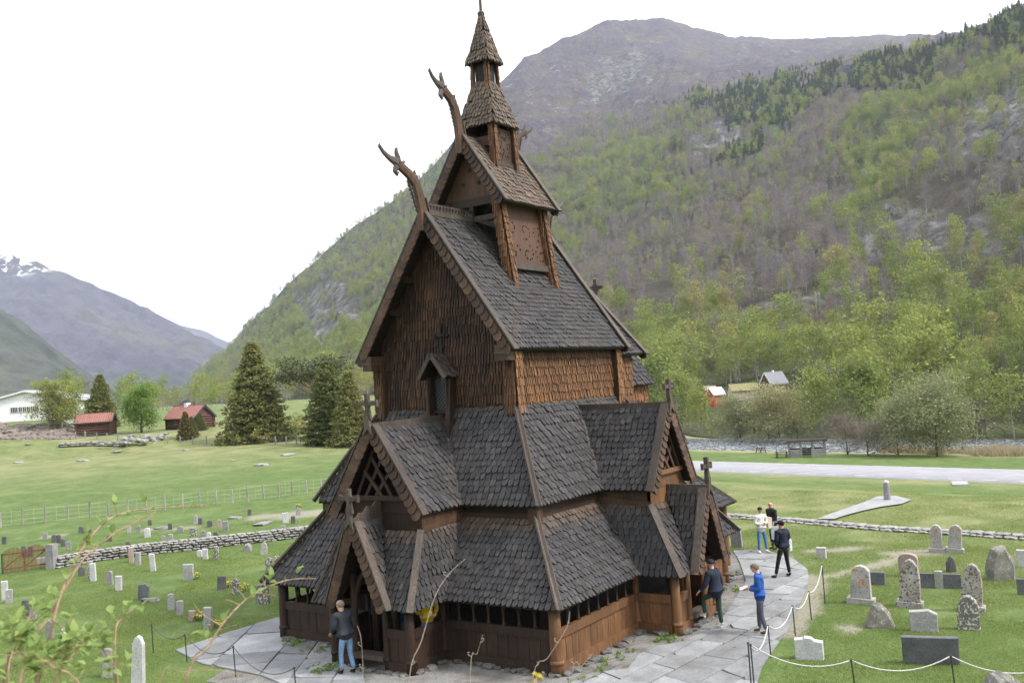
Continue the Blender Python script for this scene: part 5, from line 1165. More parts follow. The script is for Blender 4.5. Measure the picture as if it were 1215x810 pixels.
BG_ = [(5, 645, 6, 9, 'dark', 'dark little gravestone beyond the gate at the left edge'), (54, 640, 5, 8, 'grey', 'grey stone at the left of the diagonal row beyond the gate'), (64, 643, 5, 9, 'dark', 'second dark stone of the diagonal row beyond the gate'), (70, 644, 6, 10, 'dark', 'third dark stone of the diagonal row beyond the gate'),
 (75, 648, 6, 9, 'dark', 'fourth dark stone of the diagonal row beyond the gate'), (82, 653, 6, 11, 'grey', 'lowest grey stone of the diagonal row, above the stone pillar'), (29, 661, 5, 14, 'dark', 'dark stone seen through the iron gate, left one'), (36, 660, 5, 12, 'dark', 'dark stone seen through the iron gate, right one'), (50, 669, 13, 8, 'white', 'low white stones lying behind the right wing of the gate'),
 (96, 632, 6, 8, 'dark', 'dark stone, left of the tight trio beyond the wall'), (101, 633, 6, 8, 'dark', 'dark stone, middle of the tight trio beyond the wall'), (106, 635, 5, 8, 'dark', 'dark stone, right of the tight trio beyond the wall'), (130, 642, 7, 7, 'dark', 'dark stone beyond the wall behind the long twig'), (152, 647, 5, 5, 'dark', 'tiny dark stone peeping over the wall'),
 (153, 632, 5, 8, 'pale', 'pale stone beyond the wall crossed by the long twig'), (165, 633, 6, 10, 'grey', 'grey stone left of the bright white one beyond the wall'), (175, 637, 8, 11, 'white', 'bright white stone beyond the wall below the long twig'), (178, 623, 5, 7, 'dark', 'dark stone beyond the wall just above the bright white one'), (202, 628, 5, 8, 'dark', 'dark narrow stone with a flat slab beside it beyond the wall'),
 (214, 631, 9, 7, 'grey', 'low grey stone beyond the wall, left of a rough dark one'), (194, 643, 6, 8, 'grey', 'grey stone touching the wall top, left of a close pair'), (203, 642, 6, 9, 'pale', 'pale stone touching the wall top, right of a close pair'), (229, 636, 9, 10, 'spot', 'rough spotted stone beyond the middle of the wall'), (241, 637, 7, 8, 'grey', 'grey stone left of a white one above the wall'),
 (248, 638, 6, 7, 'white', 'small white stone just above the wall coping'), (256, 637, 7, 6, 'dark', 'dark stone right of the small white one above the wall'), (232, 621, 5, 10, 'pale', 'pale stone, first of five in the far row'), (238, 622, 5, 8, 'dark', 'dark stone, second of five in the far row'), (249, 625, 7, 8, 'dark', 'dark stone, third of five in the far row'),
 (260, 627, 6, 11, 'pink', 'pinkish stone, fourth of five in the far row'), (268, 630, 8, 12, 'grey', 'grey stone, last of five in the far row'), (296, 611, 5, 7, 'dark', 'lone dark stone high on the far lawn'), (339, 620, 8, 12, 'white', 'bright white stone on the far lawn near the church roof'), (348, 621, 6, 9, 'dark', 'dark stone right of the bright white one near the church roof'),
 (354, 611, 6, 9, 'grey', 'grey stone with yellow flowers near the church roof'), (336, 629, 7, 6, 'grey', 'low grey stone just beyond the wall near the church roof')]
for px, py, w_, h_, mt_, lb in BG_: gy(px, py, w_, h_, random.choice(['rect', 'round', 'round']), mt_, lb, .15+random.uniform(-.15, .15), random.uniform(-.05, .05))
for px, py, w_, lb in ((312, 622, 26, 'flat fallen stone slab lying on the far lawn beyond the wall'), (192, 627, 14, 'flat slab on a bare patch beyond the wall'), (279, 615, 10, 'thin flat slab lying above the far row of stones'), (178, 713, 8, 'broken stone piece lying beside the wide dark gravestone')):
    p = ghit(px, py); k = depth_of(p)/CAM['F']; mb = MB(); mb.box((0, 0, .06), (w_*k, .6, .12), jit=.05); mb.build('stone_slab', SM['grey'], loc=tuple(p), rz=.4, label=lb, cat='stone slab')
# flowers by the graves
MT['flower'] = vary('yellow_petals', (.75, .50, .03), .2, 9, .6, isl=.2); MT['stem'] = vary('flower_leaves', (.09, .16, .03), .3, 9, .7)
def flowers(px, py, n, lb, sc=1., grp=None, mat='flower'):
    p = ghit(px, py); r = empty('flowers', tuple(p), label=lb, cat='flowers'); f = MB(); g = MB()
    for i in range(n):
        x, y = random.gauss(0, .12)*sc, random.gauss(0, .10)*sc; z = random.uniform(.10, .24)*sc
        g.beam((x, y, 0), (x, y, z), .012, .012, (1, 0, 0)); g.beam((x, y, 0), (x+random.uniform(-.08, .08), y+random.uniform(-.08, .08), z*.8), .02, .005, (0, 1, 0))
        c = V((x, y, z))
        for q in range(5): a = q*1.257; f.add([c, c+V((math.cos(a-.4), math.sin(a-.4), .25))*.035*sc, c+V((math.cos(a), math.sin(a), .4))*.05*sc, c+V((math.cos(a+.4), math.sin(a+.4), .25))*.035*sc], [(0, 1, 2, 3)])
    g.build('stems', MT['stem'], r, kind='stuff'); f.build('petals', MT[mat], r, kind='stuff')
for px, py, lb in ((271, 697, 'yellow flowers right of the dark square topped gravestone'), (290, 702, 'yellow flowers right of the dark arched gravestone'), (236, 736, 'yellow flowers right of the small pinkish gravestone'), (257, 745, 'orange yellow flowers right of the tall pale gravestone'), (232, 687, 'yellow flowers at the foot of the wide pale gravestone'), (355, 602, 'yellow flowers on top of the far lawn near the church roof')):
    flowers(px, py, 11, lb)
# ---------------- paved path
m, t, b = nmat('flagstone_slate', .75, .3)
n = noise_n(t, 1.3, 6, .65, 'world'); n2 = noise_n(t, 14, 5, .65, 'world')
g = mixc(t, 1., ramp(t, n, [(.28, (.145, .148, .152)), (.5, (.205, .21, .216)), (.72, (.275, .278, .28))]), ramp(t, n2, [(.3, .82), (.7, 1.15)]), 'MULTIPLY')
g = mixc(t, ramp(t, noise_n(t, .8, 5, .7, 'world', dist=.5), [(.52, 0.), (.70, .55)]), g, (.13, .115, .09)); g = mixc(t, 1., g, ramp(t, rnd(t), [(0, .74), (1, 1.25)]), 'MULTIPLY'); t.links.new(g, b.inputs['Base Color']); bump(t, b, n2, .3, .01); MT['flag'] = m
m, t, b = nmat('gravel_and_earth', .95, .15)
n = noise_n(t, 1.1, 6, .7, 'world'); n2 = noise_n(t, 26, 4, .7, 'world')
g = mixc(t, 1., ramp(t, n, [(.3, (.085, .072, .058)), (.46, (.17, .16, .145)), (.58, (.23, .225, .22)), (.70, (.09, .12, .045))]), ramp(t, n2, [(.25, .5), (.75, 1.5)]), 'MULTIPLY')
t.links.new(g, b.inputs['Base Color']); bump(t, b, n2, .9, .04); MT['gravel'] = m
def gp(pts): return [tuple(G0(x, y)) for x, y in pts]
def G0(px, py):
    v = ray(px, py); return (CP-v*(CP[2]/v[2]))[:2]
def sheet(name, poly, z, mat, **k):
    bm = bmesh.new(); vs = [bm.verts.new((x, y, z)) for x, y in poly]; bm.faces.new(vs); bmesh.ops.triangulate(bm, faces=bm.faces)
    me = bpy.data.meshes.new(name); bm.to_mesh(me); bm.free(); me.materials.append(mat); o = bpy.data.objects.new(name, me); COL.objects.link(o); return props(o, **k)
# earth strip round the church
gr = [(-5.3, -3.6), (-6.0, 3.3), (-2.9, 4.6), (-3.0, 5.9), (LN+6.5, 5.9), (LN+7.2, -5.2), (8.6, -6.6), (5.6, -7.5), (1.5, -7.6), (-1.2, -6.6), (-3.4, -6.2), (-5.2, -5.8)]
sheet('gravel_strip', gr, .006, MT['gravel'], kind='structure')
pathS = gp([(640, 830), (700, 800), (745, 795), (765, 770), (800, 765), (850, 745), (870, 715), (885, 690), (878, 668), (870, 654), (905, 652), (942, 664), (958, 676), (960, 690), (952, 712), (938, 742), (922, 765), (905, 790), (893, 830)])
pathW = gp([(208, 772), (258, 755), (338, 731), (342, 745), (375, 752), (392, 770), (400, 785), (430, 800), (440, 835), (380, 830), (310, 802), (240, 788)])
def clip(poly, quad):
    out_ = list(poly)
    for i in range(len(quad)):
        (ax, ay), (bx, by) = quad[i], quad[(i+1) % len(quad)]; inp, out_ = out_, []
        if not inp: return []
        sd_ = lambda p: (bx-ax)*(p[1]-ay)-(by-ay)*(p[0]-ax)
        for a, b_ in zip(inp, inp[1:]+inp[:1]):
            sa, sb = sd_(a), sd_(b_)
            if sa >= 0: out_.append(a)
            if (sa >= 0) != (sb >= 0): t_ = sa/(sa-sb); out_.append((a[0]+(b_[0]-a[0])*t_, a[1]+(b_[1]-a[1])*t_))
    return out_
def pave(name, poly, ang, sx, sy, seed):
    rg_ = random.Random(seed); base = sheet(name, poly, .010, MT['gravel'], kind='structure'); ca, sa = math.cos(ang), math.sin(ang)
    cx, cy = poly[0]; loc_ = lambda p: ((p[0]-cx)*ca+(p[1]-cy)*sa, -(p[0]-cx)*sa+(p[1]-cy)*ca); L = [loc_(p) for p in poly]
    x0, x1 = min(p[0] for p in L), max(p[0] for p in L); y0, y1 = min(p[1] for p in L), max(p[1] for p in L); y = y0; rows = [y0]
    while rows[-1] < y1: rows.append(rows[-1]+sy*rg_.uniform(.6, 1.35))
    for r0, r1 in zip(rows, rows[1:]):
        x = x0-rg_.uniform(0, sx); tl = x; sk = 0
        while x < x1:
            w_ = sx*rg_.uniform(.5, 1.5); s2 = rg_.uniform(-.22, .22); g_ = .017
            q = [(x+g_+sk*.5, r0+g_), (x+w_-g_+s2*.5, r0+g_+rg_.uniform(-.02, .02)), (x+w_-g_-s2*.5, r1-g_+rg_.uniform(-.02, .02)), (x+g_-sk*.5, r1-g_)]; x += w_; sk = s2
            k_ = q
            if rg_.random() < .45: k_ = [q[0], q[1], q[2], (q[3][0]+rg_.uniform(.1, .3), q[3][1]), (q[3][0], q[3][1]-rg_.uniform(.1, .25))]
            c_ = clip(L, k_)
            if len(c_) < 3: continue
            ar = abs(sum(a[0]*b_[1]-b_[0]*a[1] for a, b_ in zip(c_, c_[1:]+c_[:1])))/2
            if ar < .07: continue
            mx_, my_ = sum(p[0] for p in c_)/len(c_), sum(p[1] for p in c_)/len(c_); zt = .045+rg_.uniform(-.008, .012); n = len(c_)
            ring = [(p[0]*.985+mx_*.015, p[1]*.985+my_*.015) for p in c_]
            W_ = lambda p, z: (cx+p[0]*ca-p[1]*sa, cy+p[0]*sa+p[1]*ca, z)
            o = V(W_((mx_, my_), 0)); tx, ty = rg_.uniform(-.006, .006), rg_.uniform(-.006, .006)
            vs = [V(W_(p, 0))-o for p in c_]+[V(W_(p, zt-.008))-o for p in c_]+[V(W_(p, zt+tx*(p[0]-mx_)+ty*(p[1]-my_)))-o for p in ring]
            fs = [(i, (i+1) % n, n+(i+1) % n, n+i) for i in range(n)]+[(n+i, n+(i+1) % n, 2*n+(i+1) % n, 2*n+i) for i in range(n)]+[tuple(range(2*n, 3*n))]
            k = MB(); k.add(vs, fs); k.build('flagstone', MT['flag'], base, loc=tuple(o))
pave('paved_path', pathS, -.10, 1.5, 1.0, 4); pave('paved_forecourt', pathW, .6, 1.9, 1.25, 9)
# foundation rocks along the church
def rock_mesh(seed, sub=1):
    bm = bmesh.new(); bmesh.ops.create_icosphere(bm, subdivisions=sub, radius=.5); r_ = random.Random(seed)
    for v in bm.verts:
        d = v.co.normalized(); v.co = d*(.5+.16*noise.noise(d*1.7+V((seed*3.1, 0, 0)))+r_.uniform(-.03, .03)); v.co.z *= .62
        v.co.x = max(-.42, min(.42, v.co.x)); v.co.y = max(-.40, min(.40, v.co.y)); v.co.z = max(-.24, min(.24, v.co.z))
    me = bpy.data.meshes.new('rock'); bm.to_mesh(me); bm.free(); return me
RK = [rock_mesh(i, 1) for i in range(5)]; RKB = [rock_mesh(20+i, 2) for i in range(4)]
for me in RK+RKB: me.materials.append(SM['wallstone'])
RKF = [rock_mesh(40+i, 1) for i in range(4)]
SM['found'] = stone_mat('foundation_rock', (.055, .050, .046), (.15, .145, .138), (.22, .21, .19), sp=(.62, .70))
for me in RKF: me.materials.append(SM['found'])
foot = []
def edge(a, b_, off):
    a, b_ = np.array(a, float), np.array(b_, float); L = np.linalg.norm(b_-a); n_ = int(L/.24)
    for i in range(n_): foot.append(a+(b_-a)*((i+random.random())/n_)+np.array(off)*random.uniform(.2, 1.3))
g_, q_, p_ = G, 1.604-(D1-G), 3.904-(D1-G); qs_, ps_ = 1.569-(D1-G), AN+3.788-(D1-G)
edge((-g_, -AN-g_), (-g_, -q_), (-.18, 0)); edge((-p_, -q_), (-g_, -q_), (0, -.15)); edge((-p_, q_), (-p_, -q_), (-.18, 0)); edge((-g_, q_), (-g_, AN+g_), (-.15, 0))
edge((-g_, -AN-g_), (US-qs_, -AN-g_), (0, -.2)); edge((US-qs_, -ps_), (US-qs_, -AN-g_), (-.15, 0)); edge((US-qs_, -ps_), (US+qs_, -ps_), (0, -.2)); edge((US+qs_, -AN-g_), (LN+4, -AN-g_+.3), (0, -.3)); edge((US+qs_, -ps_), (US+qs_, -AN-g_), (.3, 0))
for i, p in enumerate(foot):
    s = random.uniform(.14, .34); inst('foundation_stone', random.choice(RKF), (p[0], p[1], random.uniform(.0, .06)), random.uniform(0, 6), (s*1.5, s*1.15, s*.9), CH)
for i in range(170):
    t_ = random.random(); x, y = -1+8.5*t_, -6.4-.6*random.random()-(.8 if 1 < -1+8.5*t_ < 5 else 0); s = random.uniform(.07, .26)
    inst('foundation_stone', random.choice(RKF), (x, y, .01), random.uniform(0, 6), (s*1.4, s, s*.6), CH)
# weeds along the walls
rgw = np.random.RandomState(5); cen = []
for x0, y0, sx, sy, n in ((*G0(352, 764), .2, .3, 26), (*G0(378, 772), .15, .2, 14), (*G0(388, 795), .2, .2, 26), (-1.5, -5.3, .7, .15, 14), (1.2, -5.6, .25, .2, 10), (*G0(872, 700), .15, .3, 8)):
    for _ in range(n): cen.append((x0+rgw.normal()*sx, y0+rgw.normal()*sy, .01))
v, f = sticks(rgw, np.array(cen), np.array([.04, .04, 0]), 12, .12, .010, (0, 0, .8)); v2, f2 = leaves(rgw, np.array(cen)+np.array([0, 0, .05]), .05, 5, .04, .4)
me = meshvf('weeds', [(v, f), (v2, f2)], MT['leaf_fresh']); o = bpy.data.objects.new('weeds', me); COL.objects.link(o); props(o, 'green weeds growing along the foot of the church', 'weeds', kind='stuff')
# ---------------- dry stone wall on the left
def stonewall(name, line, h, depth, rows, ln, lb, cat='stone wall', fil=1.0, maxn=300):
    """line: world points along the wall top axis; stones laid in courses, coping on top"""
    pts = [np.array(p) for p in line]; c0 = pts[0]; r = empty(name, tuple(c0), label=lb, cat=cat); seg = []; tot = 0
    for a, b_ in zip(pts, pts[1:]): L = np.linalg.norm(b_[:2]-a[:2]); seg.append((a, b_, tot, L)); tot += L
    cand = []
    core = MB()
    for a, b_, s0, L in seg:
        z = V((0, 0, h*.44)); core.beam(V(a-c0)+z, V(b_-c0)+z, depth*.7, h*.8)
    core.build('wall_core', MT['wood_black'] if False else SM['rock'], r)
    for a, b_, s0, L in seg:
        u = (b_-a)/np.linalg.norm((b_-a)[:2]); nrm = np.array([-u[1], u[0], 0]); 
        if nrm[:2] @ (CP[:2]-a[:2]) < 0: nrm = -nrm
        for side in (1, -1):
            for k in range(rows):
                s = random.uniform(-.1, .1)
                while s < L:
                    l_ = ln*random.uniform(.5, 1.7); hh = h/rows*random.uniform(.6, 1.25)
                    p = a+u*(s+l_/2)+nrm*side*depth*(.5-.1*k/rows)*random.uniform(.86, 1.05)+np.array([0, 0, h*(k+.5+random.uniform(-.22, .22))/rows]); cand.append((p-c0, math.atan2(u[1], u[0])+random.uniform(-.12, .12), (l_*1.15, depth*.45, hh*1.9), side)); s += l_
        s = 0
        while s < L:
            l_ = ln*1.3*random.uniform(.6, 1.4); p = a+u*(s+l_/2)+np.array([0, 0, h+.02]); cand.append((p-c0, math.atan2(u[1], u[0])+random.uniform(-.15, .15), (l_*1.15, depth*1.02*random.uniform(.8, 1), .16*random.uniform(.7, 1.5)), 2)); s += l_
    cand.sort(key=lambda c_: (-(c_[3] > 0), -depth_of(c_[0]+c0) if False else -c_[2][0]*c_[2][2]/depth_of(c_[0]+c0)**2))
    rest_ = MB()
    for i, (p, rz, sc_, sd_) in enumerate(cand):
        me = random.choice(RK)
        if i < maxn and sd_ > 0: inst('stone', me, tuple(p), rz, sc_, r)
        else:
            ca, sa = math.cos(rz), math.sin(rz); vs = [(p[0]+v.co.x*sc_[0]*ca-v.co.y*sc_[1]*sa, p[1]+v.co.x*sc_[0]*sa+v.co.y*sc_[1]*ca, p[2]+v.co.z*sc_[2]) for v in me.vertices]; rest_.add(vs, [tuple(q.vertices) for q in me.polygons])
    if rest_.v: rest_.build('stones', SM['wallstone'], r, kind='stuff', fixn=False)
wl = [ghit(*q) for q in ((64, 673), (110, 665), (170, 657), (240, 650), (310, 642), (385, 633))]; wl.append(wl[-1]+(wl[-1]-wl[-2])*1.5)
stonewall('drystone_wall', wl, .44, .65, 4, .33, 'drystone wall with pale coping running across the left churchyard')
wl = [ghit(*q) for q in ((855, 612), (940, 618), (1050, 628), (1140, 633), (1240, 640))]
stonewall('low_stone_wall', wl, .09, .7, 1, .36, 'low tumbled stone wall crossing the grass behind the right graveyard')
wl = [ghit(*q) for q in ((70, 530), (110, 528), (150, 529))]
stonewall('retaining_wall', wl, .5, .9, 2, .9, 'grey boulder retaining wall below the red roofed shed', maxn=120)
p = ghit(172, 524)
r = empty('rock_pile', tuple(p), label='pile of grey rocks right of the red roofed shed', cat='rock pile')
for i in range(26): s = random.uniform(.6, 1.5); inst('rock', random.choice(RK), (random.gauss(0, 2.0), random.gauss(0, 1), random.uniform(0, .9)), random.uniform(0, 6), (s*1.3, s, s), r)
for px, py, w_, lb in ((33, 527, 7, 'small pale boulder in the field below the white building'), (22, 549, 12, 'flat grey boulder in the left field near the edge of the picture'), (98, 547, 15, 'flat cracked boulder in the middle of the left field'), (220, 534, 10, 'grey boulder below the brownish cone shrub'), (342, 540, 18, 'flat brown boulder in the field below the tall spruce'), (310, 552, 18, 'long flat boulder in the field left of the church roof'), (138, 536, 14, 'grey boulder below the boulder retaining wall'), (276, 547, 6, 'tiny boulder below the tall spruce')):
    p = ghit(px, py); k = depth_of(p)/CAM['F']*w_; inst('boulder', random.choice(RKB), (p[0], p[1], p[2]+.05), random.uniform(0, 6), (k*1.2, k, k*.45), label=lb, cat='boulder')
# rubble bank below the white building
rb = MB(); rgb = random.Random(8)
for i in range(700):
    px = rgb.uniform(-60, 96); py = rgb.uniform(503, 521); p = ghit(px, py); s = rgb.uniform(.3, 1.1)*(1 if rgb.random() < .9 else 2); me = rgb.choice(RK); ca, sa = math.cos(i), math.sin(i)
    rb.add([(p[0]+(v.co.x*ca-v.co.y*sa)*s*1.3, p[1]+(v.co.x*sa+v.co.y*ca)*s, p[2]+v.co.z*s) for v in me.vertices], [tuple(q.vertices) for q in me.polygons])
rb.build('rubble', stone_mat('brown_rubble', (.10, .08, .07), (.26, .22, .20), (.06, .045, .04)), label='brown rubble covering the bank below the white building', cat='rubble', kind='stuff', fixn=False)
# ---------------- iron gate with its stone pillars
MT['rust'] = vary('rusty_iron', (.13, .05, .03), .4, 8, .8, isl=.1); MT['iron'] = vary('dark_iron', (.035, .04, .04), .3, 8, .5, isl=.1); MT['green_iron'] = vary('green_painted_iron', (.03, .05, .045), .3, 8, .5, isl=0)
gA, gB = ghit(3, 682), ghit(56, 674); r = empty('iron_gate', tuple(gA), label='rusty iron double gate of thin bars left of the stone pillar', cat='gate'); d = V(gB-gA); L = d.length; d = d.normalized(); Zv = V((0, 0, 1)); nb = 34; kz = depth_of(gA)/CAM['F']
topz = lambda s: (20+8*abs(1 - 0)*0+ (5*math.sin(math.pi*min(1, s*2 if s < .5 else (1-s)*2))))*kz*1.25
for i in range(nb+1):
    s = i/nb; mb = MB(); mb.tube([d*L*s+Zv*.05, d*L*s+Zv*(topz(s))], .014 if 0 < i < nb and i != nb//2 else .035, 6); mb.build('bar', MT['rust'] if 0 < i else MT['green_iron'], r)
for z in (.22, .85): MB().beam(d*0+Zv*z, d*L+Zv*z, .03, .06).build('rail', MT['rust'], r)
for s0, s1 in ((0, .5), (.5, 1)): MB().beam(d*L*s0+Zv*.22, d*L*s1+Zv*.85, .02, .04).build('diagonal_brace', MT['rust'], r)
p = ghit(62, 674); k = depth_of(p)/CAM['F']; MB().box((0, 0, 14*k), (11*k, 9*k, 29*k), jit=.02).build('gate_pillar', SM['grey'], loc=tuple(p), rz=.5, label='square grey stone pillar at the end of the drystone wall by the gate', cat='pillar')
# ---------------- wire fences
MT['post_grey'] = wood('weathered_post', (.24, .225, .21), (.38, .36, .34), .3); MT['wire'] = vary('fence_wire', (.42, .43, .43), .2, 5, .4, isl=0)
def fence(name, pxs, hpx, lb, mesh_lines=4, r_=.06):
    P_ = [ghit(*q) for q in pxs]; c0 = P_[0]; r = empty(name, tuple(c0), label=lb, cat='fence'); H_ = hpx*depth_of(P_[len(P_)//2])/CAM['F']
    for p in P_: MB().tube([V(p-c0)-Zv*.1, V(p-c0)+Zv*H_*random.uniform(.95, 1.05)], r_, 6).build('fence_post', MT['post_grey'], r)
    w = MB()
    for a, b_ in zip(P_, P_[1:]):
        for k in range(mesh_lines): z = Zv*H_*(.12+.8*k/(mesh_lines-1)); w.beam(V(a-c0)+z, V(b_-c0)+z, .007, .007)
        nn = max(2, int(np.linalg.norm(b_-a)/.5))
        for q in range(1, nn): m_ = V(a-c0).lerp(V(b_-c0), q/nn); w.beam(m_+Zv*H_*.12, m_+Zv*H_*.92, .005, .005, (1, 0, 0))
    w.build('wire_mesh', MT['wire'], r)
fence('wire_fence', [(-30, 630), (1, 625.5), (27, 623), (54, 620), (81, 617), (107, 614), (129, 612), (152, 610), (174, 608), (196, 605), (217, 603), (237, 600), (257, 598.5), (276, 597), (294, 594.5), (313, 592), (331, 590), (347, 588), (364, 586), (381, 584), (398, 582)], 18, 'long wire fence with grey posts across the left field beyond the graves')
fence('wire_fence', [(72, 519), (90, 520), (101, 520), (115, 521), (127, 522), (140, 523), (152, 525), (167, 525.5), (181, 526), (199, 526), (214, 526), (229, 526.5), (245, 526), (262, 526.5), (283, 526), (300, 526), (312, 526), (327, 527), (340, 527), (352, 527), (373, 528), (382, 528), (400, 529), (416, 530)], 9, 'far wire fence below the spruces and the log house', 3, .09)
# ---------------- rope barriers
MT['rope'] = vary('white_rope', (.46, .445, .44), .15, 20, .8, isl=0); MT['rope_dark'] = vary('dark_rope', (.10, .10, .10), .15, 20, .8, isl=0)
def barrier(name, pxs, lb, post_h=None, rm='rope', rad=.013):
    P_ = []; 
    for bx, by, tx, ty in pxs:
        p = ghit(bx, by); k = depth_of(p)/CAM['F']; P_.append((p, (by-ty)*k, (tx-bx)*k))
    c0 = P_[0][0]; r = empty(name, tuple(c0), label=lb, cat='rope barrier'); rt_ = V((RTH[0], RTH[1], 0)); tops = []
    for p, h, dx in P_:
        a = V(p-c0); hh = min(1.1, h) if post_h is None else post_h; tp = a+Zv*hh+rt_*(dx*.5); tops.append(tp); MB().tube([a-Zv*.1, tp], .016, 6).build('rope_post', MT['iron'], r); MB().tube([tp-Zv*.02, tp+Zv*.02], .026, 8).build('post_cap', MT['iron'], r)
    for a, b_ in zip(tops, tops[1:]):
        L = (b_-a).length; pts = [a.lerp(b_, t_/10)-Zv*(L*.13*4*(t_/10)*(1-t_/10)) for t_ in range(11)]; MB().tube(pts, rad, 6).build('rope', MT[rm], r, smooth=True)
barrier('rope_barrier', [(979, 716, 979, 658), (963, 735, 961, 702), (944, 754, 942, 719), (915, 780, 913, 742), (892, 822, 892, 763)], 'white rope barrier on thin dark posts along the right side of the paved path')
barrier('rope_barrier', [(896, 824, 894, 765), (1016, 822, 1010, 783), (1134, 818, 1129, 778), (1270, 818, 1262, 786)], 'white rope barrier in front of the right graveyard at the bottom of the picture')
barrier('rope_barrier', [(182, 774, 181, 741), (222, 785, 220, 753), (280, 803, 277, 767), (352, 828, 350, 792)], 'grey rope barrier on thin posts at the left paved forecourt', None, 'rope_dark', .012)
# post with a round white cap on the far path
p = ghit(1053, 594); k = depth_of(p)/CAM['F']; r = empty('stone_post', tuple(p), label='short round stone post with a white cap on the small side path by the road', cat='post')
MB().tube([(0, 0, 0), (0, 0, 1*k), (0, 0, 19*k), (0, 0, 20*k)], [4.3*k, 3.9*k, 3.6*k, 3.2*k], 14).build('post_shaft', SM['grey'], r, smooth=False); MB().tube([(0, 0, 20*k), (0, 0, 21*k), (0, 0, 23*k), (0, 0, 24.5*k)], [2.*k, 3.4*k, 3.4*k, 1.5*k], 14).build('post_cap', SM['white'], r, smooth=True)
def strip(name, pts, mat, dz, **k):
    """pts: list of (left px,py, right px,py) draped on the ground"""
    rows_ = []
    for a, b_ in zip(pts, pts[1:]):
        for q in range(6):
            l = ghit(a[0]+(b_[0]-a[0])*q/6, a[1]+(b_[1]-a[1])*q/6); r_ = ghit(a[2]+(b_[2]-a[2])*q/6, a[3]+(b_[3]-a[3])*q/6); rows_.append([[*(l+(r_-l)*u)[:2], H(*(l+(r_-l)*u)[:2])+dz] for u in (0, .33, .66, 1)])
    return grid_mesh(name, np.array(rows_), mat)
MT['sidepath'] = vary('pale_gravel_path', (.25, .25, .255), .15, 3, .9, isl=0, coord='world')
strip('side_path', [(970, 617, 990, 617), (985, 611, 1005, 612), (1005, 604, 1024, 607), (1025, 597, 1048, 602), (1042, 590, 1070, 599), (1066, 589, 1084, 593)], MT['sidepath'], .07)
p = ghit(1139, 575); MB().box((0, 0, .08), (2.2, 1.2, .16), jit=.05).build('stone_slab', SM['pale'], loc=tuple(p), rz=.2, label='flat pale slab lying in the grass beside the road', cat='stone slab')
# ---------------- buildings
MT['white_wall'] = vary('white_painted_wall', (.70, .70, .71), .06, 3, .7, isl=0); MT['tile_red'] = vary('red_roof_tile', (.25, .11, .09), .25, 7, .8, isl=.2); MT['roof_grey'] = vary('grey_roof', (.28, .29, .32), .15, 3, .7, isl=.05); MT['slate'] = vary('slate_roof', (.17, .18, .205), .2, 5, .7, isl=.15)
MT['log'] = wood('brown_logs', (.075, .035, .025), (.14, .07, .05), isl=.3); MT['red_paint'] = vary('red_painted_boards', (.38, .055, .035), .15, 4, .7, isl=.1); MT['turf'] = vary('turf_roof', (.22, .20, .10), .35, 4, .95, isl=0); MT['dark_glass'] = vary('dark_pane', (.03, .035, .04), .2, 3, .15, isl=0); MT['frame_white'] = vary('white_frame', (.6, .6, .6), .1, 4, .6, isl=0); MT['beige'] = vary('beige_board', (.42, .37, .30), .15, 4, .8, isl=.1)
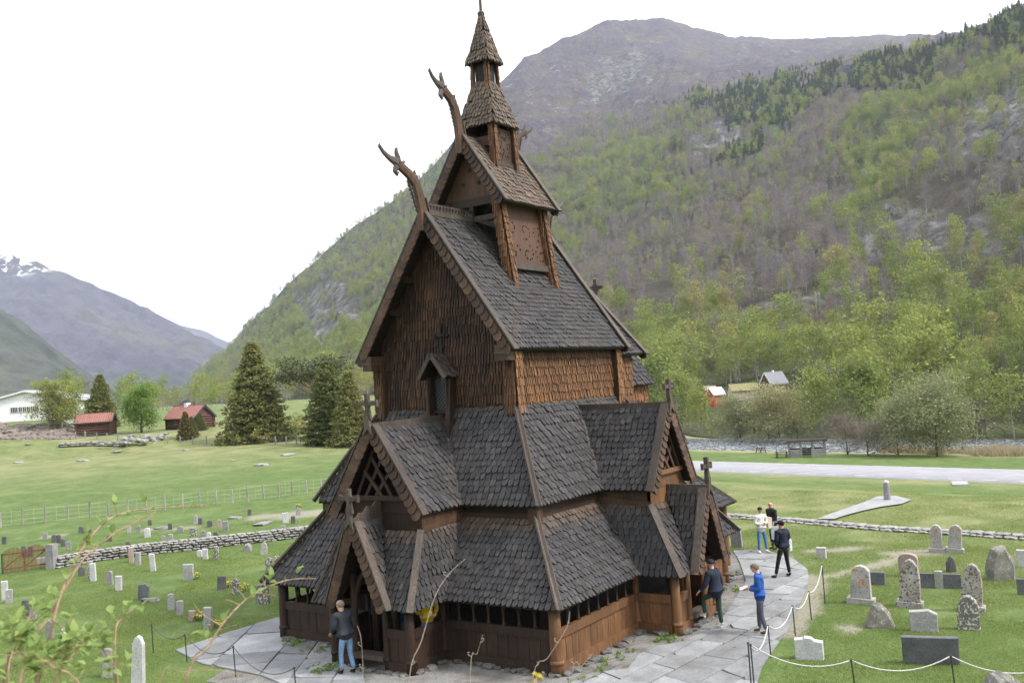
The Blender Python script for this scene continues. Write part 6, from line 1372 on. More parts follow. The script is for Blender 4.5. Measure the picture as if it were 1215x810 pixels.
def house(name, p, rz, L, Wd, h, rh, wall, roofm, lb, cat='house', over=.5, boards=True, wins=(), chim=None, trim=None, tiles=True, logs=False):
    """gable ridge along local X; local -Y faces the viewer; wins: (face, x, z, w, h)"""
    r = empty(name, tuple(p), rz, label=lb, cat=cat); wm = MB()
    if logs:
        n = int(h/.32)
        for k in range(n):
            MB().tube([(-L/2-.25, -Wd/2, .16+k*h/n), (L/2+.25, -Wd/2, .16+k*h/n)], h/n*.52, 8).build('log', wall, r); MB().tube([(-L/2-.25, Wd/2, .16+k*h/n), (L/2+.25, Wd/2, .16+k*h/n)], h/n*.52, 8).build('log', wall, r)
            for sx in (-1, 1): MB().tube([(sx*L/2, -Wd/2-.25, .3+k*h/n), (sx*L/2, Wd/2+.25, .3+k*h/n)], h/n*.5, 8).build('log', wall, r)
    wm.prism([(-Wd/2+.02, -.6), (Wd/2-.02, -.6), (Wd/2-.02, h), (0, h+rh), (-Wd/2+.02, h)], V((-L/2+.02, 0, 0)), V((0, 1, 0)), V((0, 0, 1)), V((1, 0, 0)), L-.04); wm.build('wall', wall, r)
    if boards:
        for sy in (-1,):
            b_ = MB(); n = int(L/.6)
            for k in range(n+1): b_.box((-L/2+L*k/n, -Wd/2-.01, h/2), (.05, .04, h))
            b_.build('board_battens', wall, r)
    sl_ = rh/(Wd/2); zo = -over*sl_
    for sy in (-1, 1):
        rp = MB().poly([V((-L/2-over, sy*(Wd/2+over), h+zo)), V((L/2+over, sy*(Wd/2+over), h+zo)), V((L/2+over, 0, h+rh+.02)), V((-L/2-over, 0, h+rh+.02))], -.16); ro_ = rp.build('roof', roofm, r)
        if tiles and sy < 0:
            tl = MB(); n = int((L+2*over)/.32)
            for k in range(n): x = -L/2-over+(k+.5)*(L+2*over)/n; tl.beam((x, -(Wd/2+over), h+zo+.17), (x, -.02, h+rh+.19), .16, .05, (0, -1, 1))
            tl.build('tile_ridges', roofm, ro_)
    MB().beam((-L/2-over, 0, h+rh+.2), (L/2+over, 0, h+rh+.2), .22, .12).build('ridge_cap', roofm, r)
    if trim:
        for sx in (-1, 1):
            for sy in (-1, 1): MB().beam((sx*(L/2+over), sy*(Wd/2+over), h+zo+.04), (sx*(L/2+over), 0, h+rh+.06), .06, .26).build('barge_board', trim, r)
        MB().beam((-L/2-over, -Wd/2-over-.03, h+zo+.04), (L/2+over, -Wd/2-over-.03, h+zo+.04), .05, .22).build('gutter', trim, r)
    for f_, x, z, w_, hh in wins:
        c_ = V((x, -Wd/2-.03, z)) if f_ == 'f' else V(((L/2+.03) if f_ == 'r' else (-L/2-.03), x, z)); ax = (V((1, 0, 0)), V((0, 1, 0)), Zv) if f_ == 'f' else (V((0, 1, 0)), V((1, 0, 0)), Zv)
        wo = MB().box(c_, (w_+.16, .08, hh+.16), ax).build('window', MT['frame_white'], r); off = V((0, -.05, 0)) if f_ == 'f' else V(((.05 if f_ == 'r' else -.05), 0, 0))
        MB().box(c_+off, (w_, .02, hh), ax).build('pane', MT['dark_glass'], wo); MB().box(c_+off*1.4, (.06, .03, hh), ax).build('mullion', MT['frame_white'], wo)
    if chim:
        x, y, w_, hh = chim; MB().box((x, y, h+rh*(1-abs(y)/(Wd/2))+hh/2-.3), (w_, w_, hh+.6)).build('chimney', MT['white_wall'], r); MB().box((x, y, h+rh*(1-abs(y)/(Wd/2))+hh+.06), (w_*1.15, w_*1.15, .12)).build('chimney_cap', MT['dark_glass'], r)
    return r
VW = math.atan2(FWH[1], FWH[0])-math.pi/2       # local -Y towards the viewer
azof = lambda px: -(px-607.5)/CAM['F']
def k_at(p): return depth_of(p)/CAM['F']
p = ghit(24, 499.5); k = k_at(p); print('white building', p, k)
# white hall: gable towards the viewer
hx = house('white_hall', (p[0]+FWH[0]*8, p[1]+FWH[1]*8, p[2]-.3), VW+math.pi/2+.12, 16, 15.5, 24*k, 13*k, MT['white_wall'], MT['roof_grey'], 'white hall with low pitched grey roof and a row of small windows', 'building', over=.5, tiles=False, boards=False,
           wins=[('l', -x*k, 16*k, 3.4*k, 5.5*k) for x in (-15, -11, -6, -1.5, 3, 7.5, 12)], trim=MT['frame_white'])
p = ghit(115, 516); k = k_at(p)
r = house('red_roofed_shed', p, VW+.16, 36*k, 20*k, 17*k, 7.5*k, MT['log'], MT['tile_red'], 'small dark log shed under a large red tiled roof', 'shed', over=3.2*k, boards=False, logs=True, trim=MT['iron'])
for sx in (-1, 1): MB().beam((sx*20*k, -12*k, 0), (sx*20*k, -12*k, 14*k), .25, .25).build('shed_post', MT['log'], r)
p = ghit(212, 512); k = k_at(p)
house('log_house', (p[0]+FWH[0]*5, p[1]+FWH[1]*5, p[2]), VW-.62, 56*k, 26*k, 17*k, 12*k, MT['log'], MT['tile_red'], 'brown log house with red tiled roof and white chimney', 'house', over=3*k, boards=False, logs=True, chim=(-4*k, 0, 5.5*k, 5*k), wins=[('f', -10*k, 11*k, 4*k, 5*k), ('f', 8*k, 11*k, 4*k, 5*k)], trim=MT['iron'])
p = ghit(354, 516); k = k_at(p)
house('turf_hut', (p[0]+FWH[0]*3, p[1]+FWH[1]*3, p[2]), VW-.5, 20*k, 14*k, 10*k, 6*k, MT['red_paint'] if False else MT['log'], MT['turf'], 'small brown hut with a turf roof between the spruces', 'hut', over=2*k, boards=False, logs=True, tiles=False)
pr = mhit(851, 479)+np.array([0, 0, .5]); k = k_at(pr)
house('red_house', pr, VW+.5, 17*k, 13*k, 11*k, 7*k, MT['red_paint'], MT['white_wall'], 'red house with whitish roof among the trees across the river', 'house', over=1.*k, tiles=False, wins=[('r', 0, 6*k, 3*k, 4*k)], trim=MT['frame_white'])
pr = mhit(842, 470)+np.array([0, 0, .5]); house('red_outhouse', pr, VW+.2, 15*k, 9*k, 8*k, 4*k, MT['red_paint'], MT['beige'], 'small red outhouse with rusty pale roof behind the red house', 'outhouse', over=.8*k, tiles=False)
pr = mhit(882, 482)+np.array([0, 0, .5]); k = k_at(pr)
house('green_roofed_barn', pr, VW+.15, 34*k, 13*k, 9*k, 7*k, MT['beige'], MT['turf'], 'long low barn with moss green roof between the red and the slate roofed house', 'barn', over=1.*k, tiles=False, wins=[('f', 6*k, 5*k, 3*k, 4*k)])
pr = mhit(920, 478)+np.array([0, 0, .5]); k = k_at(pr)
house('slate_roofed_house', pr, VW+.42, 24*k, 19*k, 17*k, 12*k, MT['log'], MT['slate'], 'dark house with grey slate roof and white framed windows across the river', 'house', over=1.2*k, tiles=True, wins=[('r', 0, 10*k, 3*k, 5*k), ('r', 0, 20*k, 2.5*k, 3*k), ('f', -6*k, 9*k, 3*k, 5*k), ('f', 5*k, 9*k, 3*k, 5*k)], chim=(0, 0, 2*k, 3*k), trim=MT['frame_white'])
# open picnic shelter
p = ghit(958, 541.5); k = k_at(p); r = empty('picnic_shelter', tuple(p), VW-.25, label='open grey timber picnic shelter on the lawn beyond the road', cat='shelter'); Ls, Ds, Hs = 42*k, 20*k, 19*k
for x in (-.48, -.16, .16, .48):
    for y in (-.5, .5): MB().beam((x*Ls, y*Ds, 0), (x*Ls, y*Ds, Hs), .2, .2, (1, 0, 0)).build('post', MT['post_grey'], r)
for sx in (-1, 1):
    for y in (-.5,): MB().beam((sx*.48*Ls, y*Ds, Hs*.55), (sx*.30*Ls, y*Ds, Hs*.97), .14, .14).build('brace', MT['post_grey'], r)
for i in range(12): MB().box((-.55*Ls+(i+.5)*1.1*Ls/12, 0, Hs+.12+.02*(i % 2)), (1.1*Ls/12-.02, Ds*1.25, .07)).build('roof_board', MT['wood_black'], r)
MB().beam((-.55*Ls, -Ds*.62, Hs+.05), (.55*Ls, -Ds*.62, Hs+.05), .08, .2).build('roof_edge', MT['wood_grey'], r)
for a, b_ in ((-.48, -.2), (.1, .48)):
    for q in range(4): MB().box(((a+b_)/2*Ls, -.5*Ds-.05, .2+q*.25), ((b_-a)*Ls, .05, .22)).build('wall_board', MT['post_grey'], r)
for q in range(4): MB().box((0, .5*Ds, .2+q*.25), (Ls*.96, .05, .22)).build('wall_board', MT['wood_dark'], r)
def picnic(px, py, wpx, rz, lb):
    p = ghit(px, py); k = k_at(p); L = wpx*k; r = empty('picnic_table', tuple(p), VW+rz, label=lb, cat='picnic table')
    for i in range(4): MB().box((0, -.3+.2*i, .75), (L, .18, .05)).build('table_board', MT['wood_grey'], r)
    for sy in (-1, 1): MB().box((0, sy*.75, .45), (L, .28, .05)).build('bench', MT['wood_grey'], r)
    for sx in (-1, 1):
        MB().beam((sx*L*.35, 0, .42), (sx*L*.35, -.02, .43), .08, 1.7, (0, 1, 0)).build('cross_bar', MT['wood_grey'], r)
        for sy in (-1, 1): MB().beam((sx*L*.35, sy*.6, 0), (sx*L*.35, sy*.25, .73), .1, .1, (1, 0, 0)).build('leg', MT['wood_grey'], r)
picnic(903, 537, 10, .4, 'wooden picnic table on the lawn left of the picnic shelter'); picnic(928, 543, 16, -.1, 'low wooden picnic bench table just beside the picnic shelter'); picnic(918, 531, 12, 0, 'wooden picnic table near the river behind the others')
# power poles on the hillside
def ppole(px, py, hpx, gap, lb, d=None):
    p = mhit(px, py); k = k_at(p); r = empty('power_pole', tuple(p), VW, label=lb, cat='power pole')
    for sx in (-1, 1): MB().tube([(sx*gap*k/2, 0, -1), (sx*gap*k/2, 0, hpx*k)], [.4, .28], 8).build('pole', MT['white_wall'] if False else MT['post_grey'], r)
    MB().beam((-gap*k, 0, hpx*k*.9), (gap*k, 0, hpx*k*.9), .25, .25).build('crossarm', MT['post_grey'], r)
ppole(972, 372, 29, 4, 'pale twin wooden power pole standing high on the wooded hillside'); ppole(874, 448, 27, 4, 'pale twin wooden power pole above the red house')
# ================================================================== PEOPLE
MT['skin'] = vary('skin', (.50, .27, .20), .1, 12, .55, isl=0)
def cloth(name, c): return vary(name, c, .22, 9, .85, isl=0, bmp=.25)
CL = {'jeans': cloth('blue_jeans', (.16, .26, .44)), 'jeans2': cloth('mid_blue_jeans', (.07, .16, .30)), 'navy': cloth('navy_cloth', (.012, .016, .032)), 'charcoal': cloth('charcoal_cloth', (.030, .034, .044)), 'black': cloth('black_cloth', (.010, .010, .012)),
      'blue': cloth('blue_shell_jacket', (.018, .075, .30)), 'white': cloth('white_jacket', (.62, .60, .56)), 'greytrousers': cloth('grey_trousers', (.060, .065, .095)), 'green': cloth('dark_green_trousers', (.018, .045, .032)), 'yellow': cloth('yellow_cloth', (.62, .45, .02)),
      'hair_grey': cloth('greying_hair', (.13, .10, .08)), 'hair_dark': cloth('dark_hair', (.018, .012, .010)), 'shoe': cloth('dark_shoes', (.02, .018, .016)), 'brownshoe': cloth('brown_shoes', (.07, .035, .02)), 'whiteshoe': cloth('white_shoes', (.6, .58, .56)), 'paper': cloth('paper', (.75, .75, .73)), 'bag': cloth('beige_bag', (.46, .40, .33)), 'whitebag': cloth('white_bag', (.60, .62, .62)), 'eye': cloth('dark_eye', (.01, .01, .01)), 'hair_short': cloth('short_grey_hair', (.22, .18, .15))}
def skinmesh(verts, edges, radii, root=0, sub=1):
    me = bpy.data.meshes.new('skin_tmp'); me.from_pydata([tuple(v) for v in verts], edges, []); o = bpy.data.objects.new('skin_tmp', me); COL.objects.link(o)
    m_ = o.modifiers.new('s', 'SKIN'); m_.use_smooth_shade = True
    for i, r in enumerate(radii):
        rr_ = r if isinstance(r, tuple) else (r, r); me.skin_vertices[0].data[i].radius = rr_; me.skin_vertices[0].data[i].use_root = (i == root)
    s = o.modifiers.new('u', 'SUBSURF'); s.levels = sub; s.render_levels = sub
    dg = bpy.context.evaluated_depsgraph_get(); ev = o.evaluated_get(dg); out_ = bpy.data.meshes.new_from_object(ev); bpy.data.objects.remove(o); bpy.data.meshes.remove(me)
    out_.polygons.foreach_set('use_smooth', [True]*len(out_.polygons)); return out_
class Sk:
    def __init__(s): s.v = []; s.e = []; s.r = []
    def p(s, co, r, frm=None):
        s.v.append(V(co)); s.r.append(r); i = len(s.v)-1
        if frm is not None: s.e.append((frm, i))
        return i
    def chain(s, frm, pts):
        for co, r in pts: frm = s.p(co, r, frm)
        return frm
def person(loc, face, label, hgt=1.75, legs=None, arms=None, lean=0., headturn=0., headdown=0., top='navy', bottom='jeans', shoe='shoe', hair=None, hat=None, hood=False, puffer=False, coat=.0, hem=.84, bulk=1.):
    """x right, y forwards, z up. legs/arms: dicts of joint positions for L and R"""
    r = empty('person', loc, face, label=label, cat='person'); r.scale = (hgt/1.75,)*3
    ln = V((0, lean, 0)); B = lambda x, y, z: V((x, y+lean*max(0, z-.95)/.5, z))
    LG_ = {-1: [(-.09, 0, .92), (-.10, .02, .50), (-.10, -.02, .10), (-.11, .13, .045)], 1: [(.09, 0, .92), (.10, .02, .50), (.10, -.02, .10), (.11, .13, .045)]}
    AR_ = {-1: [(-.20, 0, 1.42), (-.25, -.02, 1.14), (-.25, .06, .88)], 1: [(.20, 0, 1.42), (.25, -.02, 1.14), (.25, .06, .88)]}
    if legs: LG_.update(legs)
    if arms: AR_.update(arms)
    ar = {s: [V((p_[0], p_[1]+(lean*(max(0, 1.42-.95))/.5), p_[2])) for p_ in AR_[s]] for s in AR_}
    # body: head, neck, forearms and hands, one surface
    k = Sk(); pel = k.p(B(0, 0, .95), (.085, .06)); ch = k.chain(pel, [(B(0, 0, 1.15), (.085, .06)), (B(0, 0, 1.36), (.09, .06))]); nk = k.chain(ch, [(B(0, .0, 1.50), .055)])
    hc = B(0, .03, 1.63-headdown*.02)+V((0, headdown*.05, 0)); cy_, sy_ = math.cos(headturn), math.sin(headturn); hv = lambda x, y, z: hc+V((x*cy_-y*sy_, x*sy_+y*cy_, z))
    h1 = k.p(hv(0, -.01, -.045), (.062, .072), nk); h2 = k.p(hv(0, 0, .02), (.075, .092), h1); k.p(hv(0, -.005, .075), (.055, .07), h2); k.p(hv(0, .075, -.055), (.028, .025), h1); k.p(hv(0, .105, -.005), (.012, .014), h2)
    for s_ in (-1, 1): k.p(hv(s_*.082, -.005, -.005), (.012, .02), h2)
    for s_ in (-1, 1):
        a, e, w_ = ar[s_]; sh = k.chain(ch, [(a, .035), (e, .032), (w_, .027)]); d = (w_-e).normalized(); up_ = V((0, 0, 1)) if abs(d.z) < .8 else V((0, 1, 0)); sd_ = d.cross(up_).normalized(); cu = sd_.cross(d).normalized()*-1
        pm = k.p(w_+d*.055, (.036, .020), sh)
        for q, (off, ll) in enumerate(((-.030, .062), (-.010, .072), (.011, .068), (.030, .052))): k.chain(pm, [(w_+d*.095+sd_*off, .0095), (w_+d*(.095+ll*.55)+sd_*off*1.1+cu*.012, .0088), (w_+d*(.095+ll*.9)+sd_*off*1.1+cu*.034, .0075)])
        k.chain(pm, [(w_+d*.05-sd_*.042+cu*.01, .011), (w_+d*.085-sd_*.058+cu*.02, .009)])
    for s_ in (-1, 1): l = [V(q) for q in LG_[s_]]; k.chain(pel, [(l[0], .05), (l[1], .04), (l[2], .034)])
    me = skinmesh(k.v, k.e, k.r, pel, 1); me.materials.append(MT['skin']); inst('body', me, parent=r)
    for s_ in (-1, 1): MB().tube([hv(s_*.03, .085, .015), hv(s_*.03, .094, .015)], .010, 8).build('eye', CL['eye'], r)
    # jacket
    k = Sk(); bk = bulk; a0 = k.p(B(0, 0, 1.12), (.18*bk, .135*bk)); up1 = k.chain(a0, [(B(0, 0, 1.30), (.195*bk, .14*bk)), (B(0, 0, 1.42), (.15, .11)), (B(0, -.005, 1.50), (.068, .066))])
    k.chain(a0, [(B(0, 0, .98), (.182*bk, .14*bk)), (B(0, 0, hem-.07), (.18*bk, .14*bk))])
    shv = 2
    for s_ in (-1, 1):
        a, e, w_ = ar[s_]; k.chain(shv, [(a, .085*bk), (a.lerp(e, .5), .078*bk), (e, .070*bk), (e.lerp(w_, .5), .062*bk), (e.lerp(w_, .95), .052*bk)])
    if hood: k.p(B(0, -.10, 1.46), (.09, .05), 3)
    me = skinmesh(k.v, k.e, k.r, 0, 1); me.materials.append(CL[top]); jk = inst('jacket', me, parent=r)
    if puffer:
        for z in np.arange(hem+.05, 1.42, .075): MB().tube([B(math.cos(a)*.172*bk, math.sin(a)*.132*bk, z) for a in np.linspace(0, 6.283, 15)], .012, 5, cap=False).build('quilting', CL[top], jk)
    MB().tube([B(math.cos(a)*.072, math.sin(a)*.07-.005, 1.50+.012*math.sin(a+1.5)) for a in np.linspace(0, 6.283, 13)], .018, 6, cap=False).build('collar', CL[top], jk, smooth=True)
    # trousers
    k = Sk(); a0 = k.p((0, 0, .96), (.145, .105)); a1 = k.p((0, 0, .88), (.14, .105), a0)
    for s_ in (-1, 1):
        l = [V(q) for q in LG_[s_]]; k.chain(a1, [(l[0].lerp(l[1], .15), .092), (l[0].lerp(l[1], .6), .078), (l[1], .066), (l[1].lerp(l[2], .5), .060), (l[1].lerp(l[2], .95), .056)])
    me = skinmesh(k.v, k.e, k.r, 0, 1); me.materials.append(CL[bottom]); inst('trousers', me, parent=r)
    for s_ in (-1, 1):
        l = [V(q) for q in LG_[s_]]; d = (l[3]-l[2]); d.z = 0; d = d.normalized(); hb = l[2]-d*.04; z0 = l[3].z; k = Sk(); a0 = k.p(V((hb.x, hb.y, z0+.015)), (.045, .045)); k.chain(a0, [(V((hb.x, hb.y, z0+.01))+d*.09, (.048, .042)), (V((hb.x, hb.y, z0-.002))+d*.20, (.044, .03))]); k.p(V((hb.x, hb.y, z0+.07))+d*.03, (.04, .04), a0)
        me = skinmesh(k.v, k.e, k.r, 0, 1); me.materials.append(CL[shoe]); inst('shoe', me, parent=r)
    def cap(mat, nm, low, s=1.0, back=0.):
        bm = bmesh.new(); bmesh.ops.create_uvsphere(bm, u_segments=18, v_segments=12, radius=1)
        for v in bm.verts:
            x, y, z = v.co; lim = low+(.25*y if y > 0 else back*y)
            if z < lim: z = lim-.02*(lim-z)
            v.co = hv(x*.092*s, y*.112*s-.006, .035+z*.098*s)
        me = bpy.data.meshes.new(nm); bm.to_mesh(me); bm.free(); me.polygons.foreach_set('use_smooth', [True]*len(me.polygons)); me.materials.append(CL[mat]); inst(nm, me, parent=r)
    if hair: cap(hair, 'hair', -.15 if hair != 'hair_dark' else -.2, 1.0, 1.0)
    if hat: cap(hat, 'knitted_hat', .0, 1.06)
    return r
face = lambda dx, dy: math.atan2(dy, dx)-math.pi/2
R2, F2 = V((RTH[0], RTH[1], 0)), V((FWH[0], FWH[1], 0))
def fdir(right, fwd): d = R2*right+F2*fwd; return face(d.x, d.y)
def on(px, py): p = G0(px, py); return (p[0], p[1], .045)
# blue jacket reader, facing left with a sheet of paper
p1 = person(on(905, 753), fdir(-1, .25), 'man in a bright blue jacket reading a paper on the paved path', 1.78, top='blue', bottom='greytrousers', shoe='brownshoe', hair='hair_grey', headdown=1.0, hem=.80,
       arms={-1: [(-.20, .02, 1.41), (-.23, .0, 1.14), (-.12, .26, 1.12)], 1: [(.20, .02, 1.41), (.24, -.02, 1.14), (.12, .25, 1.10)]}, legs={-1: [(-.09, 0, .92), (-.11, .0, .5), (-.13, -.10, .10), (-.13, .05, .045)], 1: [(.09, 0, .92), (.10, .05, .5), (.12, .06, .10), (.12, .21, .045)]})
def held(name, parent, mat, box=None, label=None, cat=None, rz=0, off=(0, 0, 0), sz=(.2, .3, .01), rx=0, jit=.003, build=None):
    Mw = Matrix.LocRotScale(parent.location, parent.rotation_euler, parent.scale); w = Mw @ V(off); o = (build or MB().box((0, 0, 0), sz, jit=jit)).build(name, CL[mat], loc=tuple(w), label=label, cat=cat); o.rotation_euler = (rx, 0, parent.rotation_euler.z+rz); return o
held('paper_sheet', p1, 'paper', off=(0, .38, 1.14), sz=(.30, .21, .006), rx=-.3, label='white folded sheet of paper held by the man in the blue jacket', cat='paper')
# woman in white
p2 = person(on(905, 657), fdir(.35, -1), 'woman in a white jacket and blue jeans talking on the far path', 1.66, top='white', bottom='jeans2', shoe='whiteshoe', hair='hair_dark', hat='black', headturn=-.5, hem=.82,
       arms={-1: [(-.19, .02, 1.40), (-.27, .0, 1.15), (-.08, .18, 1.12)], 1: [(.19, .02, 1.40), (.26, .0, 1.15), (.08, .20, 1.12)]}, legs={-1: [(-.1, 0, .92), (-.15, .02, .5), (-.19, 0, .10), (-.21, .14, .045)], 1: [(.1, 0, .92), (.13, .02, .5), (.15, .0, .10), (.18, .14, .045)]})
held('phone', p2, 'black', off=(0, .30, 1.16), sz=(.08, .15, .012), label='dark phone in the hands of the woman in white', cat='phone')
# bald man in black with a beige bag
p3 = person(on(919, 653), fdir(-.9, -.35), 'bald man in a black fleece carrying a beige bundle on the far path', 1.78, top='black', bottom='black', shoe='shoe', headturn=.1, hem=.86,
       arms={-1: [(-.20, .02, 1.41), (-.26, .02, 1.14), (-.10, .26, 1.08)], 1: [(.20, .02, 1.41), (.26, -.04, 1.12), (.10, .25, 1.00)]})
held('folded_jacket', p3, 'bag', off=(0.0, .27, 1.02), sz=(.46, .18, .36), jit=.03, label='beige folded jacket held by the bald man', cat='jacket')
b_ = MB(); b_.prism([(-.17, 0), (.17, 0), (.20, .46), (-.20, .46)], V((0, -.05, 0)), V((1, 0, 0)), V((0, 0, 1)), V((0, 1, 0)), .1)
for y in (-.03, .03): b_.tube([(-.09, y, .46), (-.07, y, .64), (.07, y, .64), (.09, y, .46)], .008, 5)
held('carrier_bag', p3, 'whitebag', off=(-.30, .08, .42), build=b_, rz=.6, label='white carrier bag hanging between the woman in white and the bald man', cat='bag')
# man in black quilted jacket, back to us
p4 = person(on(932, 686), fdir(-.55, .9), 'man in a black quilted jacket seen from behind on the path', 1.80, top='navy', bottom='black', shoe='shoe', hair='hair_dark', hat='black', puffer=True, headturn=.25, hem=.88,
       arms={-1: [(-.20, .02, 1.42), (-.27, .0, 1.15), (-.16, .24, 1.08)], 1: [(.20, .0, 1.42), (.28, -.02, 1.16), (.18, .2, 1.10)]}, legs={-1: [(-.10, 0, .92), (-.20, .06, .5), (-.30, .10, .10), (-.34, .24, .045)], 1: [(.10, 0, .92), (.13, .0, .5), (.16, -.04, .10), (.18, .10, .045)]})
b_ = MB(); b_.prism([(-.10, 0), (.10, 0), (.10, .36), (-.10, .36)], V((0, -.05, 0)), V((1, 0, 0)), V((0, 0, 1)), V((0, 1, 0)), .09); b_.tube([(-.09, 0, .36), (0, 0, .72), (.09, 0, .36)], .009, 5)
held('shoulder_bag', p4, 'whitebag', off=(.30, .02, .78), build=b_, rz=1.2, label='silvery bag hanging at the side of the man in the quilted jacket', cat='bag')
# man stepping into the south porch
p5 = person(on(853, 747), fdir(-.75, .7), 'person in a dark hooded jacket and green trousers stepping into the south porch', 1.78, top='navy', bottom='green', shoe='whiteshoe', hat='navy', hood=True, lean=.06, hem=.80, bulk=1.08,
       arms={-1: [(-.20, .02, 1.42), (-.30, .06, 1.16), (-.34, .22, 1.0)], 1: [(.20, .0, 1.42), (.27, -.06, 1.14), (.27, .0, .88)]}, legs={-1: [(-.09, .02, .92), (-.12, .34, .74), (-.12, .30, .36), (-.12, .45, .31)], 1: [(.09, 0, .92), (.09, .0, .5), (.08, -.05, .10), (.08, .10, .045)]})
# man in jeans at the west porch
p6 = person(on(413, 801), fdir(-.8, .75), 'balding man in light blue jeans and a dark jacket beside the west porch', 1.74, top='charcoal', bottom='jeans', shoe='shoe', hair='hair_short', headturn=.45, lean=.10, hem=.86, bulk=1.1,
       arms={-1: [(-.20, .02, 1.42), (-.27, .04, 1.15), (-.20, .22, 1.0)], 1: [(.20, .0, 1.42), (.30, -.08, 1.15), (.25, .06, .93)]}, legs={-1: [(-.10, 0, .92), (-.10, .10, .5), (-.11, .08, .10), (-.12, .23, .045)], 1: [(.10, 0, .92), (.10, .0, .5), (.12, -.10, .10), (.13, .05, .045)]})
held('camera', p6, 'black', off=(-.12, .30, .98), sz=(.12, .08, .09), label='small black camera hanging in front of the balding man', cat='camera')
# visitor inside the west porch reaching out, and another in blue and yellow
p7 = person((-2.75, -.35, .2), fdir(-1, .1), 'person in a blue jacket reaching out from inside the west porch', 1.72, top='blue', bottom='greytrousers', shoe='shoe', hair='hair_dark',
       arms={-1: [(-.20, .02, 1.42), (-.20, .26, 1.30), (-.18, .52, 1.24)], 1: [(.20, .0, 1.42), (.27, -.02, 1.15), (.22, .1, .9)]})
p8 = person((-2.65, -1.05, .2), fdir(.2, -1), 'visitor in yellow and blue standing behind the west porch railing', 1.70, top='yellow', bottom='jeans2', shoe='shoe', hair='hair_dark',
       arms={-1: [(-.20, .02, 1.42), (-.27, -.02, 1.15), (-.2, .2, 1.1)], 1: [(.20, .0, 1.42), (.27, -.02, 1.15), (.2, .2, 1.1)]})
# ================================================================== NEAR BUSHES ON THE BANK
MT['cane'] = vary('red_brown_cane', (.20, .12, .08), .3, 30, .7, isl=0, c2=(.38, .26, .17)); MT['cane_dry'] = vary('dry_pale_cane', (.34, .28, .245), .25, 30, .8, isl=0)
def leaf_geo(mb, o, d, n, L):
    """a folded toothed leaf from o along d"""
    d = d.normalized(); s_ = d.cross(n).normalized(); n = s_.cross(d).normalized(); q = lambda a, b_, c_: o+d*a*L+s_*b_*L+n*c_*L
    rows_ = [(0, 0, 0), (.2, .20, .05), (.42, .33, .08), (.62, .27, .06), (.82, .14, .0), (1.0, 0, -.10)]; vs = []; fs = []
    vs = [q(0, 0, 0)]; 
    for a, w_, u in rows_[1:-1]: vs += [q(a, 0, -u*.2), q(a-.02, w_, u+.03), q(a-.02, -w_, u+.03)]
    vs.append(q(1, 0, -.1)); fs = [(0, 2, 1), (0, 1, 3)]
    for i in range(3): b_ = 1+i*3; fs += [(b_, b_+1, b_+4, b_+3), (b_, b_+3, b_+5, b_+2)]
    b_ = 10; fs += [(b_, b_+1, 13), (b_, 13, b_+2)]; mb.add(vs, fs)
def cane(r, pts, rad, thorn=True, mat='cane', nlv=0, lsz=.035, rng=None, name='stem', u0=0.):
    rad *= .60; nlv = int(nlv*.8); lsz *= .85
    """pts: (px, py, distance). first point runs on down to the bank"""
    W_ = [V(at(*p)) for p in pts]; c0 = r.location; pl = [w-c0 for w in W_]; fine = []
    for i in range(len(pl)-1):
        for q in range(4): 
            t_ = q/4; a = pl[max(0, i-1)]; b_, c_ = pl[i], pl[i+1]; d = pl[min(len(pl)-1, i+2)]
            fine.append(.5*((2*b_)+(c_-a)*t_+(2*a-5*b_+4*c_-d)*t_*t_+(3*b_-a-3*c_+d)*t_**3))
    fine.append(pl[-1]); n = len(fine); mb = MB(); mb.tube(fine, [rad*(1-.72*i/n) for i in range(n)], 7)
    if thorn:
        for i in range(2, n-1):
            for _ in range(1):
                a = V((rng.uniform(-1, 1), rng.uniform(-1, 1), rng.uniform(-.3, 1))).normalized(); mb.tube([fine[i], fine[i]+a*rad*3.2], [rad*.4, rad*.05], 4, cap=False)
    st = mb.build(name, MT[mat], r, smooth=True)
    if nlv:
        for k in range(nlv):
            u = u0+(1-u0)*(k+.5+rng.uniform(-.3, .3))/nlv; f = fine[min(n-1, int(u*(n-1)))]; base = f
            dr = V((rng.uniform(-1, 1), rng.uniform(-1, 1), rng.uniform(.1, 1))).normalized(); e = base+dr*lsz*1.3
            MB().tube([base, e], rad*.25, 4, cap=False).build('leaf_stalk', MT['cane'], st)
            for q in range(rng.choice((3, 5, 5))):
                a = dr.lerp(V((rng.uniform(-1, 1), rng.uniform(-1, 1), rng.uniform(-.6, .8))), .65); lm_ = MB(); L = lsz*rng.uniform(.7, 1.3); leaf_geo(lm_, V((0, 0, 0)), a, V((rng.uniform(-.5, .5), rng.uniform(-.5, .5), 1)), L); lm_.build('leaf', MT['leaf_bush'], r, loc=tuple(e+dr*rng.uniform(-.02, .01)), smooth=True)
    return fine
def bankp(px, d): v = ray(px, 900); p = CP+v*d; return (p[0], p[1], H(p[0], p[1]))
rq = random.Random(12)
r = empty('bramble_bush', bankp(60, 3.0), label='leafy green bramble bush with reddish arching canes at the lower left', cat='bush')
cane(r, [(110, 1080, 2.7), (118, 850, 2.8), (145, 640+40, 2.9), (200, 560+60, 3.05)][:1]+[(95, 900, 2.75), (120, 790, 2.8), (158, 720, 2.85), (205, 660-2, 2.95)][:0]+[(20, 960, 2.7), (58, 740+20, 2.75), (78, 690, 2.85), (105, 640, 2.95), (140, 610, 3.05), (195, 602, 3.15), (250, 600, 3.25)], .0085, mat='cane', nlv=8, rng=rq, u0=.35)
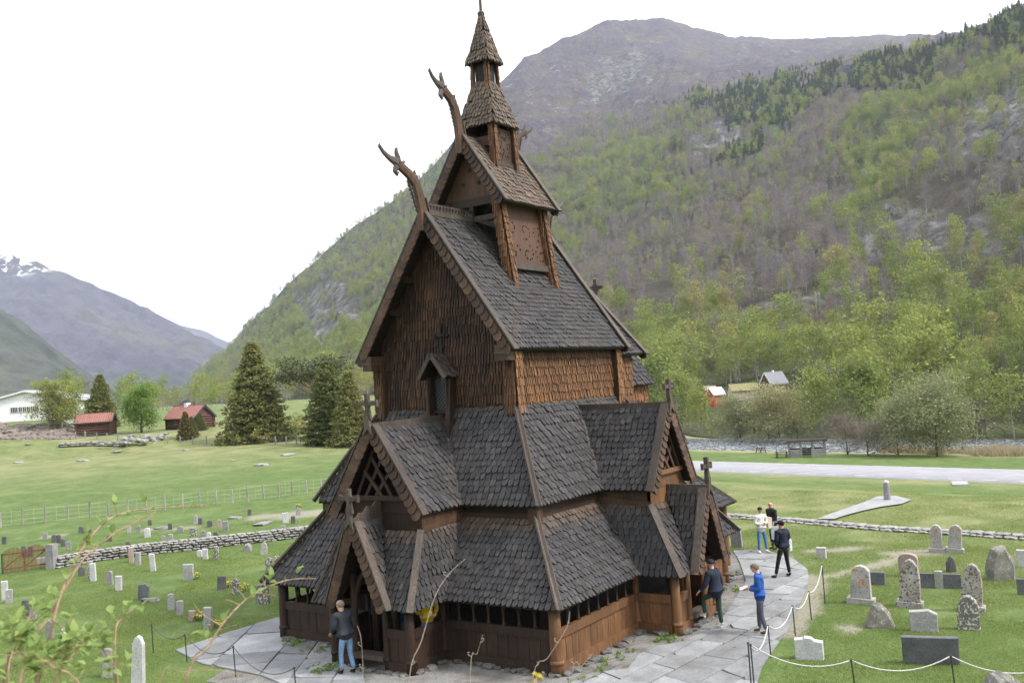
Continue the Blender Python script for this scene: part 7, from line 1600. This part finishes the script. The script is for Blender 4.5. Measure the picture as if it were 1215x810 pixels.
cane(r, [(0, 1040, 2.6), (25, 800, 2.7), (60, 728, 2.8), (95, 668, 2.9), (112, 652, 2.95), (140, 630, 3.0), (185, 607, 3.1)], .009, nlv=9, rng=rq, u0=.3)
cane(r, [(-20, 1050, 2.5), (5, 800, 2.55), (22, 775, 2.6), (30, 740, 2.65), (45, 735, 2.7)], .008, nlv=16, lsz=.04, rng=rq, u0=.3)
cane(r, [(60, 1060, 2.5), (62, 830, 2.6), (88, 774, 2.65), (95, 760, 2.7), (60, 735, 2.75)], .007, nlv=16, lsz=.038, rng=rq, u0=.3)
cane(r, [(140, 1050, 2.6), (140, 830, 2.7), (136, 790, 2.72), (122, 770, 2.75), (112, 762, 2.8)], .006, nlv=12, lsz=.036, rng=rq, u0=.35)
cane(r, [(150, 1050, 2.7), (138, 820, 2.75), (137, 750, 2.8), (145, 733, 2.85), (158, 722, 2.9)], .006, nlv=5, lsz=.036, rng=rq, u0=.5)
cane(r, [(30, 1050, 2.4), (10, 820, 2.45), (15, 770, 2.5), (10, 750, 2.55)], .006, nlv=18, lsz=.04, rng=rq, u0=.3)
cane(r, [(110, 1050, 2.4), (100, 830, 2.45), (60, 790, 2.5), (40, 780, 2.55), (15, 790, 2.6)], .006, nlv=16, lsz=.04, rng=rq, u0=.3)
cane(r, [(80, 1050, 2.5), (40, 830, 2.55), (70, 775, 2.6), (110, 765, 2.65)], .006, nlv=14, lsz=.04, rng=rq, u0=.3)
r = empty('bramble_cane', bankp(215, 3.0), label='single reddish bramble cane with a few leaves curving up before the church corner', cat='bush')
cane(r, [(190, 1060, 2.8), (220, 812, 2.9), (245, 770, 2.95), (268, 735, 3.0), (300, 705, 3.1), (340, 688, 3.2), (375, 686, 3.25)], .0075, nlv=7, rng=rq, u0=.3)
for a in ([(262, 742, 3.0), (240, 728, 3.0), (229, 743-28, 3.0)], [(285, 718, 3.05), (272, 712, 3.05), (266, 712, 3.05)], [(292, 712, 3.05), (285, 702, 3.05), (276, 695, 3.05)], [(306, 704, 3.1), (320, 705, 3.1), (331, 709, 3.1)], [(315, 698, 3.12), (314, 692, 3.12), (311, 685, 3.12)], [(258, 748, 3.0), (270, 744, 3.0), (281, 741, 3.0)]):
    cane(r, a, .0035, False, rng=rq, name='side_twig')
cane(r, [(178, 1000, 2.9), (190, 808, 2.95), (215, 797, 3.0), (260, 795, 3.05), (305, 804, 3.1)], .004, rng=rq, name='side_twig')
for nm, lb, pts, rad in (('dry_stalk', 'long pale thorny dry stalk rising before the west porch wall', [(470, 1050, 3.6), (484, 815, 3.7), (500, 760, 3.75), (517, 705, 3.8), (535, 678, 3.85), (552, 663, 3.9)], .0034),
    ('dry_stalk', 'pale dry stalk with curled tips in front of the west porch door', [(436, 1050, 3.7), (431, 815, 3.8), (430, 780, 3.8), (428, 755, 3.8), (424, 742, 3.85)], .0024), ('dry_stalk', 'short dry stalk below the middle of the west gallery wall', [(560, 1050, 3.7), (558, 800, 3.75), (566, 775, 3.8), (573, 752, 3.8)], .002),
    ('dry_stalk', 'reddish dry stalk crossing the south west corner post of the church', [(600, 1050, 3.6), (630, 812, 3.7), (650, 780, 3.72), (672, 745, 3.75), (676, 725, 3.8)], .0028), ('dry_stalk', 'short forked dry stalk right of the church corner post', [(660, 1050, 3.6), (678, 806, 3.7), (690, 790, 3.72), (703, 775, 3.75)], .0024)):
    r = empty(nm, bankp(pts[0][0], 3.7), label=lb, cat='dry stalk'); f_ = cane(r, pts, rad, True, 'cane_dry', rng=rq)
    for i in range(5, len(f_)-2, 5):
        q = f_[i]; s = rq.choice((-1, 1)); mb = MB(); dd_ = R2*s*.010+V((0, 0, .006)); mb.tube([q, q+dd_*1.2, q+dd_*1.4+V((0, 0, .009)), q+dd_*.6+V((0, 0, .012))], .0011, 4, cap=False); mb.build('curled_tip', MT['cane_dry'], r)
# small yellow flower on the bank, before the corner post
r = empty('yellow_flower', bankp(640, 3.6), label='small yellow flower cluster with green leaves at the bottom centre', cat='flower'); c0 = r.location
cane(r, [(640, 1050, 3.55), (642, 830, 3.6), (641, 806, 3.6)], .003, False, 'cane', nlv=4, lsz=.02, rng=rq, u0=.88)
for px, py in ((634, 798), (638, 800), (635, 806), (641, 801)):
    w = V(at(px, py, 3.6))-c0; mb = MB()
    for q in range(6): a = q*1.05; mb.add([w, w+(R2*math.cos(a-.4)+V((0, 0, 1))*math.sin(a-.4))*.005, w+(R2*math.cos(a)+V((0, 0, 1))*math.sin(a))*.009-F2*.003, w+(R2*math.cos(a+.4)+V((0, 0, 1))*math.sin(a+.4))*.005], [(0, 1, 2, 3)])
    mb.build('petals', MT['flower'], r)
# ================================================================== GRASS standing on the nearer lawns
rgG = np.random.RandomState(77); N_ = 150000; ang = rgG.uniform(-.52, .52, N_*2); rad_ = np.sqrt(rgG.uniform(17**2, 58**2, N_*2)); pts_ = []
X_ = CP[0]+rad_*(FWH[0]*np.cos(ang)+RTH[0]*np.sin(ang)); Y_ = CP[1]+rad_*(FWH[1]*np.cos(ang)+RTH[1]*np.sin(ang))
kp = rgG.uniform(size=N_*2) < np.clip((60-rad_)/34, 0, 1); polys = [gr, pathS, pathW]
gx0, gx1, gy0, gy1 = -6, LN+6.4, -6.3, 5.6
for x, y, ok in zip(X_, Y_, kp):
    if not ok or (gx0 < x < gx1 and gy0 < y < gy1): continue
    if x < 22 and any(inpoly(x+random.uniform(-.22, .22), y+random.uniform(-.22, .22), pg) for pg in polys): continue
    if any(abs(((x-p[0])*RTH[0]+(y-p[1])*RTH[1])/sx) < .9 and abs(((x-p[0])*FWH[0]+(y-p[1])*FWH[1])/(sy*1.3)) < .8 for p, sx, sy in SP): continue
    if hash_noise((x, y), 2.5, 6) < -.25: continue
    pts_.append((x, y, H(x, y)-.005))
me = bpy.data.meshes.new('lawn_grass'); me.from_pydata(pts_, [], [])
for nm, ty, d in (('variant', 'INT', np.zeros(len(pts_), int)), ('size', 'FLOAT', rgG.uniform(.5, 1.3, len(pts_))*np.array([1+1.1*max(0, hash_noise(p, 1.6, 4)) for p in pts_])), ('turn', 'FLOAT', rgG.uniform(0, 6.28, len(pts_)))):
    a = me.attributes.new(nm, ty, 'POINT'); a.data.foreach_set('value', d)
lawn = bpy.data.objects.new('lawn_grass', me); COL.objects.link(lawn); props(lawn, 'short green grass covering the churchyard lawns', 'grass', kind='stuff')
tuft = inst('grass_tuft', blade, (*G0(905, 800), 0.0)); props(tuft, 'single grass tuft beside the paved path near the front rope', 'grass', kind='stuff')
scatter_nodes(lawn, [[tuft]], 'lawn_scatter')
print('tufts', len(pts_))
# ================================================================== HAZE
hb = MB().box((2400, 1640, 700), (13000, 13000, 1440), (V((FWH[0], FWH[1], 0)), V((-FWH[1], FWH[0], 0)), V((0, 0, 1))))
hz = bpy.data.materials.new('haze'); hz.use_nodes = True; t = hz.node_tree; t.nodes.clear(); o_ = t.nodes.new('ShaderNodeOutputMaterial'); vn = t.nodes.new('ShaderNodeVolumePrincipled')
vn.inputs['Color'].default_value = (.74, .84, 1.0, 1); vn.inputs['Density'].default_value = .00008; vn.inputs['Anisotropy'].default_value = .2; t.links.new(vn.outputs[0], o_.inputs['Volume'])
hb.build('haze', hz, kind='stuff')
